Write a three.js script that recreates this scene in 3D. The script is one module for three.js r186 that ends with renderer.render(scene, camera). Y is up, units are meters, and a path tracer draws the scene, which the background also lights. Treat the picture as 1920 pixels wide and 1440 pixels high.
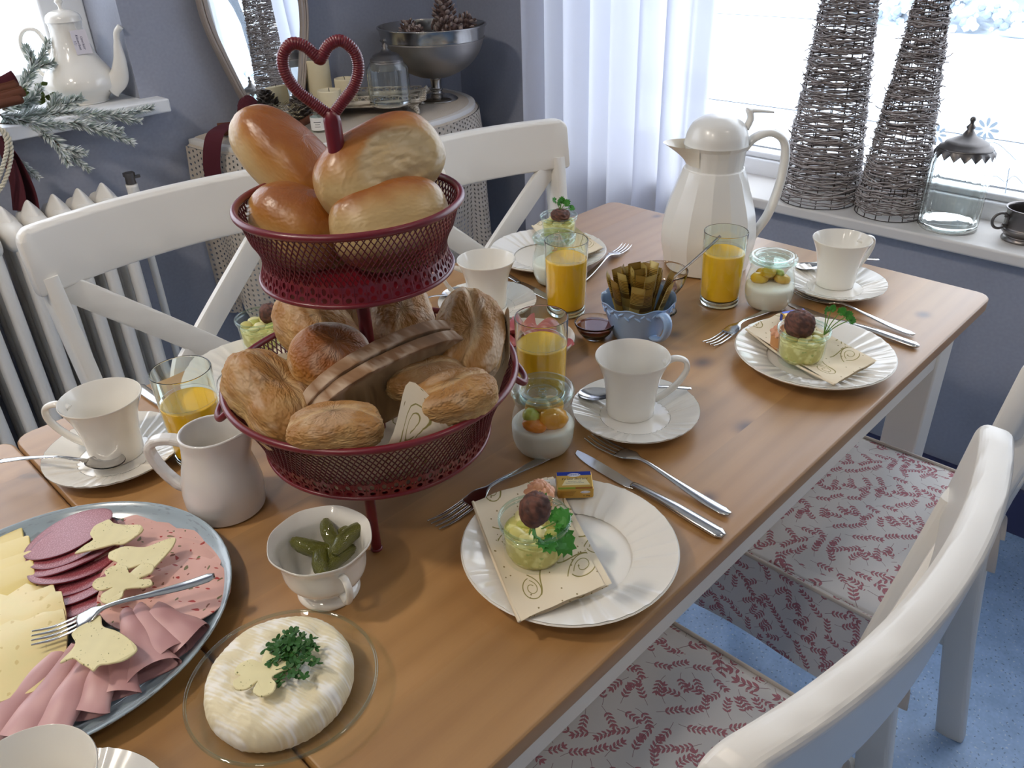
import * as THREE from 'three';
import { mergeGeometries, toCreasedNormals } from 'three/addons/utils/BufferGeometryUtils.js';
import { RoundedBoxGeometry } from 'three/addons/geometries/RoundedBoxGeometry.js';
import { ImprovedNoise } from 'three/addons/math/ImprovedNoise.js';

// ---------------------------------------------------------------- camera, sky, exposure
const scene = new THREE.Scene();
const camera = new THREE.PerspectiveCamera(50.41, 4 / 3, 0.03, 200);
camera.position.set(-0.1564, 1.2899, 1.0199);
camera.lookAt(-0.1564 + 0.6095, 1.2899 - 0.5062, 1.0199 - 0.6101);
camera.rotateZ(-0.0341);
const renderer = new THREE.WebGLRenderer({ antialias: true });
renderer.toneMapping = THREE.LinearToneMapping;
renderer.toneMappingExposure = 0.82;
renderer.shadowMap.enabled = true;
{ // bright overcast winter sky: half as bright again overhead as at the horizon
  const W = 64, H = 32, data = new Float32Array(W * H * 4);
  for (let y = 0; y < H; y++) for (let x = 0; x < W; x++) {
    const el = ((y + 0.5) / H - 0.5) * Math.PI, s = Math.max(0, Math.sin(el)), k = 1 + 0.5 * s, i = (y * W + x) * 4;
    data[i] = 0.93 * k; data[i + 1] = 0.98 * k; data[i + 2] = 1.06 * k; data[i + 3] = 1;
  }
  const sky = new THREE.DataTexture(data, W, H, THREE.RGBAFormat, THREE.FloatType);
  sky.mapping = THREE.EquirectangularReflectionMapping; sky.magFilter = THREE.LinearFilter; sky.needsUpdate = true;
  scene.background = sky; scene.backgroundIntensity = 3.7; scene.environmentIntensity = 3.7;
}
const LAMP_POWER = 3.4, LAMP_COLOR = new THREE.Color(1, 0.89, 0.76);

// ---------------------------------------------------------------- helpers
let seed = 12345;
const rnd = () => { seed = (seed + 0x6D2B79F5) | 0; let t = Math.imul(seed ^ (seed >>> 15), 1 | seed); t = (t + Math.imul(t ^ (t >>> 7), 61 | t)) ^ t; return ((t ^ (t >>> 14)) >>> 0) / 4294967296; };
const rr = (a, b) => a + (b - a) * rnd();
const V = (x, y, z) => Array.isArray(x) ? new THREE.Vector3(...x) : new THREE.Vector3(x, y, z);
const PI = Math.PI, cl = THREE.MathUtils.clamp, sst = THREE.MathUtils.smoothstep, lerp = THREE.MathUtils.lerp;
const pn = new ImprovedNoise();
const noise = (x, y, z = 0) => pn.noise(x + 13.7, y + 71.3, z + 37.1);
const fbm = (x, y, z = 0, o = 3) => { let a = 0, k = 1, f = 1; for (let i = 0; i < o; i++) { a += k * noise(x * f, y * f, z * f + i * 9.1); k *= 0.5; f *= 2; } return a; };
const used = {};
const numbered = (n) => { const k = used[n] = (used[n] ?? -1) + 1; return k ? n + '_' + String(k).padStart(3, '0') : n; };
const numIn = (n, parent) => { const u = parent.userData.partNames ??= {}; const k = u[n] = (u[n] ?? -1) + 1; return k ? n + '_' + String(k).padStart(3, '0') : n; };
function G(g) { // plain, non-indexed, position + normal + uv (+ colour)
  if (!g.attributes.normal) g.computeVertexNormals();
  const o = g.index ? g.toNonIndexed() : g.clone();
  for (const k of Object.keys(o.attributes)) if (!['position', 'normal', 'uv', 'color'].includes(k)) o.deleteAttribute(k);
  if (!o.attributes.uv) o.setAttribute('uv', new THREE.Float32BufferAttribute(new Float32Array(o.attributes.position.count * 2), 2));
  o.clearGroups();
  return o;
}
const join = (list) => list.length === 1 ? G(list[0]) : mergeGeometries(list.map(G));
function xf(g, p = [0, 0, 0], r = [0, 0, 0], s = 1) {
  const m = new THREE.Matrix4().compose(V(p), new THREE.Quaternion().setFromEuler(new THREE.Euler(...r)), Array.isArray(s) ? V(s) : V(s, s, s));
  return g.applyMatrix4(m);
}
const basis = (X, Y, Z, P) => new THREE.Matrix4().makeBasis(X, Y, Z).setPosition(P);
function obj(name, geo, mat, parent = scene) {
  const m = new THREE.Mesh(Array.isArray(geo) ? join(geo) : geo, mat);
  m.name = parent === scene ? numbered(name) : numIn(name, parent);
  m.castShadow = m.receiveShadow = true; parent.add(m); return m;
}
function tag(o, label, category, group, kind) { o.userData.label = label; if (category) o.userData.category = category; if (group) o.userData.group = group; if (kind) o.userData.kind = kind; return o; }
function thing(name, label, category, pos = [0, 0, 0], turn = 0, group) {
  const o = new THREE.Group(); o.name = numbered(name); o.position.set(...pos); o.rotation.y = turn; scene.add(o);
  return tag(o, label, category, group);
}
function struct(name, geo, mat, parent = scene) { const m = obj(name, geo, mat, parent); m.userData.kind = 'structure'; return m; }
function copy(o, pos, turn, label, group) { const c = o.clone(); c.userData = { ...o.userData }; c.name = numbered(o.name.replace(/_\d{3}$/, '')); if (pos) c.position.set(...pos); if (turn !== undefined) c.rotation.y = turn; if (label) c.userData.label = label; if (group) c.userData.group = group; scene.add(c); return c; }
const turnTo = (A, B) => Math.atan2(-(B[2] - A[2]), B[0] - A[0]);
const box = (w, h, d, p = [0, 0, 0], r = 0) => r ? new RoundedBoxGeometry(w, h, d, 3, r).translate(...p) : new THREE.BoxGeometry(w, h, d).translate(...p);
const span = (x0, x1, y0, y1, z0, z1) => box(x1 - x0, y1 - y0, z1 - z0, [(x0 + x1) / 2, (y0 + y1) / 2, (z0 + z1) / 2]);
function smooth(pts, n = 40) { const c = new THREE.SplineCurve(pts.map((p) => new THREE.Vector2(...p))); return c.getPoints(n).map((p) => [Math.max(0, p.x), p.y]); }
const lathe = (prof, seg = 56) => new THREE.LatheGeometry(prof.map((p) => new THREE.Vector2(Math.max(p[0], 1e-5), p[1])), seg);
// surface of rings: f(u, v) -> [x, y, z], u around (closed if wrap), v along
function grid(f, nu, nv, wrap = false) {
  const pos = [], uv = [], idx = [];
  for (let j = 0; j <= nv; j++) for (let i = 0; i <= nu; i++) { pos.push(...f(i / nu, j / nv)); uv.push(i / nu, j / nv); }
  const w = nu + 1;
  for (let j = 0; j < nv; j++) for (let i = 0; i < nu; i++) { const a = j * w + i; idx.push(a, a + 1, a + w, a + 1, a + w + 1, a + w); }
  const g = new THREE.BufferGeometry();
  g.setAttribute('position', new THREE.Float32BufferAttribute(pos, 3)); g.setAttribute('uv', new THREE.Float32BufferAttribute(uv, 2)); g.setIndex(idx);
  g.computeVertexNormals();
  if (wrap) { const n = g.attributes.normal; for (let j = 0; j <= nv; j++) { const a = j * w, b = a + nu; const v = V(n.getX(a) + n.getX(b), n.getY(a) + n.getY(b), n.getZ(a) + n.getZ(b)).normalize(); n.setXYZ(a, v.x, v.y, v.z); n.setXYZ(b, v.x, v.y, v.z); } }
  return g;
}
// swept section along a spline; sec(t) -> [rx, ry]; up fixes the orientation (section x = up x tangent)
function sweep(pts, sec, { n = 36, rad = 12, up = [0, 1, 0], closed = false, e = 2, tension = 0.5, straight = false } = {}) {
  const P = pts.map((p) => V(p)), U = V(up).normalize();
  let curve;
  if (straight) { curve = new THREE.CurvePath(); for (let i = 1; i < P.length; i++) curve.add(new THREE.LineCurve3(P[i - 1], P[i])); } else curve = new THREE.CatmullRomCurve3(P, closed, 'catmullrom', tension);
  const fn = typeof sec === 'function' ? sec : () => (Array.isArray(sec) ? sec : [sec, sec]);
  const pos = [], idx = [], uv = []; let lastX = null;
  for (let i = 0; i <= n; i++) {
    const t = i / n, p = curve.getPointAt(Math.min(t, 1)), T = curve.getTangentAt(Math.min(t, 1)).normalize();
    let X = new THREE.Vector3().crossVectors(U, T); if (X.length() < 0.05) X = lastX ? lastX.clone() : new THREE.Vector3(1, 0, 0).cross(T); X.normalize();
    if (lastX && X.dot(lastX) < -0.5) X.negate(); lastX = X;
    const Y = new THREE.Vector3().crossVectors(T, X).normalize(), [rx, ry] = fn(t);
    for (let k = 0; k <= rad; k++) {
      const a = k / rad * 2 * PI, ca = Math.cos(a), sa = Math.sin(a), q = 2 / e;
      const u = Math.sign(ca) * Math.abs(ca) ** q * rx, v = Math.sign(sa) * Math.abs(sa) ** q * ry;
      pos.push(p.x + X.x * u + Y.x * v, p.y + X.y * u + Y.y * v, p.z + X.z * u + Y.z * v); uv.push(t, k / rad);
    }
  }
  const w = rad + 1;
  for (let i = 0; i < n; i++) for (let k = 0; k < rad; k++) { const a = i * w + k; idx.push(a, a + 1, a + w, a + 1, a + w + 1, a + w); }
  if (!closed) for (const [row, flip] of [[0, 1], [n, 0]]) {
    const c = pos.length / 3, b = row * w; let s = [0, 0, 0];
    for (let k = 0; k < rad; k++) for (let j = 0; j < 3; j++) s[j] += pos[(b + k) * 3 + j] / rad;
    pos.push(...s); uv.push(0, 0);
    for (let k = 0; k < rad; k++) flip ? idx.push(c, b + k + 1, b + k) : idx.push(c, b + k, b + k + 1);
  }
  const g = new THREE.BufferGeometry();
  g.setAttribute('position', new THREE.Float32BufferAttribute(pos, 3)); g.setAttribute('uv', new THREE.Float32BufferAttribute(uv, 2)); g.setIndex(idx); g.computeVertexNormals();
  if (e > 2.5) return toCreasedNormals(g, 0.7);
  // weld the seam's normals
  const nn = g.attributes.normal;
  for (let i = 0; i <= n; i++) { const a = i * w, b = a + rad, v = V(nn.getX(a) + nn.getX(b), nn.getY(a) + nn.getY(b), nn.getZ(a) + nn.getZ(b)).normalize(); nn.setXYZ(a, v.x, v.y, v.z); nn.setXYZ(b, v.x, v.y, v.z); }
  return g;
}
const shapeOf = (pts, spline = false) => { const s = new THREE.Shape(); if (spline) { const c = new THREE.SplineCurve([...pts, pts[0]].map((p) => new THREE.Vector2(...p))); s.setFromPoints(c.getPoints(pts.length * 6)); } else s.setFromPoints(pts.map((p) => new THREE.Vector2(...p))); return s; };
// flat plate lying in XZ (shape x -> x, shape y -> -z), from y = 0 up to th
function plate(shape, th, bev = 0, seg = 2, curveSegments = 24) {
  const g = new THREE.ExtrudeGeometry(shape, { depth: Math.max(th - 2 * bev, 1e-5), bevelEnabled: bev > 0, bevelSize: bev, bevelThickness: bev, bevelOffset: -bev, bevelSegments: seg, curveSegments });
  g.translate(0, 0, bev).rotateX(-PI / 2); return toCreasedNormals(g, 0.75);
}
function rrect(w, h, r) { const s = new THREE.Shape(), a = w / 2, b = h / 2; s.moveTo(-a + r, -b); s.lineTo(a - r, -b); s.absarc(a - r, -b + r, r, -PI / 2, 0); s.lineTo(a, b - r); s.absarc(a - r, b - r, r, 0, PI / 2); s.lineTo(-a + r, b); s.absarc(-a + r, b - r, r, PI / 2, PI); s.lineTo(-a, -b + r); s.absarc(-a + r, -b + r, r, PI, 1.5 * PI); return s; }
// move every vertex by f(v) -> v, then redo the normals
function warp(g, f, crease) { const p = g.attributes.position, v = new THREE.Vector3(); for (let i = 0; i < p.count; i++) { v.fromBufferAttribute(p, i); const q = f(v, i); p.setXYZ(i, q.x, q.y, q.z); } g.deleteAttribute('normal'); if (crease) return toCreasedNormals(g, crease); g.computeVertexNormals(); return g; }
function paint(g, f) { const p = g.attributes.position, n = g.attributes.normal, c = new Float32Array(p.count * 3), v = new THREE.Vector3(), m = new THREE.Vector3(), k = new THREE.Color(); for (let i = 0; i < p.count; i++) { v.fromBufferAttribute(p, i); m.fromBufferAttribute(n, i); f(v, m, k, i); k.toArray(c, i * 3); } g.setAttribute('color', new THREE.BufferAttribute(c, 3)); return g; }
function boxUV(g, s = 1, ou = 0, ov = 0) { const q = g.index ? g.toNonIndexed() : g, p = q.attributes.position, n = q.attributes.normal, uv = new Float32Array(p.count * 2); for (let i = 0; i < p.count; i++) { const ax = Math.abs(n.getX(i)), ay = Math.abs(n.getY(i)), az = Math.abs(n.getZ(i)); let u, v; if (ay >= ax && ay >= az) { u = p.getX(i); v = p.getZ(i); } else if (az >= ax) { u = p.getX(i); v = p.getY(i); } else { u = p.getZ(i); v = p.getY(i); } uv[i * 2] = u * s + ou; uv[i * 2 + 1] = v * s + ov; } q.setAttribute('uv', new THREE.BufferAttribute(uv, 2)); return q; }
// smooth-skinned ball, superellipsoid exponent e, semi-axes, displaced by d(unit vector)
function blob(a, b, c, { e = 2, seg = 48, d = null } = {}) {
  const g = new THREE.SphereGeometry(1, seg, Math.round(seg * 0.7)); const p = g.attributes.position;
  for (let i = 0; i < p.count; i++) { const v = V(p.getX(i), p.getY(i), p.getZ(i)); const L = (Math.abs(v.x) ** e + Math.abs(v.y) ** e + Math.abs(v.z) ** e) ** (1 / e); const k = 1 / L, m = d ? 1 + d(v) : 1; p.setXYZ(i, v.x * a * k * m, v.y * b * k * m, v.z * c * k * m); }
  g.computeVertexNormals();
  const n = g.attributes.normal, w = seg + 1, rows = Math.round(seg * 0.7);
  for (let j = 0; j <= rows; j++) { const A = j * w, B = A + seg, v = V(n.getX(A) + n.getX(B), n.getY(A) + n.getY(B), n.getZ(A) + n.getZ(B)).normalize(); n.setXYZ(A, v.x, v.y, v.z); n.setXYZ(B, v.x, v.y, v.z); }
  return g;
}

// ---------------------------------------------------------------- textures
function tex(w, h, f, srgb = true, rep = [1, 1]) {
  const d = new Uint8Array(w * h * 4);
  for (let y = 0; y < h; y++) for (let x = 0; x < w; x++) { const c = f(x / w, y / h, x, y), i = (y * w + x) * 4; d[i] = cl(c[0], 0, 255); d[i + 1] = cl(c[1] ?? c[0], 0, 255); d[i + 2] = cl(c[2] ?? c[0], 0, 255); d[i + 3] = 255; }
  const t = new THREE.DataTexture(d, w, h); t.wrapS = t.wrapT = THREE.MirroredRepeatWrapping; t.magFilter = THREE.LinearFilter; if (srgb) t.colorSpace = THREE.SRGBColorSpace; t.repeat.set(...rep); t.needsUpdate = true; return t;
}
function canvasTex(w, h, draw, wrap = THREE.RepeatWrapping) {
  const c = document.createElement('canvas'); c.width = w; c.height = h; const x = c.getContext('2d'); draw(x, w, h);
  const t = new THREE.CanvasTexture(c); t.colorSpace = THREE.SRGBColorSpace; t.wrapS = t.wrapT = wrap; return t;
}
const std = (o) => new THREE.MeshStandardMaterial(o), phy = (o) => new THREE.MeshPhysicalMaterial(o);
const hex = (h) => new THREE.Color(h);
const woodTex = tex(1024, 256, (u, v) => {
  const x = u * 1.2, y = v * 0.3, w = y + 0.006 * noise(x * 2, y * 4, 5) + 0.003 * noise(x * 6, y * 12, 8);
  let ring = Math.sin((w * 210 + 3 * noise(x * 1.1, w * 9, 2)) * 1.0); ring = ring * 0.5 + 0.5;
  const fine = noise(x * 18, y * 900, 1) * 0.5 + noise(x * 40, y * 1800, 3) * 0.3;
  let k = 0.32 + 0.2 * (ring ** 2 - 0.4) + 0.12 * fine + 0.3 * fbm(x * 1.5, y * 14, 7);
  let kn = 0; for (const [kx, ky, kr] of [[0.29, 0.07, 0.009], [0.83, 0.21, 0.012], [1.05, 0.1, 0.007]]) { const d = Math.hypot((x - kx) * 0.75, y - ky) / kr; kn += Math.exp(-d * d * 1.2); }
  k = cl(k, 0, 1); const q = cl(kn, 0, 1);
  return [lerp(lerp(186, 148, k), 84, q), lerp(lerp(140, 102, k), 50, q), lerp(lerp(84, 49, k), 27, q)];
});
const wallTex = tex(512, 512, (u, v) => { const n = fbm(u * 5, v * 5, 1, 4) * 5 + noise(u * 170, v * 170, 3) * 5; return [157 + n, 161 + n, 174 + n]; });
const wallBump = tex(256, 256, (u, v) => [128 + 70 * noise(u * 60, v * 60, 9) + 50 * noise(u * 120, v * 120, 4)], false);
const floorTex = tex(1024, 1024, (u, v) => {
  const n = fbm(u * 14, v * 14, 2, 3) * 12 + noise(u * 120, v * 120, 3) * 9; let r = 156 + n, g = 188 + n, b = 228 + n;
  const s1 = noise(u * 150, v * 150, 40), s2 = noise(u * 140, v * 140, 60);
  if (s1 > 0.52) { r = 198; g = 216; b = 236; } if (s2 > 0.5) { r = 108; g = 132; b = 172; }
  return [r, g, b];
});
const breadBump = tex(512, 256, (u, v) => [128 + 60 * fbm(u * 24, v * 12, 3, 4) + 30 * noise(u * 90, v * 50, 7)], false);

// ---------------------------------------------------------------- materials
const M = {
  wall: std({ map: wallTex, bumpMap: wallBump, bumpScale: 0.0006, roughness: 0.9 }),
  ceiling: std({ color: hex('#e8e4dc'), roughness: 0.95 }),
  floor: phy({ map: floorTex, roughness: 0.42, clearcoat: 0.2, clearcoatRoughness: 0.35 }),
  base: std({ color: hex('#3c4166'), roughness: 0.6 }),
  wood: [0, 1, 2, 3].map((i) => phy({ map: woodTex, color: new THREE.Color().setScalar([0.89, 0.82, 0.93, 0.77][i]), roughness: 0.5, ior: 1.55, clearcoat: 0.8, clearcoatRoughness: 0.42 })),
  woodEdge: std({ color: hex('#7a5a38'), roughness: 0.6 }),
  white: phy({ color: hex('#e6e2da'), roughness: 0.38, clearcoat: 0.3, clearcoatRoughness: 0.3 }),
  frame: std({ color: hex('#eceef0'), roughness: 0.4 }),
  sill: std({ color: hex('#d9d5d0'), roughness: 0.4 }),
  porcelain: phy({ color: hex('#ece8df'), roughness: 0.13, clearcoat: 0.5, clearcoatRoughness: 0.05 }),
  creamer: phy({ color: hex('#e3e0dc'), roughness: 0.25, clearcoat: 0.4, clearcoatRoughness: 0.1 }),
  plastic: phy({ color: hex('#e8e6e0'), roughness: 0.28, clearcoat: 0.4, clearcoatRoughness: 0.15 }),
  pane: phy({ color: hex('#fbfdff'), roughness: 0, transmission: 1, ior: 1.45 }),
  thin: phy({ color: hex('#f6fbfa'), roughness: 0.01, transmission: 1, ior: 1.5 }),
  glass: phy({ color: hex('#fbfffd'), roughness: 0.015, transmission: 1, thickness: 0.01, ior: 1.48 }),
  greenGlass: phy({ color: hex('#edf6f3'), roughness: 0.02, transmission: 1, ior: 1.6 }),
  steel: std({ color: hex('#c9c7c4'), roughness: 0.16, metalness: 1 }),
  silver: std({ color: hex('#b9b6b0'), roughness: 0.2, metalness: 1 }),
  brushed: std({ color: hex('#a6a09a'), roughness: 0.45, metalness: 1 }),
  pewter: std({ color: hex('#6e6a68'), roughness: 0.42, metalness: 0.9 }),
  red: phy({ color: hex('#6c0d1c'), roughness: 0.36, clearcoat: 0.4, clearcoatRoughness: 0.25 }),
  redWire: phy({ color: hex('#5e0c1a'), roughness: 0.4 }),
  juice: phy({ color: hex('#ffc524'), roughness: 0.25, clearcoat: 0.3 }),
  yogurt: phy({ color: hex('#efe9dc'), roughness: 0.35 }),
  blue: phy({ color: hex('#92b0d8'), roughness: 0.2, clearcoat: 0.6, clearcoatRoughness: 0.1 }),
  honey: phy({ color: hex('#5a1206'), roughness: 0.08, clearcoat: 0.6 }),
  bread: phy({ vertexColors: true, roughness: 0.36, clearcoat: 0.22, clearcoatRoughness: 0.25, bumpMap: breadBump, bumpScale: 0.0012 }),
  crust: std({ vertexColors: true, roughness: 0.6, bumpMap: breadBump, bumpScale: 0.004 }),
  wax: phy({ color: hex('#e9dcb8'), roughness: 0.45 }),
  velvet: phy({ color: hex('#4a0d1a'), roughness: 0.9, sheen: 0.6, sheenColor: hex('#8a3040'), sheenRoughness: 0.5 }),
  parsley: phy({ color: hex('#3c8f22'), roughness: 0.55, transmission: 0.25 }),
  stem: std({ color: hex('#6c9440'), roughness: 0.6 }),
  meat: phy({ vertexColors: true, roughness: 0.6, clearcoat: 0.2, clearcoatRoughness: 0.4 }),
  cinnamon: std({ color: hex('#5e3016'), roughness: 0.75 }),
  snow: std({ color: hex('#dde3ea'), roughness: 0.95 }),
};

// ---------------------------------------------------------------- the room
const XW = 1.68, ZW = -1.0, XB = -3.2, ZB = 2.9, HC = 2.45;   // inner faces of the walls
const tiled = (m, s) => { const c = m.clone(); for (const k of ['map', 'bumpMap']) if (c[k]) { c[k] = c[k].clone(); c[k].repeat.set(s, s); } return c; };
struct('floor', boxUV(span(XB - 0.3, XW + 0.35, -0.12, 0, ZW - 0.35, ZB + 0.3), 1 / 0.75), M.floor);
struct('ceiling', span(XB - 0.3, XW + 0.35, HC, HC + 0.15, ZW - 0.35, ZB + 0.3), M.ceiling);
const W1 = { z0: -0.525, z1: 1.45, y0: 0.635, y1: 2.1 }, W2 = { x0: -0.75, x1: 0.66, y0: 0.9, y1: 2.1 };
const wallGeo = (list) => list.map((a) => boxUV(span(...a), 1 / 1.1));
struct('wall_back', wallGeo([[XW, XW + 0.3, 0, HC, ZW - 0.3, W1.z0], [XW, XW + 0.3, 0, HC, W1.z1, ZB + 0.25], [XW, XW + 0.3, 0, W1.y0 - 0.005, W1.z0, W1.z1], [XW, XW + 0.3, W1.y1, HC, W1.z0, W1.z1]]), M.wall);
struct('wall_left', wallGeo([[XB - 0.25, W2.x0, 0, HC, ZW - 0.3, ZW], [W2.x1, XW, 0, HC, ZW - 0.3, ZW], [W2.x0, W2.x1, 0, W2.y0 - 0.005, ZW - 0.3, ZW], [W2.x0, W2.x1, W2.y1, HC, ZW - 0.3, ZW]]), M.wall);
struct('wall_right', wallGeo([[XB - 0.25, XW, 0, HC, ZB, ZB + 0.25]]), M.wall);
struct('wall_front', wallGeo([[XB - 0.25, XB, 0, HC, ZW, ZB]]), M.wall);
struct('baseboard_back', span(XW - 0.012, XW, 0, 0.115, ZW, ZB), M.base);
struct('baseboard_left', span(XB, XW - 0.012, 0, 0.115, ZW, ZW + 0.012), M.base);
// right-hand window: sill, frame and pane
{
  const w = new THREE.Group(); w.name = 'window_1'; w.userData.kind = 'structure'; scene.add(w);
  struct('window_sill', new RoundedBoxGeometry(0.2, 0.026, W1.z1 - W1.z0 + 0.24, 3, 0.006).translate(1.73, 0.647, (W1.z0 + W1.z1) / 2), M.sill, w);
  const fx = 1.845, rail = (y0, y1, z0, z1, x = 0.05) => new RoundedBoxGeometry(x, y1 - y0, z1 - z0, 2, 0.006).translate(fx, (y0 + y1) / 2, (z0 + z1) / 2);
  struct('window_frame', [rail(0.655, 0.7, W1.z0, W1.z1, 0.075), rail(2.03, 2.1, W1.z0, W1.z1), rail(0.655, 2.1, W1.z0, W1.z0 + 0.06), rail(0.655, 2.1, W1.z1 - 0.06, W1.z1)], M.frame, w);
  struct('window_sash', [rail(0.7, 0.715, W1.z0 + 0.05, W1.z1 - 0.05, 0.05), rail(0.7, 2.05, 0.905, 0.965, 0.05)], M.frame, w);
  struct('window_pane', span(fx - 0.003, fx + 0.003, 0.7, 2.05, W1.z0 + 0.05, W1.z1 - 0.05), M.pane, w);
  struct('window_ledge', [span(1.985, 2.2, 0.6, 0.625, W1.z0 - 0.1, W1.z1 + 0.1)], std({ color: hex('#20272e'), roughness: 0.6 }), w);
}
{
  const w = new THREE.Group(); w.name = 'window_2'; w.userData.kind = 'structure'; scene.add(w);
  struct('window_sill', new RoundedBoxGeometry(1.48, 0.03, 0.27, 3, 0.004).translate(-0.035, 0.908, -1.08), M.frame, w);
  const fz = -1.215, rail = (x0, x1, y0, y1, d = 0.06) => new RoundedBoxGeometry(x1 - x0, y1 - y0, d, 2, 0.006).translate((x0 + x1) / 2, (y0 + y1) / 2, fz);
  struct('window_frame', [rail(W2.x0, W2.x1, 0.9, 0.96), rail(W2.x0, W2.x1, 2.03, 2.1), rail(W2.x0, W2.x0 + 0.06, 0.9, 2.1), rail(W2.x1 - 0.055, W2.x1, 0.9, 2.1)], M.frame, w);
  struct('window_sash', [rail(W2.x1 - 0.1, W2.x1 - 0.055, 0.95, 2.04, 0.045), rail(W2.x0 + 0.06, W2.x0 + 0.1, 0.95, 2.04, 0.045), rail(W2.x0, W2.x1, 0.95, 0.985, 0.045), rail(-0.08, 0.0, 0.9, 2.1)], M.frame, w);
  struct('window_pane', span(W2.x0 + 0.05, W2.x1 - 0.05, 0.95, 2.05, fz - 0.003, fz + 0.003), M.pane, w);
}
// ceiling spots: warm halogen lamps behind and above the table
for (const [power, x, z, where] of [[2.1, -0.74, -0.1, 'over the near end of the table'], [0.9, -0.95, 0.75, 'beside the near end of the table'], [0.5, -2.1, 0.2, 'farthest from the windows by the left wall'], [0.5, -2.1, 1.6, 'farthest from the windows by the right wall'], [0.45, 0.75, 1.75, 'nearest the large window']]) {
  const t = thing('ceiling_lamp', 'warm round ceiling lamp ' + where, 'lamp', [x, HC, z], 0, 'ceiling lamps');
  obj('trim_ring', lathe([[0.10, 0], [0.104, -0.012], [0.115, -0.012], [0.118, 0], [0.1, 0]], 32).translate(0, -0.001, 0), M.silver, t);
  obj('lamp_disc', new THREE.CylinderGeometry(0.098, 0.098, 0.006, 40).translate(0, -0.005, 0), std({ color: 0x000000, emissive: LAMP_COLOR, emissiveIntensity: 6 * power }), t);
  const L = new THREE.SpotLight(LAMP_COLOR, LAMP_POWER * power, 0, 1.36, 0.3); L.position.set(x, HC - 0.02, z); L.target.position.set(x, 0, z); L.castShadow = true; L.shadow.radius = 4.5; scene.add(L, L.target);
}
// ---------------------------------------------------------------- outside
struct('ground_outside', [xf(new THREE.PlaneGeometry(160, 160, 1, 1), [82, -0.62, 0], [-PI / 2, 0, 0]), xf(new THREE.PlaneGeometry(100, 80), [-48, -0.62, -41.5], [-PI / 2, 0, 0])], M.snow);
{
  const road = std({ color: hex('#b4bcc5'), roughness: 0.9 });
  struct('road_outside', grid((u, v) => [8.2 + (v - 0.5) * 1.3 + 0.5 * Math.sin(u * 5), -0.612, -9 + u * 20], 40, 2), road);
  struct('road_outside', grid((u, v) => [16.2 + (v - 0.5) * 3.4 + 0.5 * Math.sin(u * 4), -0.612, -14 + u * 40], 40, 2), road);
}
function hedge(cx, cz, lx, lz, h, label, s) {
  const t = thing('snowy_hedge', label, 'hedge', [cx, -0.62, cz]);
  const base = blob(lx, h, lz, { e: 3, seg: 64, d: (v) => 0.10 * fbm(v.x * 3 + s, v.y * 3, v.z * 5) });
  obj('hedge_body', base, std({ color: hex('#c3ccd4'), roughness: 1 }), t);
  const tufts = [], leaf = new THREE.IcosahedronGeometry(0.06, 0), dark = [];
  for (let i = 0; i < 1500; i++) { const a = rr(0, 2 * PI), e = Math.asin(rr(0.05, 1)), x = Math.cos(e) * Math.cos(a), y = Math.sin(e), z = Math.cos(e) * Math.sin(a), L = (Math.abs(x) ** 3 + y ** 3 + Math.abs(z) ** 3) ** (-1 / 3) * 1.02; (rnd() < 0.75 ? tufts : dark).push(xf(leaf.clone(), [x * lx * L, y * h * L, z * lz * L], [rr(0, 6), rr(0, 6), 0], rr(0.4, 1.5))); }
  tag(obj('snow_tufts', tufts, M.snow, t), 'clumps of snow on the hedge', null, null, 'stuff');
  tag(obj('bare_twigs', dark, std({ color: hex('#9aa7b2'), roughness: 1 }), t), 'dark gaps of twigs', null, null, 'stuff');
}
hedge(17.6, -2.6, 3.2, 3.4, 1.0, 'snow covered hedge beyond the road, seen at the top right of the window', 0);
hedge(9.4, 13.6, 2.6, 1.5, 1.15, 'long snowy hedge across the road, seen only in the mirror', 4);
function bareTree(x, z, h, label, s) {
  seed = 900 + s; const t = thing('bare_tree', label, 'tree', [x, -0.62, z]), limbs = [];
  const grow = (p, d, L, r, k) => { const q = [p[0] + d[0] * L, p[1] + d[1] * L, p[2] + d[2] * L]; limbs.push(sweep([p, [(p[0] + q[0]) / 2 + rr(-0.05, 0.05) * L, (p[1] + q[1]) / 2, (p[2] + q[2]) / 2 + rr(-0.05, 0.05) * L], q], (u) => [r * (1 - 0.4 * u), r * (1 - 0.4 * u)], { n: 3, rad: 5, up: [0.3, 0.1, 1] })); if (k > 0) for (let i = 0; i < (k > 2 ? 4 : 3); i++) { const a = rr(0, 2 * PI), b = rr(0.25, 0.9); const e = V(d[0] + Math.cos(a) * b, d[1] + 0.15, d[2] + Math.sin(a) * b).normalize(); grow(q, [e.x, e.y, e.z], L * rr(0.6, 0.8), r * 0.58, k - 1); } };
  grow([0, 0, 0], [0, 1, 0], h * 0.3, 0.16, 4);
  obj('branches', limbs, std({ color: hex('#6d737a'), roughness: 1 }), t);
}
bareTree(9.2, 16.5, 6.5, 'bare winter tree behind the long hedge, seen only in the mirror', 1);
bareTree(12.2, 19.5, 7.5, 'taller bare winter tree farther off, seen only in the mirror', 2);

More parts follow.
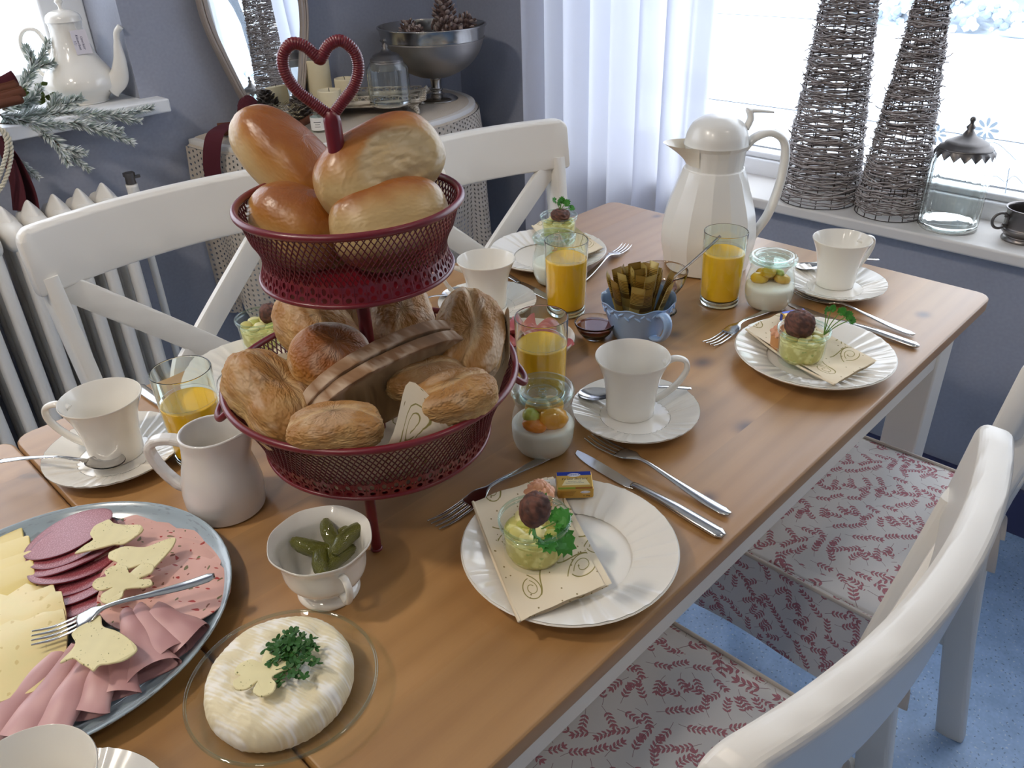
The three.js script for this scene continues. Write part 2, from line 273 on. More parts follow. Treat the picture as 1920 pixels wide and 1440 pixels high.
// ---------------------------------------------------------------- tables
// prism over a polygon (counter-clockwise seen from +y in x, -z): flagged edges are rounded off by b
function prism(poly, y0, y1, b, flags, steps = 3) {
  const n = poly.length, P = poly.map((p) => new THREE.Vector2(...p)), nor = P.map((p, i) => { const q = P[(i + 1) % n]; return new THREE.Vector2(q.y - p.y, -(q.x - p.x)).normalize(); });
  const area = P.reduce((s, p, i) => s + p.cross(P[(i + 1) % n]), 0); if (area < 0) nor.forEach((m) => m.negate());
  const inset = (d) => P.map((p, i) => { const a = nor[(i + n - 1) % n], c = nor[i], fa = flags[(i + n - 1) % n], fc = flags[i]; if (!fa && !fc) return p.clone(); const q = p.clone(); if (fa && fc) { const m = a.clone().add(c).normalize(); return q.addScaledVector(m, -d / Math.max(0.3, m.dot(a))); } return q.addScaledVector(fa ? a : c, -d); });
  const rings = []; for (let i = 0; i <= steps; i++) { const a = i / steps * PI / 2; rings.push([b * (1 - Math.sin(a)), y0 + b * (1 - Math.cos(a))]); } for (let i = steps; i >= 0; i--) { const a = i / steps * PI / 2; rings.push([b * (1 - Math.sin(a)), y1 - b * (1 - Math.cos(a))]); }
  const pos = [], R = rings.map(([d, y]) => inset(d).map((p) => [p.x, y, p.y]));
  const tri = (a, c, e) => pos.push(...a, ...c, ...e);
  for (let j = 0; j + 1 < R.length; j++) for (let i = 0; i < n; i++) { const k = (i + 1) % n, a = R[j][i], c = R[j][k], d = R[j + 1][k], e = R[j + 1][i]; if (area > 0) { tri(a, d, c); tri(a, e, d); } else { tri(a, c, d); tri(a, d, e); } }
  const fill = (r, up) => THREE.ShapeUtils.triangulateShape(r.map((p) => new THREE.Vector2(p[0], p[2])), []).forEach((t) => { const [a, c, e] = t.map((i) => r[i]); const w = (c[0] - a[0]) * (e[2] - a[2]) - (c[2] - a[2]) * (e[0] - a[0]); (w < 0) === up ? tri(a, c, e) : tri(a, e, c); });
  fill(R[0], false); fill(R[R.length - 1], true);
  const g = new THREE.BufferGeometry(); g.setAttribute('position', new THREE.Float32BufferAttribute(pos, 3)); g.computeVertexNormals();
  return toCreasedNormals(g, 0.9);
}
const TW = 0.74, TL = 1.178, TT = 0.021;
function makeTable(label, x0, x1, cornersFar, cornersNear) {
  const t = thing('dining_table', label, 'table', [0, 0, 0], 0);
  const top = new THREE.Group(); top.name = 'tabletop'; t.add(top);
  const N = 8, w = TW / N, r = 0.022;
  for (let i = 0; i < N; i++) {
    const z0 = i * w, z1 = z0 + w, poly = [], fl = [];
    const arc = (cx, cz, a0) => { for (let k = 0; k <= 4; k++) { const a = a0 + k / 4 * PI / 2; poly.push([cx + r * Math.cos(a), cz + r * Math.sin(a)]); fl.push(1); } };
    // around: near-left, far-left, far-right, near-right  (x, z)
    if (i === 0) arc(x0 + r, z0 + r, PI); else { poly.push([x0, z0]); fl.push(0); }
    if (i === 0) { arc(x1 - r, z0 + r, -PI / 2); } else { poly.push([x1, z0]); fl.push(1); }
    if (i === N - 1) { arc(x1 - r, z1 - r, 0); } else { poly.push([x1, z1]); fl.push(0); }
    if (i === N - 1) { arc(x0 + r, z1 - r, PI / 2); } else { poly.push([x0, z1]); fl.push(1); }
    const g = boxUV(prism(poly, 0.75 - TT, 0.75, 0.0035, fl), 1, 0, 0), uv = g.attributes.uv, ou = rr(0, 5), ov = rr(0, 7);
    for (let k = 0; k < uv.count; k++) uv.setXY(k, uv.getX(k) / 1.2 + ou, uv.getY(k) / 0.3 + ov);
    obj('plank', g, M.wood[[0, 1, 0, 2, 3, 0, 2, 1][(i + (x0 < 0 ? 3 : 0)) % 8]], top);
  }
  const ax = 0.035, ah = 0.085, y = 0.75 - TT;
  obj('apron', [span(x0 + ax, x1 - ax, y - ah, y, TW - 0.055, TW - 0.033), span(x0 + ax, x1 - ax, y - ah, y, 0.033, 0.055), span(x1 - 0.055, x1 - 0.033, y - ah, y, 0.05, TW - 0.05), span(x0 + 0.033, x0 + 0.055, y - ah, y, 0.05, TW - 0.05)], M.white, t);
  for (const [lx, lz] of [[x1 - 0.058, TW - 0.058], [x1 - 0.058, 0.058], [x0 + 0.058, TW - 0.058], [x0 + 0.058, 0.058]]) obj('leg', box(0.058, y, 0.058, [lx, y / 2, lz], 0.004), M.white, t);
  return t;
}
makeTable('long pine topped dining table with white legs, carrying the bread stand', 0, TL);
makeTable('second pine topped table pushed against the first, mostly hidden under the cold cut platter', -1.18, -0.002);

// ---------------------------------------------------------------- chairs
function chairParts(t) {
  const L = 0.213, bow = (x) => 0.036 * (1 - (x / L) ** 2), zAt = (y) => y > 0.45 ? 0.205 + (y - 0.45) * 0.125 : 0.205 + (0.45 - y) * 0.11;
  // curved top rail
  const s = rrect(2 * L, 0.098, 0.012); s.curves.length = 0;
  { const a = L, b = 0.049, r1 = 0.022, r0 = 0.009; s.moveTo(-a + r0, -b); s.lineTo(a - r0, -b); s.absarc(a - r0, -b + r0, r0, -PI / 2, 0); s.lineTo(a, b - r1); s.absarc(a - r1, b - r1, r1, 0, PI / 2); const N = 24; for (let k = 1; k < N; k++) s.lineTo(a - r1 - (2 * a - 2 * r1) * k / N, b); s.lineTo(-a + r1, b); s.absarc(-a + r1, b - r1, r1, PI / 2, PI); s.lineTo(-a, -b + r0); s.absarc(-a + r0, -b + r0, r0, PI, 1.5 * PI); }
  let g = new THREE.ExtrudeGeometry(s, { depth: 0.010, bevelEnabled: true, bevelSize: 0.008, bevelThickness: 0.008, bevelOffset: -0.008, bevelSegments: 5, curveSegments: 10 }).translate(0, 0, -0.005);
  // refine along x so that it bends smoothly: slice into strips by resampling long triangles
  g = tess(g, 0.02);
  g = warp(g, (v) => V(v.x, 0.867 + v.y - 0.0, zAt(0.867 + v.y) + v.z + bow(v.x)), 0.6);
  obj('top_rail', g, M.white, t);
  for (const k of [-1, 1]) obj('rear_leg', sweep([[k * 0.168, 0, 0.262], [k * 0.172, 0.25, 0.222], [k * 0.175, 0.45, 0.205], [k * 0.182, 0.65, zAt(0.65) + 0.006], [k * 0.19, 0.84, zAt(0.84) + 0.013]], [0.0125, 0.0225], { n: 30, rad: 16, e: 7, up: [0, 0, 1] }), M.white, t);
  for (const k of [-1, 1]) obj('cross_slat', sweep([[-0.178 * k, 0.825, zAt(0.825) + 0.014], [0, 0.665, zAt(0.665) + 0.012 + k * 0.002], [0.172 * k, 0.5, zAt(0.5) + 0.006]], [0.0065, 0.0205], { n: 20, rad: 16, e: 7, up: [k * 0.7, 0.7, 0] }), M.white, t);
  obj('lower_rail', box(0.34, 0.045, 0.018, [0, 0.478, zAt(0.48)], 0.004), M.white, t);
  obj('seat', plate(shapeOf([[-0.18, -0.19], [0.18, -0.19], [0.183, 0.18], [0.175, 0.19], [-0.175, 0.19], [-0.183, 0.18]]), 0.02, 0.005).translate(0, 0.43, 0), M.white, t);
  for (const k of [-1, 1]) { obj('front_leg', sweep([[k * 0.172, 0, -0.172], [k * 0.172, 0.43, -0.165]], (u) => [0.014 + 0.005 * u, 0.014 + 0.005 * u], { n: 6, rad: 16, e: 7, up: [0, 0, 1] }), M.white, t); obj('stretcher', box(0.018, 0.03, 0.39, [k * 0.172, 0.2, 0.03], 0.003), M.white, t); }
  obj('apron', [span(-0.155, 0.155, 0.385, 0.43, -0.175, -0.16), span(-0.155, 0.155, 0.385, 0.43, 0.172, 0.186), span(0.155, 0.17, 0.385, 0.43, -0.16, 0.19), span(-0.17, -0.155, 0.385, 0.43, -0.16, 0.19)], M.white, t);
}
// split triangles whose x extent is longer than d
function tess(g, d) {
  const q = g.index ? g.toNonIndexed() : g, p = q.attributes.position, out = [];
  const cut = (a, b, c, k) => { const L = [[a, b, c], [b, c, a], [c, a, b]].map(([u, v, w]) => [Math.abs(u[0] - v[0]), u, v, w]).sort((m, n) => n[0] - m[0])[0]; if (L[0] <= d || k > 9) { out.push(...a, ...b, ...c); return; } const [, u, v, w] = L, m = [(u[0] + v[0]) / 2, (u[1] + v[1]) / 2, (u[2] + v[2]) / 2]; cut(u, m, w, k + 1); cut(m, v, w, k + 1); };
  for (let i = 0; i < p.count; i += 3) cut(...[0, 1, 2].map((j) => [p.getX(i + j), p.getY(i + j), p.getZ(i + j)]), 0);
  const r = new THREE.BufferGeometry(); r.setAttribute('position', new THREE.Float32BufferAttribute(out, 3)); r.computeVertexNormals(); return r;
}
const chair = thing('dining_chair', 'white cross-back chair nearest the camera, its curved rail sweeping through the foreground', 'chair', [0.305, 0, 0.645], 0, 'white cross-back chairs');
chairParts(chair);
copy(chair, [0.862, 0, 0.64], 0, 'white cross-back chair on the window side of the right-hand row, tucked under the table');
copy(chair, [0.348, 0, 0.012], PI, 'white cross-back chair in front of the radiator, left of the bread stand');
copy(chair, [0.868, 0, 0.125], PI - 0.2, 'white cross-back chair beside the curtain, turned a little, behind the far plate');

// seat cushions with a printed leaf pattern
const leafTex = canvasTex(1024, 1024, (x, W) => {
  x.fillStyle = '#dfdcda'; x.fillRect(0, 0, W, W); seed = 77;
  const leaf = (px, py, a, L) => { x.save(); x.translate(px, py); x.rotate(a); x.beginPath(); x.moveTo(0, 0); x.quadraticCurveTo(L * 0.45, -L * 0.36, L, 0); x.quadraticCurveTo(L * 0.45, L * 0.36, 0, 0); x.fillStyle = '#b97982'; x.fill(); x.lineWidth = 1; x.strokeStyle = '#94606a'; x.stroke(); x.restore(); };
  for (let gy = 0; gy < 8; gy++) for (let gx = 0; gx < 8; gx++) for (let q = 0; q < 2; q++) {
    const bx = (gx + 0.25 + rr(-0.06, 0.06) + q * 0.5) * W / 8, by = (gy + 0.25 + rr(-0.06, 0.06) + q * 0.5) * W / 8, a0 = (gx * 2.4 + gy * 1.7 + q * 2.1) + rr(-0.3, 0.3), bend = rr(-0.2, 0.2);
    for (const ox of [-W, 0, W]) for (const oy of [-W, 0, W]) {
      if (bx + ox < -170 || bx + ox > W + 170 || by + oy < -170 || by + oy > W + 170) continue;
      let px = bx + ox, py = by + oy, a = a0; x.strokeStyle = '#76525a'; x.lineWidth = 1.6;
      px -= Math.cos(a) * 46; py -= Math.sin(a) * 46; for (let k = 0; k < 5; k++) { const nx = px + Math.cos(a) * 21, ny = py + Math.sin(a) * 21; x.beginPath(); x.moveTo(px, py); x.lineTo(nx, ny); x.stroke(); px = nx; py = ny; a += bend; if (k > 0) { leaf(px, py, a + 0.75, 29); leaf(px, py, a - 0.85, 26); } }
      leaf(px, py, a, 28);
    }
  }
});
const clothBump = tex(256, 256, (u, v) => [128 + 60 * Math.sin(u * 2 * PI * 60) * Math.sin(v * 2 * PI * 60)], false);
M.print = std({ map: leafTex, roughness: 0.9 });
M.piping = std({ color: hex('#cfc5bb'), roughness: 0.9 });
function cushion(pos, label) {
  const t = thing('seat_cushion', label, 'cushion', pos, 0, 'leaf print seat cushions');
  const a = 0.192, z0 = -0.2, z1 = 0.19, y1 = 0.058, uvS = 1 / 0.25;
  const topF = (u, v) => { const x = lerp(-a, a, u), z = lerp(z0, z1, v), e = Math.min(u, 1 - u, v, 1 - v); return [x, y1 - 0.006 + 0.008 * sst(e, 0, 0.25) + 0.0015 * noise(x * 14, z * 14, 3), z]; };
  let g = grid(topF, 40, 40); { const uv = g.attributes.uv, p = g.attributes.position; for (let i = 0; i < uv.count; i++) uv.setXY(i, p.getX(i) * uvS + pos[0], p.getZ(i) * uvS + pos[2]); const ix = g.index.array; for (let i = 0; i < ix.length; i += 3) { const k = ix[i]; ix[i] = ix[i + 1]; ix[i + 1] = k; } g.computeVertexNormals(); }
  obj('cushion_top', g, M.print, t);
  const skirt = (x0, zz0, x1, zz1, ph) => { const L = Math.hypot(x1 - x0, zz1 - zz0), nx = (zz1 - zz0) / L, nz = -(x1 - x0) / L; const s = grid((u, v) => { const w = (1 - v) * (0.004 * Math.sin(u * 9 + ph) + 0.006) * 1; return [lerp(x0, x1, u) + nx * w, lerp(-0.083, y1 - 0.004, v), lerp(zz0, zz1, u) + nz * w]; }, 26, 10); const uv = s.attributes.uv; for (let i = 0; i < uv.count; i++) uv.setXY(i, uv.getX(i) * L * uvS + ph, uv.getY(i) * 0.14 * uvS); return s; };
  obj('skirt', skirt(-a, z1, -a, z0, 0.3), M.print, t); obj('skirt', skirt(a, z0, a, z1, 1.3), M.print, t); obj('skirt', skirt(-a, z0, a, z0, 2.2), M.print, t); obj('skirt', skirt(a * 0.78, z1, -a * 0.78, z1, 3.1), M.print, t);
  obj('cushion_body', box(2 * a - 0.012, y1 + 0.002, z1 - z0 - 0.012, [0, (y1 - 0.012) / 2 + 0.001, (z0 + z1) / 2], 0.006), M.print, t);
  obj('piping', sweep([[-a, y1 - 0.005, z0], [0, y1 - 0.004, z0], [a, y1 - 0.005, z0], [a, y1 - 0.004, 0], [a, y1 - 0.005, z1], [0, y1 - 0.004, z1], [-a, y1 - 0.005, z1], [-a, y1 - 0.004, 0]], 0.0028, { n: 120, rad: 6, closed: true, tension: 0.05 }), M.piping, t);
  for (const k of [-1, 1]) obj('tie_ribbon', [sweep([[k * 0.165, 0.03, 0.19], [k * 0.176, 0.02, 0.216], [k * 0.178, 0.0, 0.222], [k * 0.17, -0.05, 0.232], [k * 0.172, -0.085, 0.236]], [0.0012, 0.007], { n: 20, rad: 8, up: [0, 0, 1] }), sweep([[k * 0.176, 0.02, 0.214], [k * 0.19, 0.012, 0.224], [k * 0.197, -0.012, 0.228], [k * 0.193, -0.035, 0.232]], [0.0012, 0.006], { n: 16, rad: 8, up: [0, 0, 1] })], M.piping, t);
}
cushion([0.305, 0.45, 0.645], 'leaf print seat cushion cut off by the bottom edge of the picture');
cushion([0.862, 0.45, 0.64], 'leaf print seat cushion on the chair nearer the window, its hanging skirt in full view');

// ---------------------------------------------------------------- radiator
{
  const t = thing('radiator', 'old white column radiator under the left window behind the chairs', 'radiator', [0, 0, -0.86]);
  const n = 22, dx = 0.0515, x1 = 0.475;
  const one = [];
  const silh = smooth([[-0.07, 0.10], [-0.06, 0.085], [0, 0.08], [0.06, 0.085], [0.07, 0.10]], 12);
  for (const z of [-0.052, 0, 0.052]) one.push(sweep([[0, 0.1, z], [0, 0.45, z], [0, 0.745, z]], [0.0125, 0.019], { n: 4, rad: 14, up: [0, 0, 1], e: 2.4 }));
  for (const y of [0.115, 0.735]) one.push(xf(blob(0.0235, 0.034, 0.078, { e: 2.6, seg: 24 }), [0, y, 0]));
  one.push(warp(blob(0.0235, 0.036, 0.05, { e: 2, seg: 24 }), (v) => V(v.x * (v.y > 0 ? 1 - v.y * 18 : 1), 0.745 + v.y + (v.y > 0 ? 0.012 * Math.exp(-((v.z / 0.02) ** 2)) : 0), v.z)));
  const col = join(one);
  for (let i = 0; i < n; i++) { const m = obj('column', col, M.white, t); m.position.x = x1 - i * dx; }
  const valve = new THREE.Group(); valve.name = 'valve'; t.add(valve);
  obj('pipe', [sweep([[0.49, 0.735, 0], [0.53, 0.735, 0], [0.537, 0.75, 0], [0.537, 0.775, 0]], 0.013, { n: 14, rad: 12, up: [0, 0, 1] }), sweep([[0.537, 0.735, 0], [0.537, 0.4, 0], [0.537, 0.02, 0]], 0.009, { n: 8, rad: 10, up: [0, 0, 1] })], M.white, valve);
  obj('valve_head', [new THREE.CylinderGeometry(0.010, 0.011, 0.018, 14).translate(0.537, 0.785, 0), new THREE.CylinderGeometry(0.013, 0.013, 0.008, 6).translate(0.537, 0.797, 0), box(0.02, 0.006, 0.006, [0.55, 0.789, 0])], M.pewter, valve);
  obj('foot', [span(-0.45, -0.41, 0, 0.09, -0.06, 0.06), span(0.40, 0.44, 0, 0.09, -0.06, 0.06)], M.white, t);
}

// ---------------------------------------------------------------- curtain
{
  const mat = phy({ color: hex('#f0f2fb'), roughness: 0.95, transmission: 0.6, side: THREE.DoubleSide });
  const f = (u, v) => { const z = lerp(-0.655, -0.045, u), y = lerp(0.04, 2.28, v), p = u * 11.5 * 2 * PI / 1.4, k = 1 - 0.18 * v; return [1.585 + k * (0.024 * Math.sin(p + 0.5 * Math.sin(u * 7 + 1)) + 0.013 * Math.sin(p * 0.47 + 2 + v * 0.6) + 0.004 * Math.sin(v * 5 + u * 3)), y, z + 0.012 * Math.cos(p * 0.9 + 1)]; };
  const t = thing('sheer_curtain', 'sheer white curtain hanging in soft folds left of the large window', 'curtain', [0, 0, 0]);
  obj('curtain_cloth', grid(f, 160, 16), mat, t);
  obj('curtain_rod', sweep([[1.60, 2.3, -0.72], [1.60, 2.3, 0.5], [1.60, 2.3, 1.7]], 0.01, { n: 6, rad: 10, up: [1, 0, 0] }), M.silver, t);
}

// ---------------------------------------------------------------- console table under a lace cloth, in the corner
const LT = 0.82, lacePt = (a, k = 1) => { const ca = Math.cos(a), sa = Math.sin(a), q = 2 / 2.6; return [1.152 + Math.sign(ca) * Math.abs(ca) ** q * 0.412 * k, -0.985 + Math.abs(sa) ** q * 0.365 * k]; };
{
  const t = thing('console_table', 'half-round console table hidden under the lace cloth in the corner', 'table', [0, 0, 0]);
  const pts = []; for (let i = 0; i <= 32; i++) { const [x, z] = lacePt(i / 32 * PI, 0.985); pts.push([x, -z]); }
  obj('table_board', plate(shapeOf(pts), 0.02, 0.003).translate(0, LT - 0.024, 0), M.white, t);
  for (const [x, z] of [[0.82, -0.93], [1.5, -0.93], [1.0, -0.69], [1.32, -0.69]]) obj('leg', sweep([[x, 0, z], [x, LT - 0.024, z]], [0.018, 0.018], { n: 3, rad: 12, up: [0, 0, 1], e: 6 }), M.white, t);
}
const laceHole = tex(256, 256, (u, v, x, y) => { const cx = (x % 32) - 16, off = (Math.floor(x / 32) % 2) * 16, cy = ((y + off) % 32) - 16; const d = Math.hypot(cx * 1.15, cy); const hole = d < 7 ? 0 : 255; return [hole, hole, hole]; }, false);
laceHole.wrapS = laceHole.wrapT = THREE.RepeatWrapping;
const laceCol = tex(256, 256, (u, v) => { const n = 8 * noise(u * 60, v * 60, 1); return [196 + n, 184 + n, 168 + n]; });
M.laceTop = std({ map: laceCol, roughness: 0.95, bumpMap: clothBump, bumpScale: 0.0008 });
M.lace = std({ map: laceCol, roughness: 0.95, alphaMap: laceHole, alphaTest: 0.5, side: THREE.DoubleSide });
{
  const t = thing('lace_tablecloth', 'cream lace tablecloth hanging over the corner console in points', 'tablecloth', [0, 0, 0]);
  const N = 120, rows = [];
  const topG = grid((u, v) => { const [x, z] = lacePt(u * PI, Math.max(v, 0.001)); const e = Math.max(0, (v - 0.9) / 0.1); return [x, LT - 0.02 * e * e, Math.max(z, -0.992)]; }, 90, 16);
  { const uv = topG.attributes.uv, p = topG.attributes.position; for (let i = 0; i < uv.count; i++) uv.setXY(i, p.getX(i) * 6, p.getZ(i) * 6); }
  obj('cloth_top', topG, M.laceTop, t);
  const drop = (u) => 0.36 + 0.09 * Math.abs(Math.sin(u * PI * 5.5)) ** 0.6;
  const skirt = grid((u, v) => { const a = u * PI, [x, z] = lacePt(a, 1), s = 1 - v, d = drop(u) * s, fold = s * (0.016 * Math.sin(u * 44) + 0.012 * Math.sin(u * 23 + 1)); const ca = Math.cos(a), sa = Math.sin(a); const r = 0.004 + fold + 0.012 * Math.min(1, s * 4); return [x + ca * r, LT - 0.019 - d, Math.max(z + sa * r, -0.992)]; }, 200, 24);
  { const uv = skirt.attributes.uv; for (let i = 0; i < uv.count; i++) { const u = uv.getX(i), v = uv.getY(i); uv.setXY(i, u * 1.2 * 10, (1 - v) * 0.4 * 10); } }
  obj('cloth_skirt', skirt, M.lace, t);
}
// ---------------------------------------------------------------- mirror leaning against the wall
{
  const t = thing('wall_mirror', 'vase shaped mirror in a narrow silvery frame leaning on the corner wall', 'mirror', [0.982, LT + 0.001, -0.9405]);
  t.rotation.x = -0.072;
  const half = [[0.0, 0.0], [0.075, 0.0], [0.082, 0.015], [0.085, 0.05], [0.102, 0.10], [0.124, 0.17], [0.139, 0.225], [0.146, 0.28], [0.142, 0.36], [0.122, 0.44], [0.09, 0.52], [0.05, 0.57], [0.0, 0.59]];
  const sp = new THREE.SplineCurve(half.slice(1).map((p) => new THREE.Vector2(...p))).getPoints(60), out = [...sp.map((p) => [p.x, p.y]), ...sp.slice(0, -1).reverse().map((p) => [-p.x, p.y])];
  const inner = out.map(([x, y]) => [x * 0.87, (y - 0.29) * 0.95 + 0.29]);
  const glassShape = shapeOf(inner);
  const ring = (k, kk) => out.map(([x, y]) => [x * k, (y - 0.29) * kk + 0.29]);
  const fr = shapeOf(out); fr.holes.push(new THREE.Path(inner.map((p) => new THREE.Vector2(...p)).reverse()));
  const frameMat = std({ color: hex('#a89c92'), roughness: 0.4, metalness: 0.35 });
  obj('mirror_frame', [new THREE.ExtrudeGeometry(fr, { depth: 0.01, bevelEnabled: true, bevelSize: 0.002, bevelThickness: 0.003, bevelSegments: 2 }).translate(0, 0, -0.012), sweep(ring(0.975, 0.985).map((p) => [p[0], p[1], 0.001]), 0.004, { n: 200, rad: 8, closed: true, up: [0, 0, 1] }), sweep(ring(0.925, 0.965).map((p) => [p[0], p[1], 0.001]), 0.003, { n: 200, rad: 8, closed: true, up: [0, 0, 1] })], frameMat, t);
  obj('mirror_glass', new THREE.ExtrudeGeometry(glassShape, { depth: 0.003, bevelEnabled: false }).translate(0, 0, -0.009), std({ color: hex('#f2f5f6'), roughness: 0.01, metalness: 1 }), t);
}
// ---------------------------------------------------------------- tray with candles and a lidded jar
const patina = std({ roughness: 0.7, map: tex(256, 128, (u, v) => { const k = sst(fbm(u * 9, v * 7, 6, 4), 0.0, 0.5); return [lerp(206, 120, k), lerp(198, 108, k), lerp(184, 96, k)]; }) });
{
  const t = thing('footed_tray', 'ornate white metal tray on little feet holding candles and a jar', 'tray', [1.205, LT, -0.845]);
  const w = 0.27, d = 0.125;
  t.rotation.y = -0.785;
  obj('tray_plate', new RoundedBoxGeometry(w, 0.008, d, 3, 0.003).translate(0, 0.026, 0), patina, t);
  obj('tray_rim', sweep([[-w / 2, 0.034, -d / 2], [0, 0.034, -d / 2], [w / 2, 0.034, -d / 2], [w / 2, 0.034, 0], [w / 2, 0.034, d / 2], [0, 0.034, d / 2], [-w / 2, 0.034, d / 2], [-w / 2, 0.034, 0]], [0.004, 0.007], { n: 120, rad: 8, closed: true, tension: 0.05, up: [0, 1, 0] }), patina, t);
  for (const sx of [-1, 1]) for (const sz of [-1, 1]) obj('foot', sweep([[sx * (w / 2 - 0.018), 0.026, sz * (d / 2 - 0.01)], [sx * (w / 2 - 0.006), 0.014, sz * (d / 2 - 0.002)], [sx * (w / 2 - 0.002), 0.002, sz * d / 2]], (u) => [0.012 - 0.008 * u + (u > 0.9 ? 0.005 : 0), 0.007], { n: 10, rad: 8, up: [0, 0, 1] }), patina, t);
  obj('pierced_gallery', [-1, 1].flatMap((s) => Array.from({ length: 16 }, (_, k) => xf(new THREE.TorusGeometry(0.0062, 0.0017, 6, 14), [(k - 7.5) * 0.0162, 0.042, s * d / 2]))).concat([sweep([[-w / 2, 0.049, d / 2], [0, 0.05, d / 2], [w / 2, 0.049, d / 2]], 0.0022, { n: 10, rad: 6 }), sweep([[-w / 2, 0.049, -d / 2], [0, 0.05, -d / 2], [w / 2, 0.049, -d / 2]], 0.0022, { n: 10, rad: 6 })]), patina, t);
  for (const sx of [-1, 1]) { const a = []; for (let k = -5; k <= 5; k++) a.push(sweep([[sx * w / 2, 0.034, k * 0.011], [sx * (w / 2 + 0.012), 0.052 - Math.abs(k) * 0.003, k * 0.012], [sx * (w / 2 + 0.02), 0.06 - Math.abs(k) * 0.004, k * 0.013]], (u) => [0.006 * (1 - 0.5 * u), 0.003], { n: 6, rad: 6, up: [0, 0, 1] })); obj('leaf_handle', a, patina, t); }
}
function candle(x, y, z, r, h, label) {
  const t = thing('pillar_candle', label, 'candle', [x, y, z], rr(0, 3), 'cream pillar candles');
  obj('wax_body', warp(lathe([[0, 0], [r * 0.98, 0], [r, 0.003], [r, h - 0.004], [r * 0.97, h - 0.0005], [r * 0.9, h], [r * 0.8, h - 0.004], [0, h - 0.006]], 40), (v) => { const k = 1 + 0.012 * noise(v.x * 60, v.y * 25, v.z * 60); return V(v.x * k, v.y, v.z * k); }), M.wax, t);
  obj('wick', sweep([[0, h - 0.007, 0], [0.0005, h, 0], [0.002, h + 0.004, 0.001]], 0.0009, { n: 5, rad: 5, up: [0, 0, 1] }), std({ color: hex('#1d1713') }), t);
}
candle([1.1212, 0.85, -0.9491][0], LT + 0.03, [1.1212, 0.85, -0.9491][2], 0.033, 0.105, 'tallest cream pillar candle on the footed tray');
candle([1.066, 0.85, -0.8238][0], LT + 0.03, [1.066, 0.85, -0.8238][2], 0.03, 0.05, 'shortest cream pillar candle at the front of the tray');
candle([1.1471, 0.85, -0.8664][0], LT + 0.03, [1.1471, 0.85, -0.8664][2], 0.028, 0.062, 'middle-sized cream pillar candle behind the short one');
const flip = (g) => { const ix = g.index.array; for (let i = 0; i < ix.length; i += 3) { const k = ix[i]; ix[i] = ix[i + 1]; ix[i + 1] = k; } g.computeVertexNormals(); return g; };
function lidJar(t, R, H, flutes, lidR, zig) {
  const wall = (r0) => grid((u, v) => { const a = u * 2 * PI, y = lerp(0.004, H, v), sh = v > 0.86 ? 1 - (v - 0.86) / 0.14 * 0.2 : 1, r = r0 * sh * (1 + (v > 0.05 && v < 0.9 ? 0.012 * Math.cos(a * flutes) : 0)); return [r * Math.cos(a), y, -r * Math.sin(a)]; }, flutes * 6, 24, true);
  obj('jar_glass', [wall(R), flip(wall(R - 0.0028))], M.glass, t);
  obj('jar_base', lathe([[0, 0.006], [R * 0.7, 0.006], [R - 0.004, 0.014], [R - 0.001, 0.012], [R, 0.005], [R - 0.006, 0], [R * 0.6, 0.003], [0, 0.003]], 48), M.glass, t);
  const lid = new THREE.Group(); lid.name = 'lid'; t.add(lid);
  const a = lidR;
  obj('lid_dome', lathe([[0, H + 0.012], [0.004, H + 0.06 * a / 0.052], [0.0035, H + 0.054 * a / 0.052], [0.009, H + 0.047 * a / 0.052], [0.006, H + 0.042 * a / 0.052], [0.014, H + 0.03 * a / 0.052], [a * 0.62, H + 0.021], [a * 0.8, H + 0.016], [a * 0.82, H + 0.012], [a * 0.98, H + 0.008], [a, H + 0.004], [a * 0.98, H]], 48), M.pewter, lid);
  if (zig) obj('lid_skirt', [grid((u, v) => { const q = u * 2 * PI, tooth = Math.abs(((u * 18) % 1) - 0.5) * 2, y = H + 0.004 - (1 - v) * (0.006 + 0.012 * tooth), r = a * (1.02 + 0.10 * (1 - v)); return [r * Math.cos(q), y, -r * Math.sin(q)]; }, 144, 4, true)], M.pewter, lid);
  else obj('lid_skirt', lathe([[a * 0.98, H + 0.004], [a * 1.01, H], [a * 1.01, H - 0.018], [a * 0.97, H - 0.018]], 40), M.brushed, lid);
  obj('finial', xf(blob(0.0055, 0.006, 0.0055, { seg: 14 }), [0, H + 0.062 * a / 0.052, 0]), M.pewter, lid);
}
{ const t = thing('lidded_jar', 'fluted glass jar with a dark metal lid on the footed tray', 'jar', [[1.1993, 0.85, -0.7488][0], LT + 0.03, [1.1993, 0.85, -0.7488][2]]); lidJar(t, 0.054, 0.105, 16, 0.042, false); }
// ---------------------------------------------------------------- silver footed bowl with cones
{
  const t = thing('silver_bowl', 'large silver footed bowl filled with pine cones in the corner', 'bowl', [1.415, LT, -0.815]); t.scale.set(0.96, 0.80, 0.96);
  obj('foot', lathe(smooth([[0.062, 0], [0.062, 0.004], [0.05, 0.012], [0.022, 0.02], [0.017, 0.03], [0.02, 0.036], [0.015, 0.042], [0.017, 0.07], [0.026, 0.078]], 40), 48), M.silver, t);
  obj('bowl_cup', lathe([...smooth([[0.012, 0.074], [0.05, 0.082], [0.1, 0.112], [0.132, 0.155], [0.146, 0.2]], 24), ...smooth([[0.143, 0.2], [0.128, 0.157], [0.096, 0.117], [0.05, 0.09], [0.001, 0.082]], 24)], 72), M.brushed, t);
  obj('polished_band', lathe([[0.146, 0.2], [0.15, 0.203], [0.147, 0.207], [0.151, 0.235], [0.156, 0.241], [0.155, 0.245], [0.15, 0.245], [0.144, 0.2]], 72), M.silver, t);
}
const coneMat = std({ color: hex('#6b5650'), roughness: 0.8 }), coneTip = std({ color: hex('#a8968e'), roughness: 0.7 });
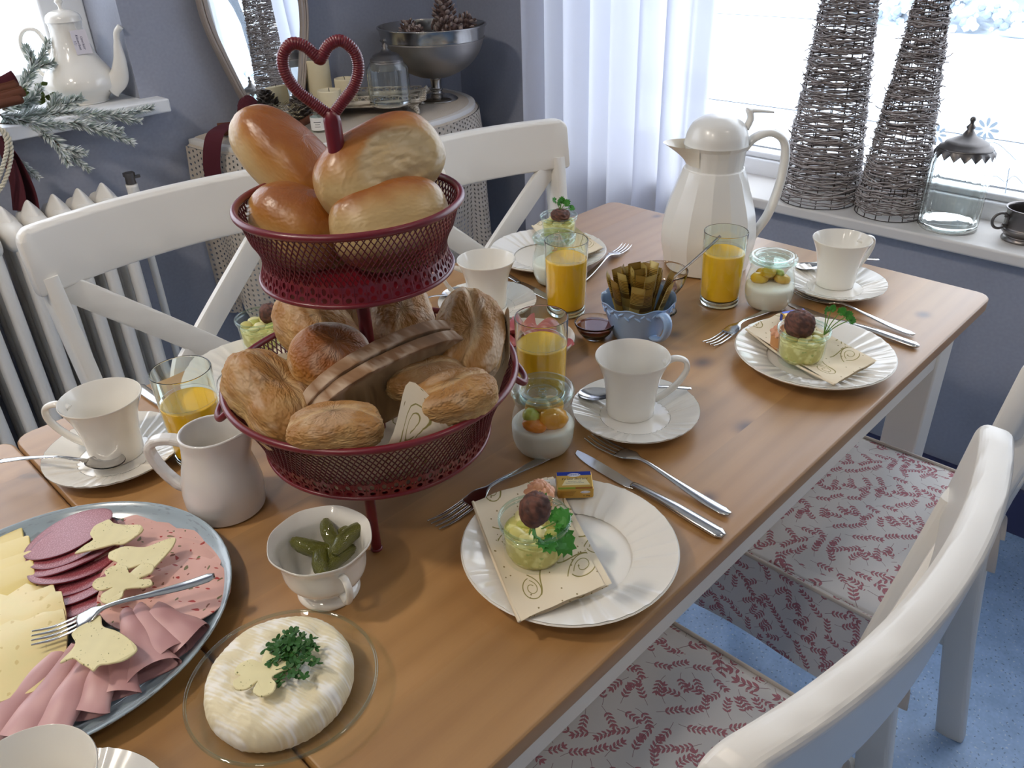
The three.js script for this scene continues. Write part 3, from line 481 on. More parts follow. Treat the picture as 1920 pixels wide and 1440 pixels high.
function pineCone(x, y, z, s, tilt, label) {
  const t = thing('pine_cone', label, 'pine cone', [x, y, z], rr(0, 6), 'pine cones in the silver bowl'); t.rotation.set(tilt[0], rr(0, 6), tilt[1]);
  const sc = [], tip = []; const base = blob(0.011, 0.024, 0.011, { seg: 16 });
  for (let i = 0; i < 46; i++) { const k = i / 46, a = i * 2.39996, y = lerp(-0.021, 0.024, k), r = 0.02 * Math.sin(PI * (0.18 + 0.75 * k)) ** 0.8; const g = blob(0.0075 * (1 - 0.35 * k), 0.0022, 0.0055 * (1 - 0.3 * k), { seg: 10 }); const m = new THREE.Matrix4().makeRotationY(-a).multiply(new THREE.Matrix4().makeTranslation(r * 0.8 + 0.004, y, 0)).multiply(new THREE.Matrix4().makeRotationZ(0.5 + 0.4 * k)); (i % 2 ? tip : sc).push(g.applyMatrix4(m)); }
  obj('cone_scales', [base, ...sc], coneMat, t); obj('pale_scales', tip, coneTip, t); t.scale.setScalar(s);
}
seed = 5;
[[1.34, 0.998, -0.80, 1.15, [0.9, 0.3], 'pine cone lowest at the left rim of the silver bowl'], [1.425, 1.008, -0.755, 1.45, [1.2, -0.2], 'largest pale pine cone at the front of the silver bowl'], [1.485, 1.008, -0.76, 1.35, [0.7, 0.5], 'pine cone at the right rim of the silver bowl'], [1.47, 1.005, -0.83, 1.3, [0.5, 0.8], 'pine cone behind the right one in the silver bowl'], [1.38, 1.0, -0.87, 1.2, [0.2, -0.6], 'pine cone at the back of the silver bowl'], [1.45, 1.045, -0.80, 1.4, [0.1, 0.2], 'dark pine cone standing on top of the heap in the silver bowl']].forEach((a) => pineCone(...a));
// small label bottle
{
  const t = thing('small_bottle', 'little clear bottle with a white label and silver cap on the lace', 'bottle', [0.985, LT, -0.765]);
  obj('bottle_body', lathe([[0, 0], [0.019, 0], [0.02, 0.003], [0.02, 0.04], [0.013, 0.047], [0.012, 0.05]], 32), M.thin, t);
  obj('paper_label', lathe([[0.0203, 0.006], [0.0203, 0.036]], 40), std({ map: canvasTex(256, 64, (x, W, H) => { x.fillStyle = '#e9e6e0'; x.fillRect(0, 0, W, H); x.fillStyle = '#777'; for (let k = 0; k < 4; k++) { x.fillRect(k * 64 + 14, 20, 36, 4); x.fillRect(k * 64 + 20, 32, 24, 3); x.fillRect(k * 64 + 18, 44, 28, 3); } }), roughness: 0.7 }), t);
  obj('silver_cap', lathe([[0.012, 0.047], [0.0145, 0.049], [0.0145, 0.06], [0.012, 0.063], [0, 0.064]], 32), M.silver, t);
}
// cinnamon bundle with velvet ribbon on the table edge
function stick(parent, A, B, r, up) { return obj('cinnamon_stick', [sweep([A, [(A[0] + B[0]) / 2, (A[1] + B[1]) / 2 + 0.0006, (A[2] + B[2]) / 2], B], (u) => [r * (1 + 0.1 * Math.sin(u * 9)), r * 0.8], { n: 12, rad: 10, up }), sweep([[A[0], A[1] + r * 0.6, A[2]], [B[0], B[1] + r * 0.6, B[2]]], [r * 0.45, r * 0.45], { n: 8, rad: 8, up })], M.cinnamon, parent); }
{
  const t = thing('cinnamon_bundle', 'cinnamon sticks tied with a burgundy velvet ribbon hanging over the lace table edge', 'decoration', [0, 0, 0]);
  const L = (px, py, h) => [px, py, h];
  stick(t, [0.80, LT + 0.012, -0.90], [0.935, LT + 0.012, -0.80], 0.009, [0, 1, 0]); stick(t, [0.785, LT + 0.012, -0.92], [0.92, LT + 0.012, -0.825], 0.009, [0, 1, 0]); stick(t, [0.79, LT + 0.027, -0.905], [0.93, LT + 0.028, -0.815], 0.009, [0, 1, 0]); stick(t, [0.93, LT + 0.014, -0.79], [1.01, LT + 0.02, -0.83], 0.010, [0, 1, 0]);
  obj('velvet_bow', [xf(blob(0.032, 0.026, 0.02, { e: 2.2, d: (v) => 0.12 * noise(v.x * 4, v.y * 4, v.z * 4) }), [0.868, LT + 0.062, -0.885], [0, 0.5, 0.3]), xf(blob(0.022, 0.016, 0.016, { e: 2.2, d: (v) => 0.12 * noise(v.x * 4, v.y * 4, v.z * 4) }), [0.90, LT + 0.05, -0.872], [0, 0.4, -0.5])], M.velvet, t);
  obj('velvet_ribbon', sweep([[0.8063, 0.8565, -0.87], [0.7726, 0.8556, -0.85], [0.7462, 0.8479, -0.835], [0.7297, 0.8237, -0.83], [0.7186, 0.7824, -0.83], [0.7173, 0.7472, -0.83]], [0.0016, 0.021], { n: 40, rad: 10, up: [0.7, 0, 0.71], e: 2.6 }), M.velvet, t);
  const tin = []; for (let i = 0; i < 260; i++) { const a = rr(0, 6.3), b = rr(-1, 1), r = rr(0.01, 0.026), c = [0.9 + rr(-0.03, 0.07), LT + 0.03 + rr(0, 0.035), -0.845 + rr(-0.02, 0.03)]; tin.push(sweep([c, [c[0] + r * Math.cos(a), c[1] + r * b * 0.6, c[2] + r * Math.sin(a)]], 0.0006, { n: 2, rad: 3, up: [0.1, 1, 0.2], straight: true })); }
  tag(obj('glitter_wire', tin, std({ color: hex('#b7a98a'), roughness: 0.25, metalness: 0.9 }), t), 'curly gold wire', null, null, 'stuff');
}
{ // snow-dusted dark cone and a tuft behind the rolls
  const t = thing('glitter_ornament', 'dark pine cone ornament with glitter in front of the mirror', 'decoration', [1.005, LT + 0.042, -0.87]);
  const sc = []; for (let i = 0; i < 60; i++) { const k = i / 60, a = i * 2.4, r = 0.026 * Math.sin(PI * (0.15 + 0.8 * k)); sc.push(blob(0.009, 0.003, 0.007, { seg: 8 }).applyMatrix4(new THREE.Matrix4().makeRotationY(-a).multiply(new THREE.Matrix4().makeTranslation(r, lerp(-0.036, 0.034, k), 0)).multiply(new THREE.Matrix4().makeRotationZ(0.6)))); }
  obj('cone_scales', [blob(0.016, 0.036, 0.016, { seg: 16 }), ...sc], std({ color: hex('#4c4340'), roughness: 0.5 }), t);
}
// ---------------------------------------------------------------- teapot on the left sill
{
  const t = thing('porcelain_teapot', 'tall white porcelain coffee pot with a paper tag on the left window sill', 'teapot', [0.575, 0.923, -1.088], 0);
  const turn = new THREE.Group(); 
  obj('pot_body', lathe(smooth([[0.0, 0.002], [0.046, 0], [0.05, 0.004], [0.056, 0.012], [0.076, 0.032], [0.0785, 0.048], [0.071, 0.066], [0.055, 0.09], [0.042, 0.118], [0.0355, 0.145], [0.0345, 0.16], [0.036, 0.172]], 60), 64), M.porcelain, t);
  const lid = obj('lid', lathe(smooth([[0.0375, 0.172], [0.0375, 0.175], [0.034, 0.186], [0.022, 0.194], [0.007, 0.197], [0.004, 0.2], [0.005, 0.206], [0.0085, 0.212], [0.006, 0.218], [0.0005, 0.22]], 50), 48), M.porcelain, t);
  obj('spout', sweep([[0.062, 0.035, 0.0], [0.088, 0.05, 0.0], [0.1, 0.085, 0], [0.104, 0.12, 0.0], [0.109, 0.145, 0], [0.121, 0.158, 0]], (u) => [lerp(0.031, 0.007, Math.min(1, u * 1.3) ** 0.75), lerp(0.024, 0.0075, Math.min(1, u * 1.3) ** 0.75)], { n: 40, rad: 20, up: [0, 0, 1] }), M.porcelain, t);
  obj('handle', sweep([[-0.036, 0.1, 0], [-0.05, 0.104, 0], [-0.052, 0.125, 0], [-0.066, 0.155, 0], [-0.09, 0.158, 0], [-0.107, 0.14, 0], [-0.108, 0.112, 0], [-0.092, 0.078, 0], [-0.07, 0.05, 0]], (u) => [0.0045, 0.0055], { n: 50, rad: 12, up: [0, 0, 1] }), M.porcelain, t);
  const tagTex = canvasTex(128, 192, (x, W, H) => { x.fillStyle = '#dcd6dc'; x.fillRect(0, 0, W, H); x.fillStyle = '#2b2540'; x.save(); x.translate(20, 60); x.rotate(PI / 2); x.font = 'italic bold 24px serif'; x.fillText('Geschirr', -10, -48); x.fillText('Kännchen', -26, -14); x.fillText('17,-', 20, 12); x.restore(); });
  const tg = new THREE.Group(); tg.name = 'price_tag'; t.add(tg); tg.position.set(0.036, 0.112, 0.031); tg.rotation.set(-0.16, 0.75, 0.0, 'YXZ');
  obj('paper', box(0.034, 0.05, 0.0008, [0.004, 0.02, 0]), std({ map: tagTex, roughness: 0.9 }), tg);
  obj('string', sweep([[0.004, 0.046, -0.0005], [0.0, 0.068, -0.004], [-0.003, 0.082, -0.03], [-0.002, 0.088, -0.044]], 0.0006, { n: 14, rad: 5, up: [1, 0, 0] }), std({ color: hex('#e8e4e0') }), tg);
  t.rotation.y = -0.76; t.position.set(0.566, 0.923, -1.076);
}
// ---------------------------------------------------------------- frosted fir branches
const needleMat = std({ vertexColors: true, roughness: 0.85 });
function firBranch(label, pts, w, dens, frost, side = []) {
  const t = thing('fir_branch', label, 'branch', [0, 0, 0], 0, 'frosted fir branches');
  const stems = [], nd = [];
  const run = (P, ww) => {
    stems.push(sweep(P, (u) => [0.0022 * (1 - 0.6 * u), 0.0022 * (1 - 0.6 * u)], { n: 16, rad: 6, up: [0.2, 1, 0.1] }));
    const c = new THREE.CatmullRomCurve3(P.map((p) => V(p))), L = c.getLength(), n = Math.round(L * dens * 1.7);
    for (let i = 0; i < n; i++) {
      const u = i / n, p = c.getPointAt(u), T = c.getTangentAt(u), a = rr(0, 2 * PI); const X = new THREE.Vector3().crossVectors(V(0.1, 1, 0.1), T).normalize(), Y = new THREE.Vector3().crossVectors(T, X);
      let d = X.multiplyScalar(Math.cos(a)).add(Y.multiplyScalar(Math.sin(a))).multiplyScalar(0.75).addScaledVector(T, 0.8).normalize(), l = ww * 1.3 * rr(0.75, 1.1) * (0.6 + 0.4 * Math.sin(PI * Math.min(1, u * 1.1 + 0.12)));
      const s = new THREE.Vector3().crossVectors(d, V(rr(-1, 1), rr(-1, 1), rr(-1, 1))).normalize().multiplyScalar(0.0015), q = p.clone().addScaledVector(d, l), m = p.clone().addScaledVector(d, l * 0.5), nrm = new THREE.Vector3().crossVectors(d, s).normalize();
      const f = rnd() < frost ? 1 : 0.25, C = new THREE.Color(), C2 = new THREE.Color(); C.setRGB(lerp(0.10, 0.42, f * 0.7), lerp(0.16, 0.46, f * 0.7), lerp(0.12, 0.44, f * 0.7)); C2.setRGB(lerp(0.22, 0.72, f), lerp(0.30, 0.76, f), lerp(0.25, 0.75, f));
      const A = p.clone().sub(s), B = p.clone().add(s), E = m.clone().addScaledVector(s, 1.3), F = m.clone().addScaledVector(s, -1.3); nd.push([A, B, E, C, C, C2, nrm], [A, E, F, C, C2, C2, nrm], [F, E, q, C2, C2, C2, nrm]);
    }
  };
  run(pts, w); for (const s of side) run(s, w * 0.85);
  const pos = [], col = [], nor = []; for (const [a, b, c, x, y, z, m] of nd) { pos.push(...a.toArray(), ...b.toArray(), ...c.toArray()); col.push(...x.toArray(), ...y.toArray(), ...z.toArray()); for (let k = 0; k < 3; k++) nor.push(m.x, m.y, m.z); }
  const g = new THREE.BufferGeometry(); g.setAttribute('position', new THREE.Float32BufferAttribute(pos, 3)); g.computeVertexNormals(); g.setAttribute('color', new THREE.Float32BufferAttribute(col, 3));
  obj('stem', stems, std({ color: hex('#5d4a3a'), roughness: 0.9 }), t); tag(obj('needles', g, needleMat, t), 'frosted needles', null, null, 'stuff');
}
seed = 31;
firBranch('longest frosted fir branch lying along the front of the left sill toward the right', [[0.4002, 0.9322, -1], [0.4838, 0.9261, -0.96], [0.5532, 0.9119, -0.94], [0.6536, 0.9122, -0.93]], 0.02, 1500, 0.75, [[[0.5704, 0.9089, -0.94], [0.6166, 0.8909, -0.925]]]);
firBranch('frosted fir branch hanging over the middle of the left sill, tip down to the right', [[0.4441, 0.9192, -0.98], [0.4926, 0.9044, -0.94], [0.5361, 0.8806, -0.92], [0.582, 0.852, -0.91]], 0.02, 1500, 0.75, [[[0.5086, 0.8937, -0.93], [0.5656, 0.8811, -0.91]]]);
firBranch('frosted fir branch drooping lowest below the left sill', [[0.4047, 0.9097, -0.97], [0.4266, 0.8843, -0.93], [0.4424, 0.8565, -0.92], [0.4723, 0.8156, -0.91]], 0.02, 1500, 0.8, [[[0.4294, 0.8762, -0.92], [0.4341, 0.835, -0.9]], [[0.4409, 0.8625, -0.92], [0.4729, 0.851, -0.9]]]);
firBranch('green fir sprig standing up against the left window glass', [[0.423, 0.9625, -1.04], [0.4702, 1.0145, -1.06], [0.4961, 1.029, -1.07], [0.5221, 1.0582, -1.08]], 0.02, 1300, 0.4, [[[0.4723, 1.0176, -1.06], [0.4742, 1.0551, -1.08]], [[0.4735, 1.0108, -1.06], [0.5111, 1.0199, -1.05]]]);
firBranch('bushy fir branch at the left end of the sill under the cinnamon sticks', [[0.3517, 0.9234, -0.99], [0.3783, 0.9278, -0.97], [0.4222, 0.9311, -0.97], [0.455, 0.9099, -0.95]], 0.024, 2200, 0.5, [[[0.3734, 0.9454, -1.02], [0.4239, 0.9559, -1], [0.4528, 0.9789, -1]], [[0.3872, 0.966, -1.06], [0.4308, 0.9769, -1.05], [0.4525, 1.0004, -1.06]], [[0.3548, 0.9427, -0.98], [0.4017, 0.9219, -0.95], [0.4837, 0.9001, -0.95]], [[0.4633, 0.9337, -0.99], [0.4887, 0.9426, -0.975], [0.5183, 0.9513, -0.965]], [[0.4517, 0.9257, -0.98], [0.4789, 0.9593, -0.99]]]);
firBranch('short fir tip poking out beside the hanging velvet ribbon', [[0.3483, 0.8576, -0.93], [0.3539, 0.8396, -0.91], [0.3666, 0.8226, -0.9]], 0.016, 1500, 0.8);
{ // ivy-green leaves between the branches
  const t = thing('ivy_sprig', 'small dark green leaf sprig among the fir branches', 'branch', [0, 0, 0]);
  seed = 3; const lv = []; for (let i = 0; i < 26; i++) { const P = V([0.4508, 0.9603, -1.02]).add(V(rr(-0.03, 0.03), rr(-0.04, 0.03), rr(-0.02, 0.02))); lv.push(xf(plate(shapeOf([[0, 0], [0.008, 0.006], [0.018, 0], [0.008, -0.006]], true), 0.0006), P.toArray(), [rr(0, 6), rr(0, 6), rr(0, 6)])); }
  obj('leaf', lv, std({ color: hex('#4a5a14'), roughness: 0.6 }), t).userData.kind = 'stuff';
}
{ // cinnamon, velvet and cord at the left edge
  const t = thing('cinnamon_bundle', 'cinnamon sticks wrapped in burgundy ribbon at the left end of the window sill', 'decoration', [0, 0, 0]);
  for (const [a, b, r] of [[[0.3157, 0.9922, -0.93], [0.3941, 0.9985, -0.95], 0.012], [[0.3085, 0.9792, -0.92], [0.3994, 0.9862, -0.94], 0.012], [[0.3029, 0.9711, -0.91], [0.3885, 0.9753, -0.93], 0.012], [[0.3167, 0.9821, -0.945], [0.4017, 0.9873, -0.965], 0.012]]) stick(t, a, b, r, [0, 1, 0]);
  obj('velvet_wrap', sweep([[0.3241, 1.0046, -0.945], [0.3636, 1.0037, -0.945], [0.398, 1.0121, -0.955]], [0.005, 0.016], { n: 12, rad: 10, up: [0, 1, 0] }), M.velvet, t);
}
{
  const t = thing('velvet_ribbon', 'burgundy velvet ribbon hanging in loops in front of the radiator', 'ribbon', [0, 0, 0]);
  const rib = (P, w, up) => sweep(P, (u) => [0.0022, w * (0.8 + 0.3 * u)], { n: 40, rad: 10, up, e: 2.4 });
  obj('ribbon_tail', rib([[0.3101, 0.9244, -0.9], [0.3216, 0.8793, -0.9], [0.3213, 0.825, -0.895], [0.3082, 0.7676, -0.885]].map((p, i) => p), 0.028, [0.2, 0.1, 1]), M.velvet, t);
  obj('ribbon_tail', rib([[0.3241, 0.9149, -0.91], [0.3372, 0.8539, -0.9], [0.3404, 0.792, -0.895], [0.3257, 0.7279, -0.885]], 0.024, [0.2, 0.1, 1]), M.velvet, t);
}
{
  const t = thing('twisted_cord', 'twisted silver white cord looped over the ribbon at the left edge', 'cord', [0, 0, 0]);
  const cord = (P) => { const c = new THREE.CatmullRomCurve3(P.map((p) => V(p))), out = []; for (let k = 0; k < 2; k++) { const pts = []; for (let i = 0; i <= 90; i++) { const u = i / 90, p = c.getPointAt(u), T = c.getTangentAt(u), X = new THREE.Vector3().crossVectors(V(0, 0, 1), T).normalize(), Y = new THREE.Vector3().crossVectors(T, X), a = u * 75 + k * PI; pts.push(p.addScaledVector(X, Math.cos(a) * 0.0022).addScaledVector(Y, Math.sin(a) * 0.0022).toArray()); } out.push(sweep(pts, 0.0026, { n: 180, rad: 6, up: [0, 0, 1] })); } return out; };
  const mat = std({ color: hex('#cfc8b4'), roughness: 0.6 });
  obj('cord_loop', cord([[0.2989, 0.9418, -0.88], [0.3207, 0.9322, -0.875], [0.3221, 0.9075, -0.87], [0.3021, 0.8668, -0.87], [0.2781, 0.8323, -0.88], [0.2436, 0.809, -0.89]]), mat, t);
  obj('cord_loop', cord([[0.3053, 0.942, -0.885], [0.3257, 0.9292, -0.875], [0.3274, 0.899, -0.87], [0.3089, 0.8566, -0.87], [0.2846, 0.825, -0.87], [0.2463, 0.796, -0.88]]), mat, t);
}

// ---------------------------------------------------------------- crockery
const T0 = 0.75;
// turned dish with flutes on its rim: prof = [[r, y, fluteAmount]...]
function dish(prof, nfl, amp, seg = 192) {
  const pts = prof.map((p) => new THREE.Vector3(...p)), c = new THREE.CatmullRomCurve3(pts, false, 'centripetal'), n = prof.length * 5, L = []; for (let i = 0; i <= n; i++) L.push(c.getPoint(i / n));
  return grid((u, v) => { const p = L[Math.round(v * n)], a = u * 2 * PI, q = ((u * nfl) % 1), rid = Math.exp(-(((q - 0.5) / 0.16) ** 2)) - 0.5 * Math.exp(-(((q - 0.8) / 0.12) ** 2)); const k = ((u * 5) % 1) < 0.72 ? 1 : 0.15; return [p.x * Math.cos(a), p.y + amp * rid * p.z * k, -p.x * Math.sin(a)]; }, seg, n, true);
}
function plateAt(x, z, label, turn) {
  const t = thing('dinner_plate', label, 'plate', [x, T0, z], turn, 'white breakfast plates');
  obj('plate_body', dish([[0.101, 0.0185, 0.2], [0.1, 0.0175, 0.2], [0.085, 0.0125, 0], [0.066, 0.0045, 0], [0.058, 0.0004, 0], [0.054, 0.0004, 0], [0.05, 0.003, 0], [0.025, 0.003, 0], [0.0001, 0.003, 0]].reverse().concat([[0.1015, 0.0195, 0.3], [0.1, 0.0205, 0.6], [0.088, 0.0178, 1], [0.074, 0.0135, 1], [0.067, 0.0095, 0.2], [0.062, 0.0077, 0], [0.057, 0.007, 0], [0.05, 0.0068, 0], [0.025, 0.0067, 0], [0.0001, 0.0067, 0]]), 34, 0.0009), M.porcelain, t);
  return t;
}
plateAt(0.291, 0.641, 'white plate in the foreground with a napkin, salad jar and butter portion', 2.6);
plateAt(0.798, 0.633, 'white plate nearest the right far corner, carrying a napkin, salad jar and butter', 1.4);
plateAt(0.845, 0.117, 'white plate at the far left setting beside the curtain', 0.8);
plateAt(0.278, 0.117, 'white plate on the left side, half hidden behind the bread basket', 0.2);
function saucerAt(x, z, label, turn) {
  const t = thing('saucer', label, 'saucer', [x, T0, z], turn, 'white fluted saucers');
  obj('saucer_body', dish([[0.0001, 0.003, 0], [0.036, 0.003, 0], [0.04, 0, 0], [0.046, 0.003, 0], [0.066, 0.011, 0.1], [0.0735, 0.0155, 0.2], [0.0748, 0.0168, 0.4], [0.0735, 0.0176, 0.6], [0.064, 0.0145, 1], [0.05, 0.0095, 1], [0.042, 0.0068, 0.2], [0.037, 0.0063, 0], [0.03, 0.0062, 0], [0.015, 0.0062, 0], [0.0001, 0.0062, 0]], 30, 0.0010, 180), M.porcelain, t);
}
const cupGeo = lathe([...smooth([[0.001, 0.0], [0.026, 0], [0.0288, 0.002], [0.0296, 0.012], [0.0305, 0.028], [0.034, 0.048], [0.0395, 0.064], [0.0442, 0.0745]], 30), ...smooth([[0.0437, 0.0755], [0.0428, 0.0745], [0.038, 0.063], [0.0322, 0.047], [0.0288, 0.028], [0.0275, 0.012], [0.02, 0.005], [0.001, 0.0045]], 30)], 72);
const cupHandle = sweep([[0.037, 0.062, 0], [0.05, 0.068, 0], [0.063, 0.064, 0], [0.066, 0.052, 0], [0.058, 0.036, 0], [0.044, 0.022, 0], [0.0295, 0.013, 0]], (u) => [0.0032 + 0.001 * Math.abs(u - 0.5), 0.0052], { n: 48, rad: 14, up: [0, 0, 1] });
function cupAt(x, z, turn, label, y = 0.7566) {
  const t = thing('coffee_cup', label, 'cup', [x, y, z], turn, 'white coffee cups');
  obj('cup_body', cupGeo, M.porcelain, t); obj('handle', cupHandle, M.porcelain, t);
}
// teaspoon along +x, bowl at the origin
const spoonGeo = (() => {
  const bowl = grid((u, v) => { const a = u * 2 * PI, r = v, x = 0.022 * r * Math.cos(a), z = 0.0145 * r * Math.sin(a) * (1 - 0.15 * Math.cos(a)); return [x, 0.0055 * (r * r - 1) + 0.0005, -z]; }, 36, 8, true);
  const under = grid((u, v) => { const a = -u * 2 * PI, r = v, x = 0.0222 * r * Math.cos(a), z = 0.0147 * r * Math.sin(a) * (1 - 0.15 * Math.cos(a)); return [x, 0.0055 * (r * r - 1) - 0.0006, -z]; }, 36, 8, true);
  const hd = sweep([[0.019, 0.0, 0], [0.03, 0.003, 0], [0.05, 0.0065, 0], [0.085, 0.0055, 0], [0.115, 0.002, 0]], (u) => [u < 0.25 ? lerp(0.0042, 0.0022, u / 0.25) : lerp(0.0022, 0.0048, (u - 0.25) / 0.75) * (u > 0.97 ? 0.75 : 1), 0.0009], { n: 40, rad: 12, up: [0, 1, 0] });
  return [join([bowl, under]), hd];
})();
function spoonAt(A, B, label, pitch = 0.03, roll = 0) {
  const t = thing('teaspoon', label, 'spoon', A, 0, 'teaspoons on the saucers'); t.rotation.set(roll, turnTo(A, B), pitch, 'YZX');
  obj('spoon_bowl', spoonGeo[0], M.steel, t); obj('handle', spoonGeo[1], M.steel, t);
}
const far2 = [1.05, 0.548];
saucerAt(0.53, 0.54, 'fluted white saucer in the middle of the right side under a cup', 0.4);
cupAt(0.535, 0.529, turnTo([0, 0, 0], [0.72, 0, 0.62]), 'white coffee cup in the middle of the table, behind the foreground fork');
spoonAt([0.522, 0.7695, 0.487], [0.603, 0, 0.574], 'teaspoon lying behind the middle cup, its handle pointing right');
saucerAt(far2[0] - 0.012, far2[1] + 0.002, 'fluted white saucer nearest the large window', 2.2);
cupAt(far2[0], far2[1] - 0.004, turnTo([0, 0, 0], [0.9, 0, 0.35]), 'white coffee cup nearest the large window and the right far corner');
spoonAt([1.062, 0.769, 0.492], [1.141, 0, 0.565], 'teaspoon behind the cup nearest the window');
saucerAt(0.069, 0.146, 'fluted white saucer at the left edge under a cup, spoon across it', 1.1);
cupAt(0.072, 0.142, turnTo([0, 0, 0], [-0.70, 0, -0.70]), 'white coffee cup at the left edge of the table, handle to the left');
spoonAt([0.049, 0.7705, 0.170], [-0.028, 0, 0.095], 'teaspoon in front of the left cup, pointing out of the saucer to the left');
saucerAt(0.63, 0.185, 'fluted white saucer behind the bread basket', 0.1);
cupAt(0.636, 0.180, turnTo([0, 0, 0], [-0.85, 0, -0.5]), 'white coffee cup behind the bread basket, next to the middle juice glass');
spoonAt([0.615, 0.7695, 0.125], [0.55, 0, 0.125], 'teaspoon mostly hidden behind the rear cup');
saucerAt(-0.157, 0.583, 'white saucer cut off by the bottom edge of the picture', 0.6);
cupAt(-0.155, 0.579, turnTo([0, 0, 0], [-0.7, 0, -0.7]), 'white cup in the bottom left corner of the picture, cut off');

// cutlery along +x from the tip
const forkGeo = (() => {
  const prong = (z) => sweep([[0, 0.0035, z * 1.05], [0.02, 0.001, z], [0.042, 0.0025, z * 0.97], [0.05, 0.004, z * 0.93]], (u) => [lerp(0.0007, 0.0016, Math.min(1, u * 3)), 0.0009], { n: 14, rad: 8, up: [0, 1, 0] });
  const neck = sweep([[0.046, 0.0033, 0], [0.056, 0.0052, 0], [0.07, 0.0085, 0], [0.09, 0.0095, 0], [0.12, 0.0065, 0], [0.16, 0.0032, 0], [0.195, 0.0028, 0]], (u) => { const q = u; return [q < 0.09 ? lerp(0.0108, 0.0105, q / 0.09) : q < 0.22 ? lerp(0.0105, 0.0029, sst(q, 0.09, 0.22)) : lerp(0.0029, 0.0068, sst(q, 0.25, 0.9)) * (q > 0.95 ? 1 - (q - 0.95) * 9 : 1), 0.0013]; }, { n: 60, rad: 12, up: [0, 1, 0] });
  return [[-0.0088, -0.003, 0.003, 0.0088].map(prong), neck];
})();
function forkAt(A, B, label, y = T0 + 0.0012, pitch = 0, k = 1) {
  const t = thing('dinner_fork', label, 'fork', [A[0], y, A[2]], 0, 'forks'); t.scale.set(k, 1, Math.sqrt(k)); t.rotation.set(0, turnTo(A, B), pitch, 'YZX');
  forkGeo[0].forEach((g) => obj('tine', g, M.steel, t)); obj('handle', forkGeo[1], M.steel, t);
}
const knifeGeo = (() => {
  const blade = (() => { const s = shapeOf([[0, 0.004], [0.006, -0.004], [0.03, -0.0085], [0.07, -0.009], [0.088, -0.006], [0.092, 0.003], [0.06, 0.0055], [0.02, 0.006]], true); return plate(s, 0.0012, 0.0003, 1); })();
  const hd = sweep([[0.086, 0.0022, 0], [0.1, 0.0035, 0], [0.14, 0.0042, 0], [0.18, 0.004, 0], [0.203, 0.0036, 0]], (u) => [lerp(0.0042, 0.0078, sst(u, 0, 0.75)) * (u > 0.95 ? 1 - (u - 0.95) * 10 : 1), lerp(0.0016, 0.0036, sst(u, 0, 0.5)) * (u > 0.95 ? 1 - (u - 0.95) * 10 : 1)], { n: 40, rad: 14, up: [0, 1, 0] });
  return [blade, hd];
})();
function knifeAt(A, B, label) {
  const t = thing('dinner_knife', label, 'knife', [A[0], T0 + 0.0004, A[2]], turnTo(A, B), 'knives');
  obj('blade', knifeGeo[0], M.steel, t); obj('handle', knifeGeo[1], M.steel, t);
}
forkAt([0.4633, 0.75, 0.525], [0.4465, 0.75, 0.7276], 'fork right of the front plate, tines up toward the yogurt jar');
knifeAt([0.4304, 0.75, 0.5301], [0.4151, 0.75, 0.7298], 'knife right of the front plate, between plate and fork');
forkAt([0.2345, 0.75, 0.5097], [0.43, 0, 0.517], 'dark fork left of the front plate, under the bread basket');
forkAt([0.9851, 0.75, 0.1843], [0.7945, 0.75, 0.2299], 'fork beside the far left plate, tines toward the vacuum jug');
knifeAt([0.722, 0, 0.235], [0.7422, 0.75, 0.1162], 'knife lying behind the middle juice glass, beside the rear cup');
forkAt([0.9917, 0.75, 0.5118], [0.9568, 0.75, 0.7164], 'fork at the right far setting, its handle reaching toward the table edge');
knifeAt([0.945, 0, 0.52], [0.9273, 0.75, 0.7233], 'knife at the right far setting, just in front of the fork');
forkAt([0.7477, 0.75, 0.5037], [0.94, 0, 0.516], 'small looking fork left of the right far plate, tines over bare wood');
knifeAt([0.158, 0, 0.205], [0.1576, 0.75, 0.0127], 'knife on the left side between the juice glass and the half hidden plate');

// ---------------------------------------------------------------- juice glasses
const jg = { H: 0.116, r0: 0.0296, r1: 0.0326 };
const jgWall = [lathe([[0.0001, 0.0], [0.026, 0], [0.0292, 0.002], [jg.r0, 0.006], [jg.r1, jg.H - 0.001]], 64), ];
function juiceAt(x, z, level, label) {
  const t = thing('juice_glass', label, 'glass', [x, T0, z], 0, 'glasses of orange juice');
  obj('glass_body', jgWall, M.thin, t);
  const rO = (y) => lerp(jg.r0, jg.r1, y / jg.H);
  obj('glass_rim', lathe([[rO(level + 0.004) - 0.0001, level + 0.004], [jg.r1 - 0.0001, jg.H - 0.001], [jg.r1 - 0.0007, jg.H], [jg.r1 - 0.0016, jg.H - 0.001], [rO(level + 0.004) - 0.0013, level + 0.004], [rO(level + 0.004) - 0.0001, level + 0.004]], 64), M.glass, t);
  obj('glass_base', lathe([[0.0001, 0.0006], [0.026, 0.0006], [0.0288, 0.0028], [0.0292, 0.009], [0.026, 0.0102], [0.0001, 0.0102]], 56), M.glass, t);
  const rl = lerp(jg.r0 - 0.0009, jg.r1 - 0.0009, level / jg.H);
  obj('orange_juice', lathe([[0.0001, 0.0106], [jg.r0 - 0.0045, 0.0106], [jg.r0 - 0.0015, 0.0135], [rl - 0.0001, level - 0.0012], [rl - 0.0002, level + 0.0004], [rl - 0.0016, level - 0.0004], [0.0001, level - 0.0006]], 64), M.juice, t);
}
juiceAt(0.884, 0.437, 0.083, 'glass of orange juice between the vacuum jug and the right far yogurt jar');
juiceAt(0.706, 0.279, 0.087, 'glass of orange juice in the middle, left of the blue sugar cup');
juiceAt(0.492, 0.424, 0.079, 'glass of orange juice right behind the bread basket, in front of the ham');
juiceAt(0.139, 0.215, 0.075, 'glass of orange juice at the left, behind the milk jug');

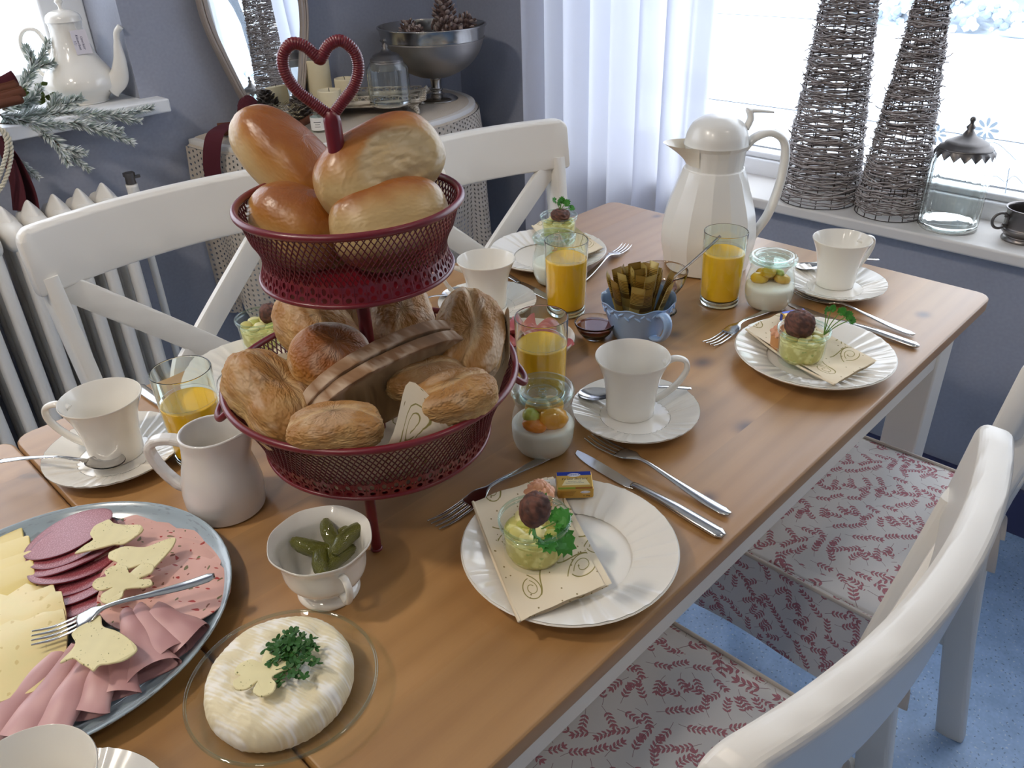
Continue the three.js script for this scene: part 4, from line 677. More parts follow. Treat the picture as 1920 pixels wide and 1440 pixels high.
// ---------------------------------------------------------------- yogurt jars with glass lids
function yogurtAt(x, z, label, fruit, lidTurn, withLid = true, y = T0) {
  const t = thing('yogurt_jar', label, 'jar', [x, y, z], lidTurn, 'yogurt jars with glass lids');
  const prof = smooth([[0.024, 0], [0.029, 0.004], [0.0345, 0.016], [0.0362, 0.03], [0.0352, 0.046], [0.0318, 0.06], [0.0308, 0.066], [0.033, 0.069], [0.0335, 0.074], [0.0318, 0.076]], 40);
  obj('jar_glass', [lathe([[0.0001, 0.0005], [0.022, 0], ...prof], 64)], M.thin, t);
  const ip = prof.filter((p) => p[1] > 0.004 && p[1] < 0.038).map(([r, q]) => [r - 0.0012, q]);
  obj('yogurt', lathe([[0.0001, 0.003], [0.023, 0.003], ...ip, [0.033, 0.0385], [0.028, 0.0395], [0.0001, 0.0405]], 56), M.yogurt, t);
  if (withLid) {
    const lid = new THREE.Group(); lid.name = 'glass_lid'; t.add(lid);
    obj('lid_body', lathe(smooth([[0.0001, 0.0745], [0.019, 0.0745], [0.0215, 0.076], [0.0225, 0.081], [0.026, 0.083], [0.032, 0.0835], [0.0352, 0.081], [0.0356, 0.077], [0.034, 0.075], [0.031, 0.0765], [0.026, 0.0765], [0.0245, 0.0735], [0.022, 0.0712], [0.0001, 0.071]], 70), 64), M.greenGlass, lid);
    obj('embossed_ring', new THREE.TorusGeometry(0.0165, 0.0005, 6, 40).rotateX(PI / 2).translate(0, 0.0748, 0), M.greenGlass, lid);
    const s = (P) => sweep(P.map(([a, b]) => [a, 0.0748, b]), 0.0005, { n: 8 * P.length, rad: 5, straight: true });
    obj('embossed_letters', [s([[-0.012, -0.004], [-0.0105, 0.004], [-0.009, -0.002], [-0.0075, 0.004], [-0.006, -0.004]]), s([[-0.001, -0.004], [-0.004, -0.004], [-0.004, 0.004], [-0.001, 0.004]]), s([[-0.004, 0], [-0.0015, 0]]), s([[0.0055, -0.003], [0.003, -0.004], [0.0012, 0], [0.003, 0.004], [0.0055, 0.003]]), s([[0.0075, -0.004], [0.0075, 0.004]]), s([[0.0115, -0.004], [0.0075, 0.0005], [0.0115, 0.004]])], M.greenGlass, lid);
  }
  for (const [fx, fy, fz, a, b, c, ry, col] of fruit) { const g = xf(warp(blob(a, b, c, { e: 2.3, seg: 22, d: (v) => 0.10 * noise(v.x * 4 + fx * 300, v.y * 4, v.z * 4) }), (v) => V(v.x * 1.25, v.y * 1.25, v.z * 1.25 + 6 * v.x * v.x)), [fx, fy, fz], [0.2, ry, 0.15]); obj('fruit_piece', g, phy({ color: hex(col), roughness: 0.3, clearcoat: 0.4 }), t); }
}
yogurtAt(0.412, 0.498, 'yogurt jar with orange pieces under an embossed glass lid, in front of the bread basket', [[-0.013, 0.049, 0.011, 0.0095, 0.010, 0.0135, 0.3, '#f0a51c'], [-0.020, 0.0455, -0.010, 0.007, 0.006, 0.011, -0.2, '#e8861a'], [-0.012, 0.0525, -0.013, 0.008, 0.006, 0.008, 0.2, '#c3bd4a'], [0.006, 0.05, -0.004, 0.013, 0.009, 0.011, 1.5, '#eba828'], [0.012, 0.05, 0.012, 0.01, 0.009, 0.009, 2, '#eeb02c'], [-0.002, 0.058, 0.0, 0.008, 0.006, 0.008, 1, '#e9a42a']], 0.785);
yogurtAt(0.918, 0.500, 'yogurt jar with yellow and green fruit beside the right far plate', [[0.008, 0.047, 0.014, 0.013, 0.008, 0.008, 0.7, '#e3b32a'], [-0.008, 0.05, 0.014, 0.014, 0.0055, 0.005, 2.2, '#b8c465'], [-0.016, 0.045, 0.006, 0.01, 0.006, 0.008, 0.2, '#e0b040'], [0.004, 0.056, 0.0, 0.011, 0.007, 0.008, 1.2, '#e0b630'], [0.016, 0.045, 0.0, 0.01, 0.007, 0.01, 1.2, '#e6bb34']], 2.0);
yogurtAt(0.778, 0.192, 'yogurt jar hidden behind the middle juice glass, lid showing above it', [[0.008, 0.047, 0.012, 0.013, 0.008, 0.008, 0.7, '#e3b32a'], [-0.01, 0.047, 0.004, 0.012, 0.007, 0.008, 2.2, '#b8c465']], 0.4);

// ---------------------------------------------------------------- vacuum jug
{
  const t = thing('vacuum_jug', 'tall cream faceted vacuum jug with a domed lid at the far table end', 'jug', [1.0, T0, 0.338], turnTo([0, 0, 0], [0.72, 0, 0.69]));
  const N = 14, prof = [[0.062, 0, 0], [0.0685, 0.006, 0.4], [0.0735, 0.025, 1], [0.0785, 0.055, 1], [0.0745, 0.09, 1], [0.0605, 0.135, 0.9], [0.0495, 0.165, 0.4], [0.0462, 0.182, 0], [0.0478, 0.198, 0], [0.0515, 0.206, 0]], c = new THREE.CatmullRomCurve3(prof.map((p) => V(p)), false, 'centripetal');
  obj('jug_body', toCreasedNormals(grid((u, v) => { const p = c.getPoint(v), a = u * 2 * PI, q = ((u * N) % 1) - 0.5, fac = Math.cos(PI / N) / Math.cos(q * 2 * PI / N); const r = p.x * lerp(1, fac, p.z); return [r * Math.cos(a), p.y, -r * Math.sin(a)]; }, N * 8, 50), 0.3), M.plastic, t);
  obj('base_plate', new THREE.CylinderGeometry(0.062, 0.062, 0.004, 48).translate(0, 0.002, 0), M.plastic, t);
  obj('spout', grid((u, v) => { const a = PI + (u - 0.5) * 1.6, k = Math.cos((u - 0.5) * PI) ** 1.6, r = lerp(0.0465, 0.0505, v) + k * 0.034 * v ** 1.4, y = lerp(0.176, 0.206, v) + 0.003 * k * v; return [r * Math.cos(a), y, -r * Math.sin(a)]; }, 30, 14), phy({ color: hex('#e8e2d4'), roughness: 0.28, clearcoat: 0.4, side: THREE.DoubleSide }), t);
  const lid = new THREE.Group(); lid.name = 'lid'; t.add(lid);
  obj('lid_dome', lathe(smooth([[0.0505, 0.204], [0.0495, 0.208], [0.047, 0.222], [0.038, 0.238], [0.02, 0.248], [0.0005, 0.2505]], 40), 56), M.plastic, lid);
  obj('thumb_lever', [sweep([[0.044, 0.226, 0], [0.05, 0.242, 0], [0.046, 0.256, 0]], [0.005, 0.009], { n: 12, rad: 12, up: [0, 0, 1] }), sweep([[0.043, 0.254, 0], [0.058, 0.2535, 0], [0.085, 0.2505, 0]], (u) => [0.0042 * (1 - 0.55 * u), 0.0085 * (1 - 0.5 * u)], { n: 14, rad: 12, up: [0, 0, 1] })], M.plastic, lid);
  obj('handle', sweep([[0.045, 0.196, 0], [0.06, 0.212, 0], [0.085, 0.219, 0], [0.107, 0.205, 0], [0.113, 0.175, 0], [0.109, 0.13, 0], [0.097, 0.085, 0], [0.078, 0.052, 0], [0.073, 0.035, 0]], (u) => [0.0065 - 0.0015 * Math.abs(u - 0.5), 0.011], { n: 56, rad: 16, up: [0, 0, 1], e: 2.4 }), M.plastic, t);
}
// ---------------------------------------------------------------- milk jug
{
  const t = thing('milk_jug', 'small white milk jug with a squarish handle next to the platter', 'jug', [0.113, T0, 0.319], turnTo([0, 0, 0], [0.72, 0, 0.69]));
  const H = 0.094, R = (v) => [0.0385, 0.0405, 0.0408, 0.039, 0.036, 0.0325, 0.0305, 0.031][Math.min(7, Math.floor(v * 7))] * (1 - (v * 7) % 1) + [0.0405, 0.0408, 0.039, 0.036, 0.0325, 0.0305, 0.031, 0.031][Math.min(7, Math.floor(v * 7))] * ((v * 7) % 1);
  const wall = (off, y0) => grid((u, v) => { const a = u * 2 * PI, sp = Math.exp(-((Math.atan2(Math.sin(a), Math.cos(a)) / 0.42) ** 2)) * sst(v, 0.55, 1), r = R(v) - off + sp * 0.013; return [r * Math.cos(a), lerp(y0, H, v) + sp * 0.003, -r * Math.sin(a) * (1 - 0.12 * sp)]; }, 80, 30, true);
  const inn = wall(0.0028, 0.004); { const ix = inn.index.array; for (let i = 0; i < ix.length; i += 3) { const k = ix[i]; ix[i] = ix[i + 1]; ix[i + 1] = k; } inn.computeVertexNormals(); }
  const rim = []; for (let i = 0; i < 60; i++) { const a = i / 60 * 2 * PI, sp = Math.exp(-((Math.atan2(Math.sin(a), Math.cos(a)) / 0.42) ** 2)), r = 0.031 - 0.0014 + sp * 0.013; rim.push([r * Math.cos(a), H + sp * 0.003, -r * Math.sin(a) * (1 - 0.12 * sp)]); }
  obj('jug_body', [wall(0, 0.002), inn, sweep(rim, 0.0016, { n: 120, rad: 8, closed: true }), lathe([[0.0001, 0.0], [0.035, 0], [0.0385, 0.0025]], 48), new THREE.CircleGeometry(0.037, 32).rotateX(-PI / 2).translate(0, 0.005, 0)], M.creamer, t);
  obj('milk', new THREE.CircleGeometry(0.035, 40).rotateX(-PI / 2).translate(0, 0.05, 0), M.yogurt, t);
  obj('handle', sweep([[-0.0295, 0.084, 0], [-0.042, 0.087, 0], [-0.055, 0.086, 0], [-0.063, 0.08, 0], [-0.064, 0.07, 0], [-0.058, 0.052, 0], [-0.047, 0.034, 0], [-0.0395, 0.028, 0]], [0.0048, 0.0072], { n: 50, rad: 14, up: [0, 0, 1], e: 3 }), M.creamer, t);
}
// ---------------------------------------------------------------- blue cup of sugar sticks
{
  const t = thing('sugar_cup', 'pale blue cup with an embossed leaf border holding sugar sticks', 'cup', [0.716, T0, 0.405], turnTo([0, 0, 0], [-0.02, 0, 1]));
  const out = smooth([[0.0001, 0.0005], [0.03, 0], [0.0345, 0.003], [0.038, 0.012], [0.0425, 0.026], [0.0475, 0.04], [0.0505, 0.052], [0.053, 0.0565]], 30), inn = smooth([[0.0528, 0.058], [0.0495, 0.053], [0.0455, 0.04], [0.0405, 0.026], [0.035, 0.012], [0.03, 0.006], [0.0001, 0.0055]], 30);
  obj('cup_body', warp(lathe([...out, ...inn], 96), (v) => { const a = Math.atan2(v.z, v.x), k = sst(v.y, 0.045, 0.058) * 0.0018 * Math.sin(a * 9); return V(v.x, v.y + k, v.z); }), M.blue, t);
  const lv = []; for (let k = 0; k < 40; k++) { const a = k / 40 * 2 * PI, y = 0.045 + (k % 2) * 0.005, r = 0.0492 + (k % 2) * 0.0012; lv.push(blob(0.0052, 0.0022, 0.0015, { seg: 10 }).applyMatrix4(basis(V(-Math.sin(a), (k % 2 ? 0.6 : -0.6), -Math.cos(a)).normalize(), V(0, 1, 0), V(Math.cos(a), 0, -Math.sin(a)), V(r * Math.cos(a), y, -r * Math.sin(a))))); }
  obj('embossed_leaf_border', lv, M.blue, t);
  obj('handle', sweep([[0.049, 0.049, 0], [0.06, 0.0535, 0], [0.069, 0.047, 0], [0.069, 0.033, 0], [0.06, 0.018, 0], [0.044, 0.011, 0], [0.037, 0.012, 0]], [0.0038, 0.0068], { n: 40, rad: 14, up: [0, 0, 1] }), M.blue, t);
  t.rotation.y = turnTo([0, 0, 0], [-0.32, 0, 0.95]);
}
{
  const stickTex = canvasTex(128, 512, (x, W, H) => { x.fillStyle = '#ab9350'; x.fillRect(0, 0, W, H); x.fillStyle = '#6e5520'; x.fillRect(0, 60, W, 120); x.fillStyle = '#c2a04a'; for (let k = 0; k < 7; k++) x.fillRect(0, 66 + k * 16, W, 6); x.fillStyle = '#6a4e1c'; x.fillRect(0, 190, W, 50); x.fillStyle = '#c2b27a'; x.fillRect(10, 330, W - 20, 60); x.fillStyle = '#d8cfae'; x.fillRect(60, 0, 4, H); }, THREE.ClampToEdgeWrapping);
  const mats = [phy({ map: stickTex, roughness: 0.35, metalness: 0.25 }), phy({ map: stickTex, roughness: 0.4, metalness: 0.25, color: hex('#c9b98a') })];
  const g = grid((u, v) => { const w = 0.0095, a = u * 2 * PI, e = Math.min(1, 8 * Math.min(v, 1 - v) + 0.12), x = w * Math.cos(a), z = 0.0028 * Math.sin(a) * e; return [x, v * 0.078, -z]; }, 20, 20, true);
  seed = 21; const C = [0.716, 0.405];
  const rows = [[0.034, 0.8, 5, 0.0], [0.036, -1.15, 4, 0.3], [0.022, 1.3, 5, 0.012], [0.012, 2.8, 4, 0.016], [0.028, 3.2, 5, 0.013]];
  let k = 0; const first = [null];
  for (let i = 0; i < 21; i++) {
    const ring = i < 9 ? 0 : i < 17 ? 1 : 2, a = (i * (ring === 0 ? 2 * PI / 9 : ring === 1 ? 2 * PI / 8 : 2 * PI / 4)) + ring * 0.3 + rr(-0.12, 0.12), r = [0.026, 0.016, 0.006][ring], lean = [0.24, 0.14, 0.05][ring] + rr(-0.05, 0.05), up = [0.0, 0.008, 0.012][ring];
    const t = thing('sugar_stick', 'brown and gold paper sugar stick standing in the blue cup', 'sugar packet', [C[0] + r * Math.cos(a) * 0.9, T0 + 0.012 + up + rr(0, 0.006), C[1] + r * Math.sin(a) * 0.9], 0, 'sugar sticks in the blue cup');
    obj('packet', g, mats[i % 2], t); t.rotation.order = 'YXZ'; t.rotation.set(lean * 1.15, PI / 2 - a, rr(-0.12, 0.12));
  }
}
// ---------------------------------------------------------------- honey dish, jam glass, ham dish
{
  const t = thing('honey_dish', 'tiny glass dish of dark jam left of the blue sugar cup', 'dish', [0.668, T0, 0.366]);
  obj('dish_glass', lathe([[0.0001, 0.0], [0.014, 0], [0.0165, 0.002], [0.024, 0.011], [0.0285, 0.021], [0.0295, 0.0245], [0.028, 0.0248], [0.0265, 0.0215], [0.022, 0.012], [0.015, 0.004], [0.0001, 0.0035]], 56), M.glass, t);
  obj('dark_jam', lathe([[0.0001, 0.0036], [0.0148, 0.004], [0.0222, 0.0125], [0.0258, 0.019], [0.0252, 0.0195], [0.0001, 0.0192]], 48), M.honey, t);
}
{
  const t = thing('jam_glass', 'clear footed dessert glass of red jam behind the sugar cup', 'dish', [0.80, T0, 0.385]);
  obj('glass_body', [lathe(smooth([[0.0001, 0.001], [0.024, 0], [0.0245, 0.002], [0.01, 0.004], [0.0055, 0.01], [0.007, 0.016], [0.02, 0.026], [0.033, 0.045], [0.0385, 0.064], [0.0375, 0.0645], [0.0315, 0.046], [0.018, 0.0285], [0.0001, 0.022]], 60), 56)], M.glass, t);
  obj('red_jam', warp(lathe([[0.0001, 0.0225], [0.0175, 0.0285], [0.026, 0.037], [0.024, 0.041], [0.012, 0.044], [0.0001, 0.043]], 48), (v) => V(v.x, v.y + 0.002 * noise(v.x * 120, 0, v.z * 120), v.z)), phy({ color: hex('#6d0a20'), roughness: 0.15, clearcoat: 0.7 }), t);
  const s = thing('jam_spoon', 'dark spoon handle standing in the jam glass, leaning right', 'spoon', [0.806, T0 + 0.043, 0.389]);
  obj('handle', sweep([[0.0, 0.0, 0.0], [0.03, 0.028, 0.02], [0.055, 0.055, 0.038], [0.066, 0.068, 0.046]], (u) => [lerp(0.002, 0.0038, u), 0.0012], { n: 24, rad: 10, up: [0, 1, 0] }), M.brushed, s);
  obj('spoon_bowl', xf(blob(0.012, 0.003, 0.008, { seg: 16 }), [-0.006, -0.003, -0.003], [0, -0.7, 0.6]), M.brushed, s);
}
{
  const t = thing('ham_dish', 'round white dish of raw ham behind the bread basket', 'dish', [0.575, T0, 0.33]);
  obj('dish_body', lathe([...smooth([[0.0001, 0.001], [0.034, 0], [0.05, 0.008], [0.06, 0.024]], 16), ...smooth([[0.059, 0.0255], [0.0575, 0.024], [0.048, 0.0105], [0.033, 0.0035], [0.0001, 0.0035]], 16)], 64), M.porcelain, t);
  seed = 61; const hamMat = phy({ vertexColors: true, roughness: 0.4, clearcoat: 0.3 });
  for (let i = 0; i < 4; i++) {
    const [x, z] = [[0.565, 0.308], [0.583, 0.345], [0.592, 0.322], [0.572, 0.33]][i], h = thing('raw_ham_slice', ['folded raw ham slice at the back left of the white dish', 'folded raw ham slice at the front of the white dish', 'folded raw ham slice at the right of the white dish', 'raw ham slice lying on top in the middle of the white dish'][i], 'ham', [x, T0 + 0.014 + i * 0.005, z], rr(0, 6), 'raw ham slices in the dish');
    const g = grid((u, v) => { const a = (u - 0.5) * 0.07, b = (v - 0.5) * 0.05; return [a, 0.006 * Math.sin(u * 8 + i) + 0.005 * Math.cos(v * 6 + i * 2) + 0.006, b + 0.006 * Math.sin(u * 5)]; }, 24, 16);
    paint(g, (v, n, c) => { const f = sst(noise(v.x * 60 + i, v.z * 140, i), 0.25, 0.45); c.setRGB(lerp(0.45, 0.72, f), lerp(0.10, 0.42, f), lerp(0.11, 0.36, f)); });
    obj('ham_sheet', g, hamMat, h);
  }
}
// ---------------------------------------------------------------- gherkin cup
{
  const t = thing('gherkin_cup', 'white footed cup of gherkins with its handle toward the camera', 'cup', [0.113, T0, 0.503], turnTo([0, 0, 0], [-0.17, 0, 0.98]));
  const out = smooth([[0.0001, 0.003], [0.024, 0.0], [0.0285, 0.002], [0.0275, 0.006], [0.0225, 0.011], [0.029, 0.016], [0.0365, 0.027], [0.0385, 0.042], [0.0405, 0.052], [0.0462, 0.061]], 40), inn = smooth([[0.0457, 0.0622], [0.0445, 0.0612], [0.0385, 0.052], [0.0362, 0.042], [0.034, 0.028], [0.026, 0.018], [0.0001, 0.0145]], 30);
  obj('cup_body', warp(lathe([...out, ...inn], 96), (v) => { const a = Math.atan2(v.z, v.x), k = 1 + 0.018 * Math.cos(a * 8) * sst(v.y, 0.045, 0.062) * 0.6; return V(v.x * k, v.y, v.z * k); }), M.porcelain, t);
  obj('handle', sweep([[0.0375, 0.046, 0], [0.046, 0.048, 0], [0.0515, 0.041, 0], [0.0495, 0.028, 0], [0.042, 0.018, 0], [0.032, 0.02, 0]], [0.0024, 0.0034], { n: 36, rad: 12, up: [0, 0, 1] }), M.porcelain, t);
  seed = 8;
  const pm = phy({ color: hex('#5f5f14'), roughness: 0.28, clearcoat: 0.5, bumpMap: wallBump, bumpScale: 0.002 });
  [[[0.1283, 0.79, 0.4993], 0.5, 0.019, 0.3, 'long pale gherkin lying across the front of the white cup'], [[0.1302, 0.797, 0.4917], 1.4, 0.016, 0.35, 'gherkin standing tip up in the middle of the white cup'], [[0.1388, 0.797, 0.5044], 0.1, 0.017, 0.2, 'gherkin at the right back of the white cup'], [[0.1113, 0.793, 0.4887], 2.2, 0.018, 0.2, 'dark gherkin at the left of the white cup'], [[0.1089, 0.79, 0.504], 0.9, 0.017, 0.05, 'gherkin lowest at the left front of the white cup'], [[0.1227, 0.784, 0.5075], 0.2, 0.018, 0, 'gherkin at the very front, against the inner wall of the white cup']].forEach(([p, a, L, tl, label]) => {
    const h = thing('gherkin', label, 'gherkin', p, a, 'gherkins in the white cup'); h.rotation.z = tl;
    obj('gherkin_body', warp(blob(L * 1.2, 0.0072, 0.0072, { e: 2.3, seg: 36, d: (v) => 0.04 * noise(v.x * 22, v.y * 14, v.z * 14) + 0.07 * noise(v.x * 9, v.y * 5, v.z * 5 + a) }), (v) => V(v.x, v.y, v.z + v.x * v.x * 8)), pm, h);
  });
}
// ---------------------------------------------------------------- camembert on a glass plate
{
  const t = thing('glass_plate', 'clear glass plate under the soft cheese', 'plate', [0.021, T0, 0.575]);
  obj('glass_body', lathe(smooth([[0.0001, 0.004], [0.045, 0.004], [0.052, 0.0055], [0.066, 0.0125], [0.0735, 0.0175]], 40), 80), M.thin, t);
  obj('glass_rim', new THREE.TorusGeometry(0.0738, 0.0015, 10, 96).rotateX(PI / 2).translate(0, 0.0176, 0), M.greenGlass, t);
  obj('foot_ring', new THREE.TorusGeometry(0.044, 0.002, 10, 72).rotateX(PI / 2).translate(0, 0.002, 0), M.glass, t);
  const rind = phy({ roughness: 0.85, bumpScale: 0.0016, bumpMap: tex(512, 256, (u, v) => [128 + 70 * noise(u * 90, v * 6, 3) + 40 * fbm(u * 20, v * 20, 5, 3)], false), map: tex(512, 256, (u, v) => { const k = sst(fbm(u * 9, v * 7, 2, 4) + 0.5 * noise(u * 100, v * 8, 3), -0.25, 0.5); return [lerp(228, 244, k), lerp(216, 240, k), lerp(182, 230, k)]; }) });
  const ch = thing('soft_cheese', 'round white rind soft cheese, dented and creased, on the glass plate', 'cheese', [0.0205, T0 + 0.0055, 0.572], 0.3);
  const H = 0.03, R = 0.0585, prof = smooth([[0.0001, 0], [0.05, 0], [0.057, 0.003], [R + 0.0005, 0.010], [R - 0.0008, 0.0165], [0.0545, 0.0225], [0.0475, 0.0268], [0.034, 0.0292], [0.0001, H - 0.001]], 60);
  const g = grid((u, v) => { const p = prof[Math.round(v * (prof.length - 1))], a = u * 2 * PI, x = Math.cos(a), z = -Math.sin(a), topK = sst(p[1], 0.02, 0.028); const k = 1 + 0.025 * Math.sin(a * 2 + 1) + 0.012 * noise(x * 2, z * 2, 4) + 0.012 * noise(x * 7, z * 7, p[1] * 100); const X = p[0] * k * x, Z = p[0] * k * z; const dent = -0.004 * Math.exp(-(((X * 0.5 + Z * 0.86 - 0.028) / 0.006) ** 2)) * sst(0.05 - Math.abs(X * 0.86 - Z * 0.5), 0, 0.03) + 0.0026 * fbm(X * 45, Z * 45, 1, 3) - 0.003 * Math.exp(-(((X + 0.022) / 0.02) ** 2 + ((Z + 0.01) / 0.02) ** 2)); return [X, p[1] + topK * dent + (1 - topK) * 0.0004 * Math.sin(a * 60), Z]; }, 200, 120, true);
  { const uv = g.attributes.uv, pp = g.attributes.position; for (let i = 0; i < uv.count; i++) { uv.setXY(i, pp.getX(i) * 6, pp.getZ(i) * 6); } }
  obj('cheese_body', g, rind, ch);
}

// ---------------------------------------------------------------- plate settings: napkins, salad jars, tartlets, butter
const napTex = canvasTex(512, 512, (x, W) => {
  x.fillStyle = '#e2d3b8'; x.fillRect(0, 0, W, W); seed = 55;
  x.fillStyle = '#8d7a50'; for (let i = 0; i < 46; i++) { x.beginPath(); x.arc(rr(0, W), rr(0, W), rr(2.5, 4.5), 0, 7); x.fill(); }
  x.strokeStyle = '#8c8046'; x.lineCap = 'round';
  const sw = (cx, cy, s, a) => { x.save(); x.translate(cx, cy); x.rotate(a); x.lineWidth = 4.5; x.beginPath(); x.moveTo(-70 * s, 20 * s); x.bezierCurveTo(-30 * s, -70 * s, 70 * s, -60 * s, 60 * s, 0); x.bezierCurveTo(50 * s, 50 * s, -30 * s, 60 * s, -50 * s, 20 * s); x.stroke(); x.lineWidth = 3.5; x.beginPath(); x.moveTo(-40 * s, 10 * s); x.bezierCurveTo(-20 * s, -40 * s, 40 * s, -34 * s, 30 * s, 4 * s); x.bezierCurveTo(16 * s, 30 * s, -30 * s, 26 * s, -12 * s, -6 * s); x.stroke(); x.lineWidth = 6; x.beginPath(); x.moveTo(-90 * s, -50 * s); x.bezierCurveTo(-40 * s, -34 * s, 0, -60 * s, 40 * s, -44 * s); x.stroke(); x.restore(); };
  sw(120, 130, 1, 0.3); sw(360, 390, 1.1, 0.1); sw(390, 130, 0.9, -1.2); sw(110, 390, 0.9, 1.9);
});
const napMat = std({ map: napTex, roughness: 0.95, side: THREE.DoubleSide });
function napkinAt(P1, P2, P3, label, mid = 0.764, s = 1) {
  const A = V(P1), B = V(P2), C = V(P3), D = A.clone().add(C).sub(B);
  const t = thing('paper_napkin', label, 'napkin', [B.x, 0, B.z], 0, 'folded paper napkins');
  const sheet = (off, ext, uo) => { const g = grid((u, v) => { const p = B.clone().multiplyScalar((1 - u) * (1 - v)).addScaledVector(A, (1 - u) * v).addScaledVector(C, u * (1 - v)).addScaledVector(D, u * v); p.addScaledVector(C.clone().sub(B), ext * u); const e = Math.sin(PI * u) * Math.sin(PI * v); p.y = lerp(p.y, mid + 0.001, Math.min(1, e * 1.5)) + off * Math.min(1, u * 4) + 0.0006 * Math.sin(u * 14 + v * 9); return [p.x - B.x, p.y, p.z - B.z]; }, 30, 30); const uv = g.attributes.uv; for (let i = 0; i < uv.count; i++) uv.setXY(i, uv.getX(i) * 0.8 + uo, uv.getY(i) * 1.2 + uo); return g; };
  obj('folded_layer', sheet(0.003, 0, 0), napMat, t); obj('folded_layer', sheet(0.0012, 0.09, 0.37), napMat, t); obj('folded_layer', sheet(-0.0006, 0.05, 0.7), napMat, t);
  obj('fold_edge', sweep([[0, B.y + 0.0008, 0], [(A.x - B.x) / 2, (A.y + B.y) / 2 * 0.3 + (mid + 0.002) * 0.7, (A.z - B.z) / 2], [A.x - B.x, A.y + 0.0008, A.z - B.z]], [0.0016, 0.0016], { n: 20, rad: 8 }), std({ color: hex('#e2d3b8'), roughness: 0.95 }), t);
}
napkinAt([0.2702, 0.774, 0.5318], [0.1867, 0.774, 0.6756], [0.2707, 0.768, 0.6994], 'folded cream napkin with olive scrolls under the front salad jar');
napkinAt([0.7849, 0.774, 0.539], [0.722, 0.774, 0.6962], [0.8077, 0.772, 0.7078], 'folded cream napkin under the salad jar on the right far plate');
napkinAt([0.9016, 0.776, 0.0277], [0.8207, 0.774, 0.1994], [0.8938, 0.774, 0.1963], 'folded cream napkin under the salad jar on the far left plate');
napkinAt([0.3302, 0.776, -0.0156], [0.2848, 0.774, 0.0802], [0.3174, 0.77, 0.1065], 'folded cream napkin on the half hidden left plate');

const saladTex = tex(256, 128, (u, v) => { const k = sst(fbm(u * 16, v * 8, 3, 3), -0.3, 0.5), g = sst(noise(u * 40, v * 22, 7), 0.35, 0.5); return [lerp(lerp(196, 232, k), 160, g), lerp(lerp(184, 224, k), 172, g), lerp(lerp(98, 150, k), 84, g)]; });
M.salad = phy({ map: saladTex, roughness: 0.35, clearcoat: 0.3 });
const saladChunk = ['#d8cf86', '#c9be6a', '#b7b85c', '#e0d79a'].map((c) => phy({ color: hex(c), roughness: 0.4, clearcoat: 0.3 }));
function saladJar(x, z, y, sd, what, where, topH = 0.036) {
  const t = thing('salad_jar', 'small rimmed glass jar ' + what + where, 'jar', [x, y, z], 0, 'small salad jars');
  obj('jar_glass', lathe([...smooth([[0.0001, 0.001], [0.024, 0], [0.0282, 0.003], [0.0292, 0.012], [0.0305, 0.034], [0.0318, 0.041]], 24), ...smooth([[0.0332, 0.043], [0.0336, 0.047], [0.0322, 0.0488], [0.0303, 0.047], [0.0292, 0.042], [0.028, 0.034], [0.0268, 0.012], [0.024, 0.0045], [0.0001, 0.004]], 30)].slice(0, 30), 64), M.thin, t);
  obj('glass_rim', [new THREE.TorusGeometry(0.0322, 0.0014, 10, 64).rotateX(PI / 2).translate(0, 0.047, 0), new THREE.TorusGeometry(0.0322, 0.0009, 8, 64).rotateX(PI / 2).translate(0, 0.0425, 0)], M.greenGlass, t);
  const s = thing('potato_salad', 'yellow green potato salad ' + where, 'salad', [x, y, z], 0, 'portions of potato salad'); seed = sd;
  obj('salad_mass', lathe([[0.0001, 0.0042], [0.0235, 0.0046], [0.027, 0.012], [0.0282, 0.03], [0.0284, topH - 0.003], [0.024, topH], [0.0001, topH + 0.001]], 56), M.salad, s);
  for (let i = 0; i < 9; i++) { const a = i / 9 * 2 * PI + rr(-0.2, 0.2), r = i % 3 === 0 ? 0.009 : 0.0185; obj('potato_piece', xf(blob(rr(0.007, 0.0095), rr(0.003, 0.0045), rr(0.006, 0.008), { e: 2.8, seg: 16 }), [r * Math.cos(a), topH + 0.0005, r * Math.sin(a)], [rr(-0.4, 0.4), rr(0, 6), rr(-0.4, 0.4)]), saladChunk[i % 4], s); }
}
function meatballAt(p, r, label, sc = [1, 1, 1]) {
  const t = thing('meatball', label, 'meatball', p, rr(0, 6), 'little meatballs on the salads');
  const g = blob(r * sc[0], r * sc[1], r * sc[2], { e: 2.6, seg: 40, d: (v) => 0.09 * fbm(v.x * 4 + p[0] * 90, v.y * 4, v.z * 4, 3) });
  paint(g, (v, n, c) => { const k = sst(fbm(v.x * 200, v.y * 200, v.z * 200, 3), -0.4, 0.5); c.setRGB(lerp(0.06, 0.16, k), lerp(0.026, 0.062, k), lerp(0.02, 0.04, k)); });
  obj('meatball_body', g, std({ vertexColors: true, roughness: 0.7 }), t);
}
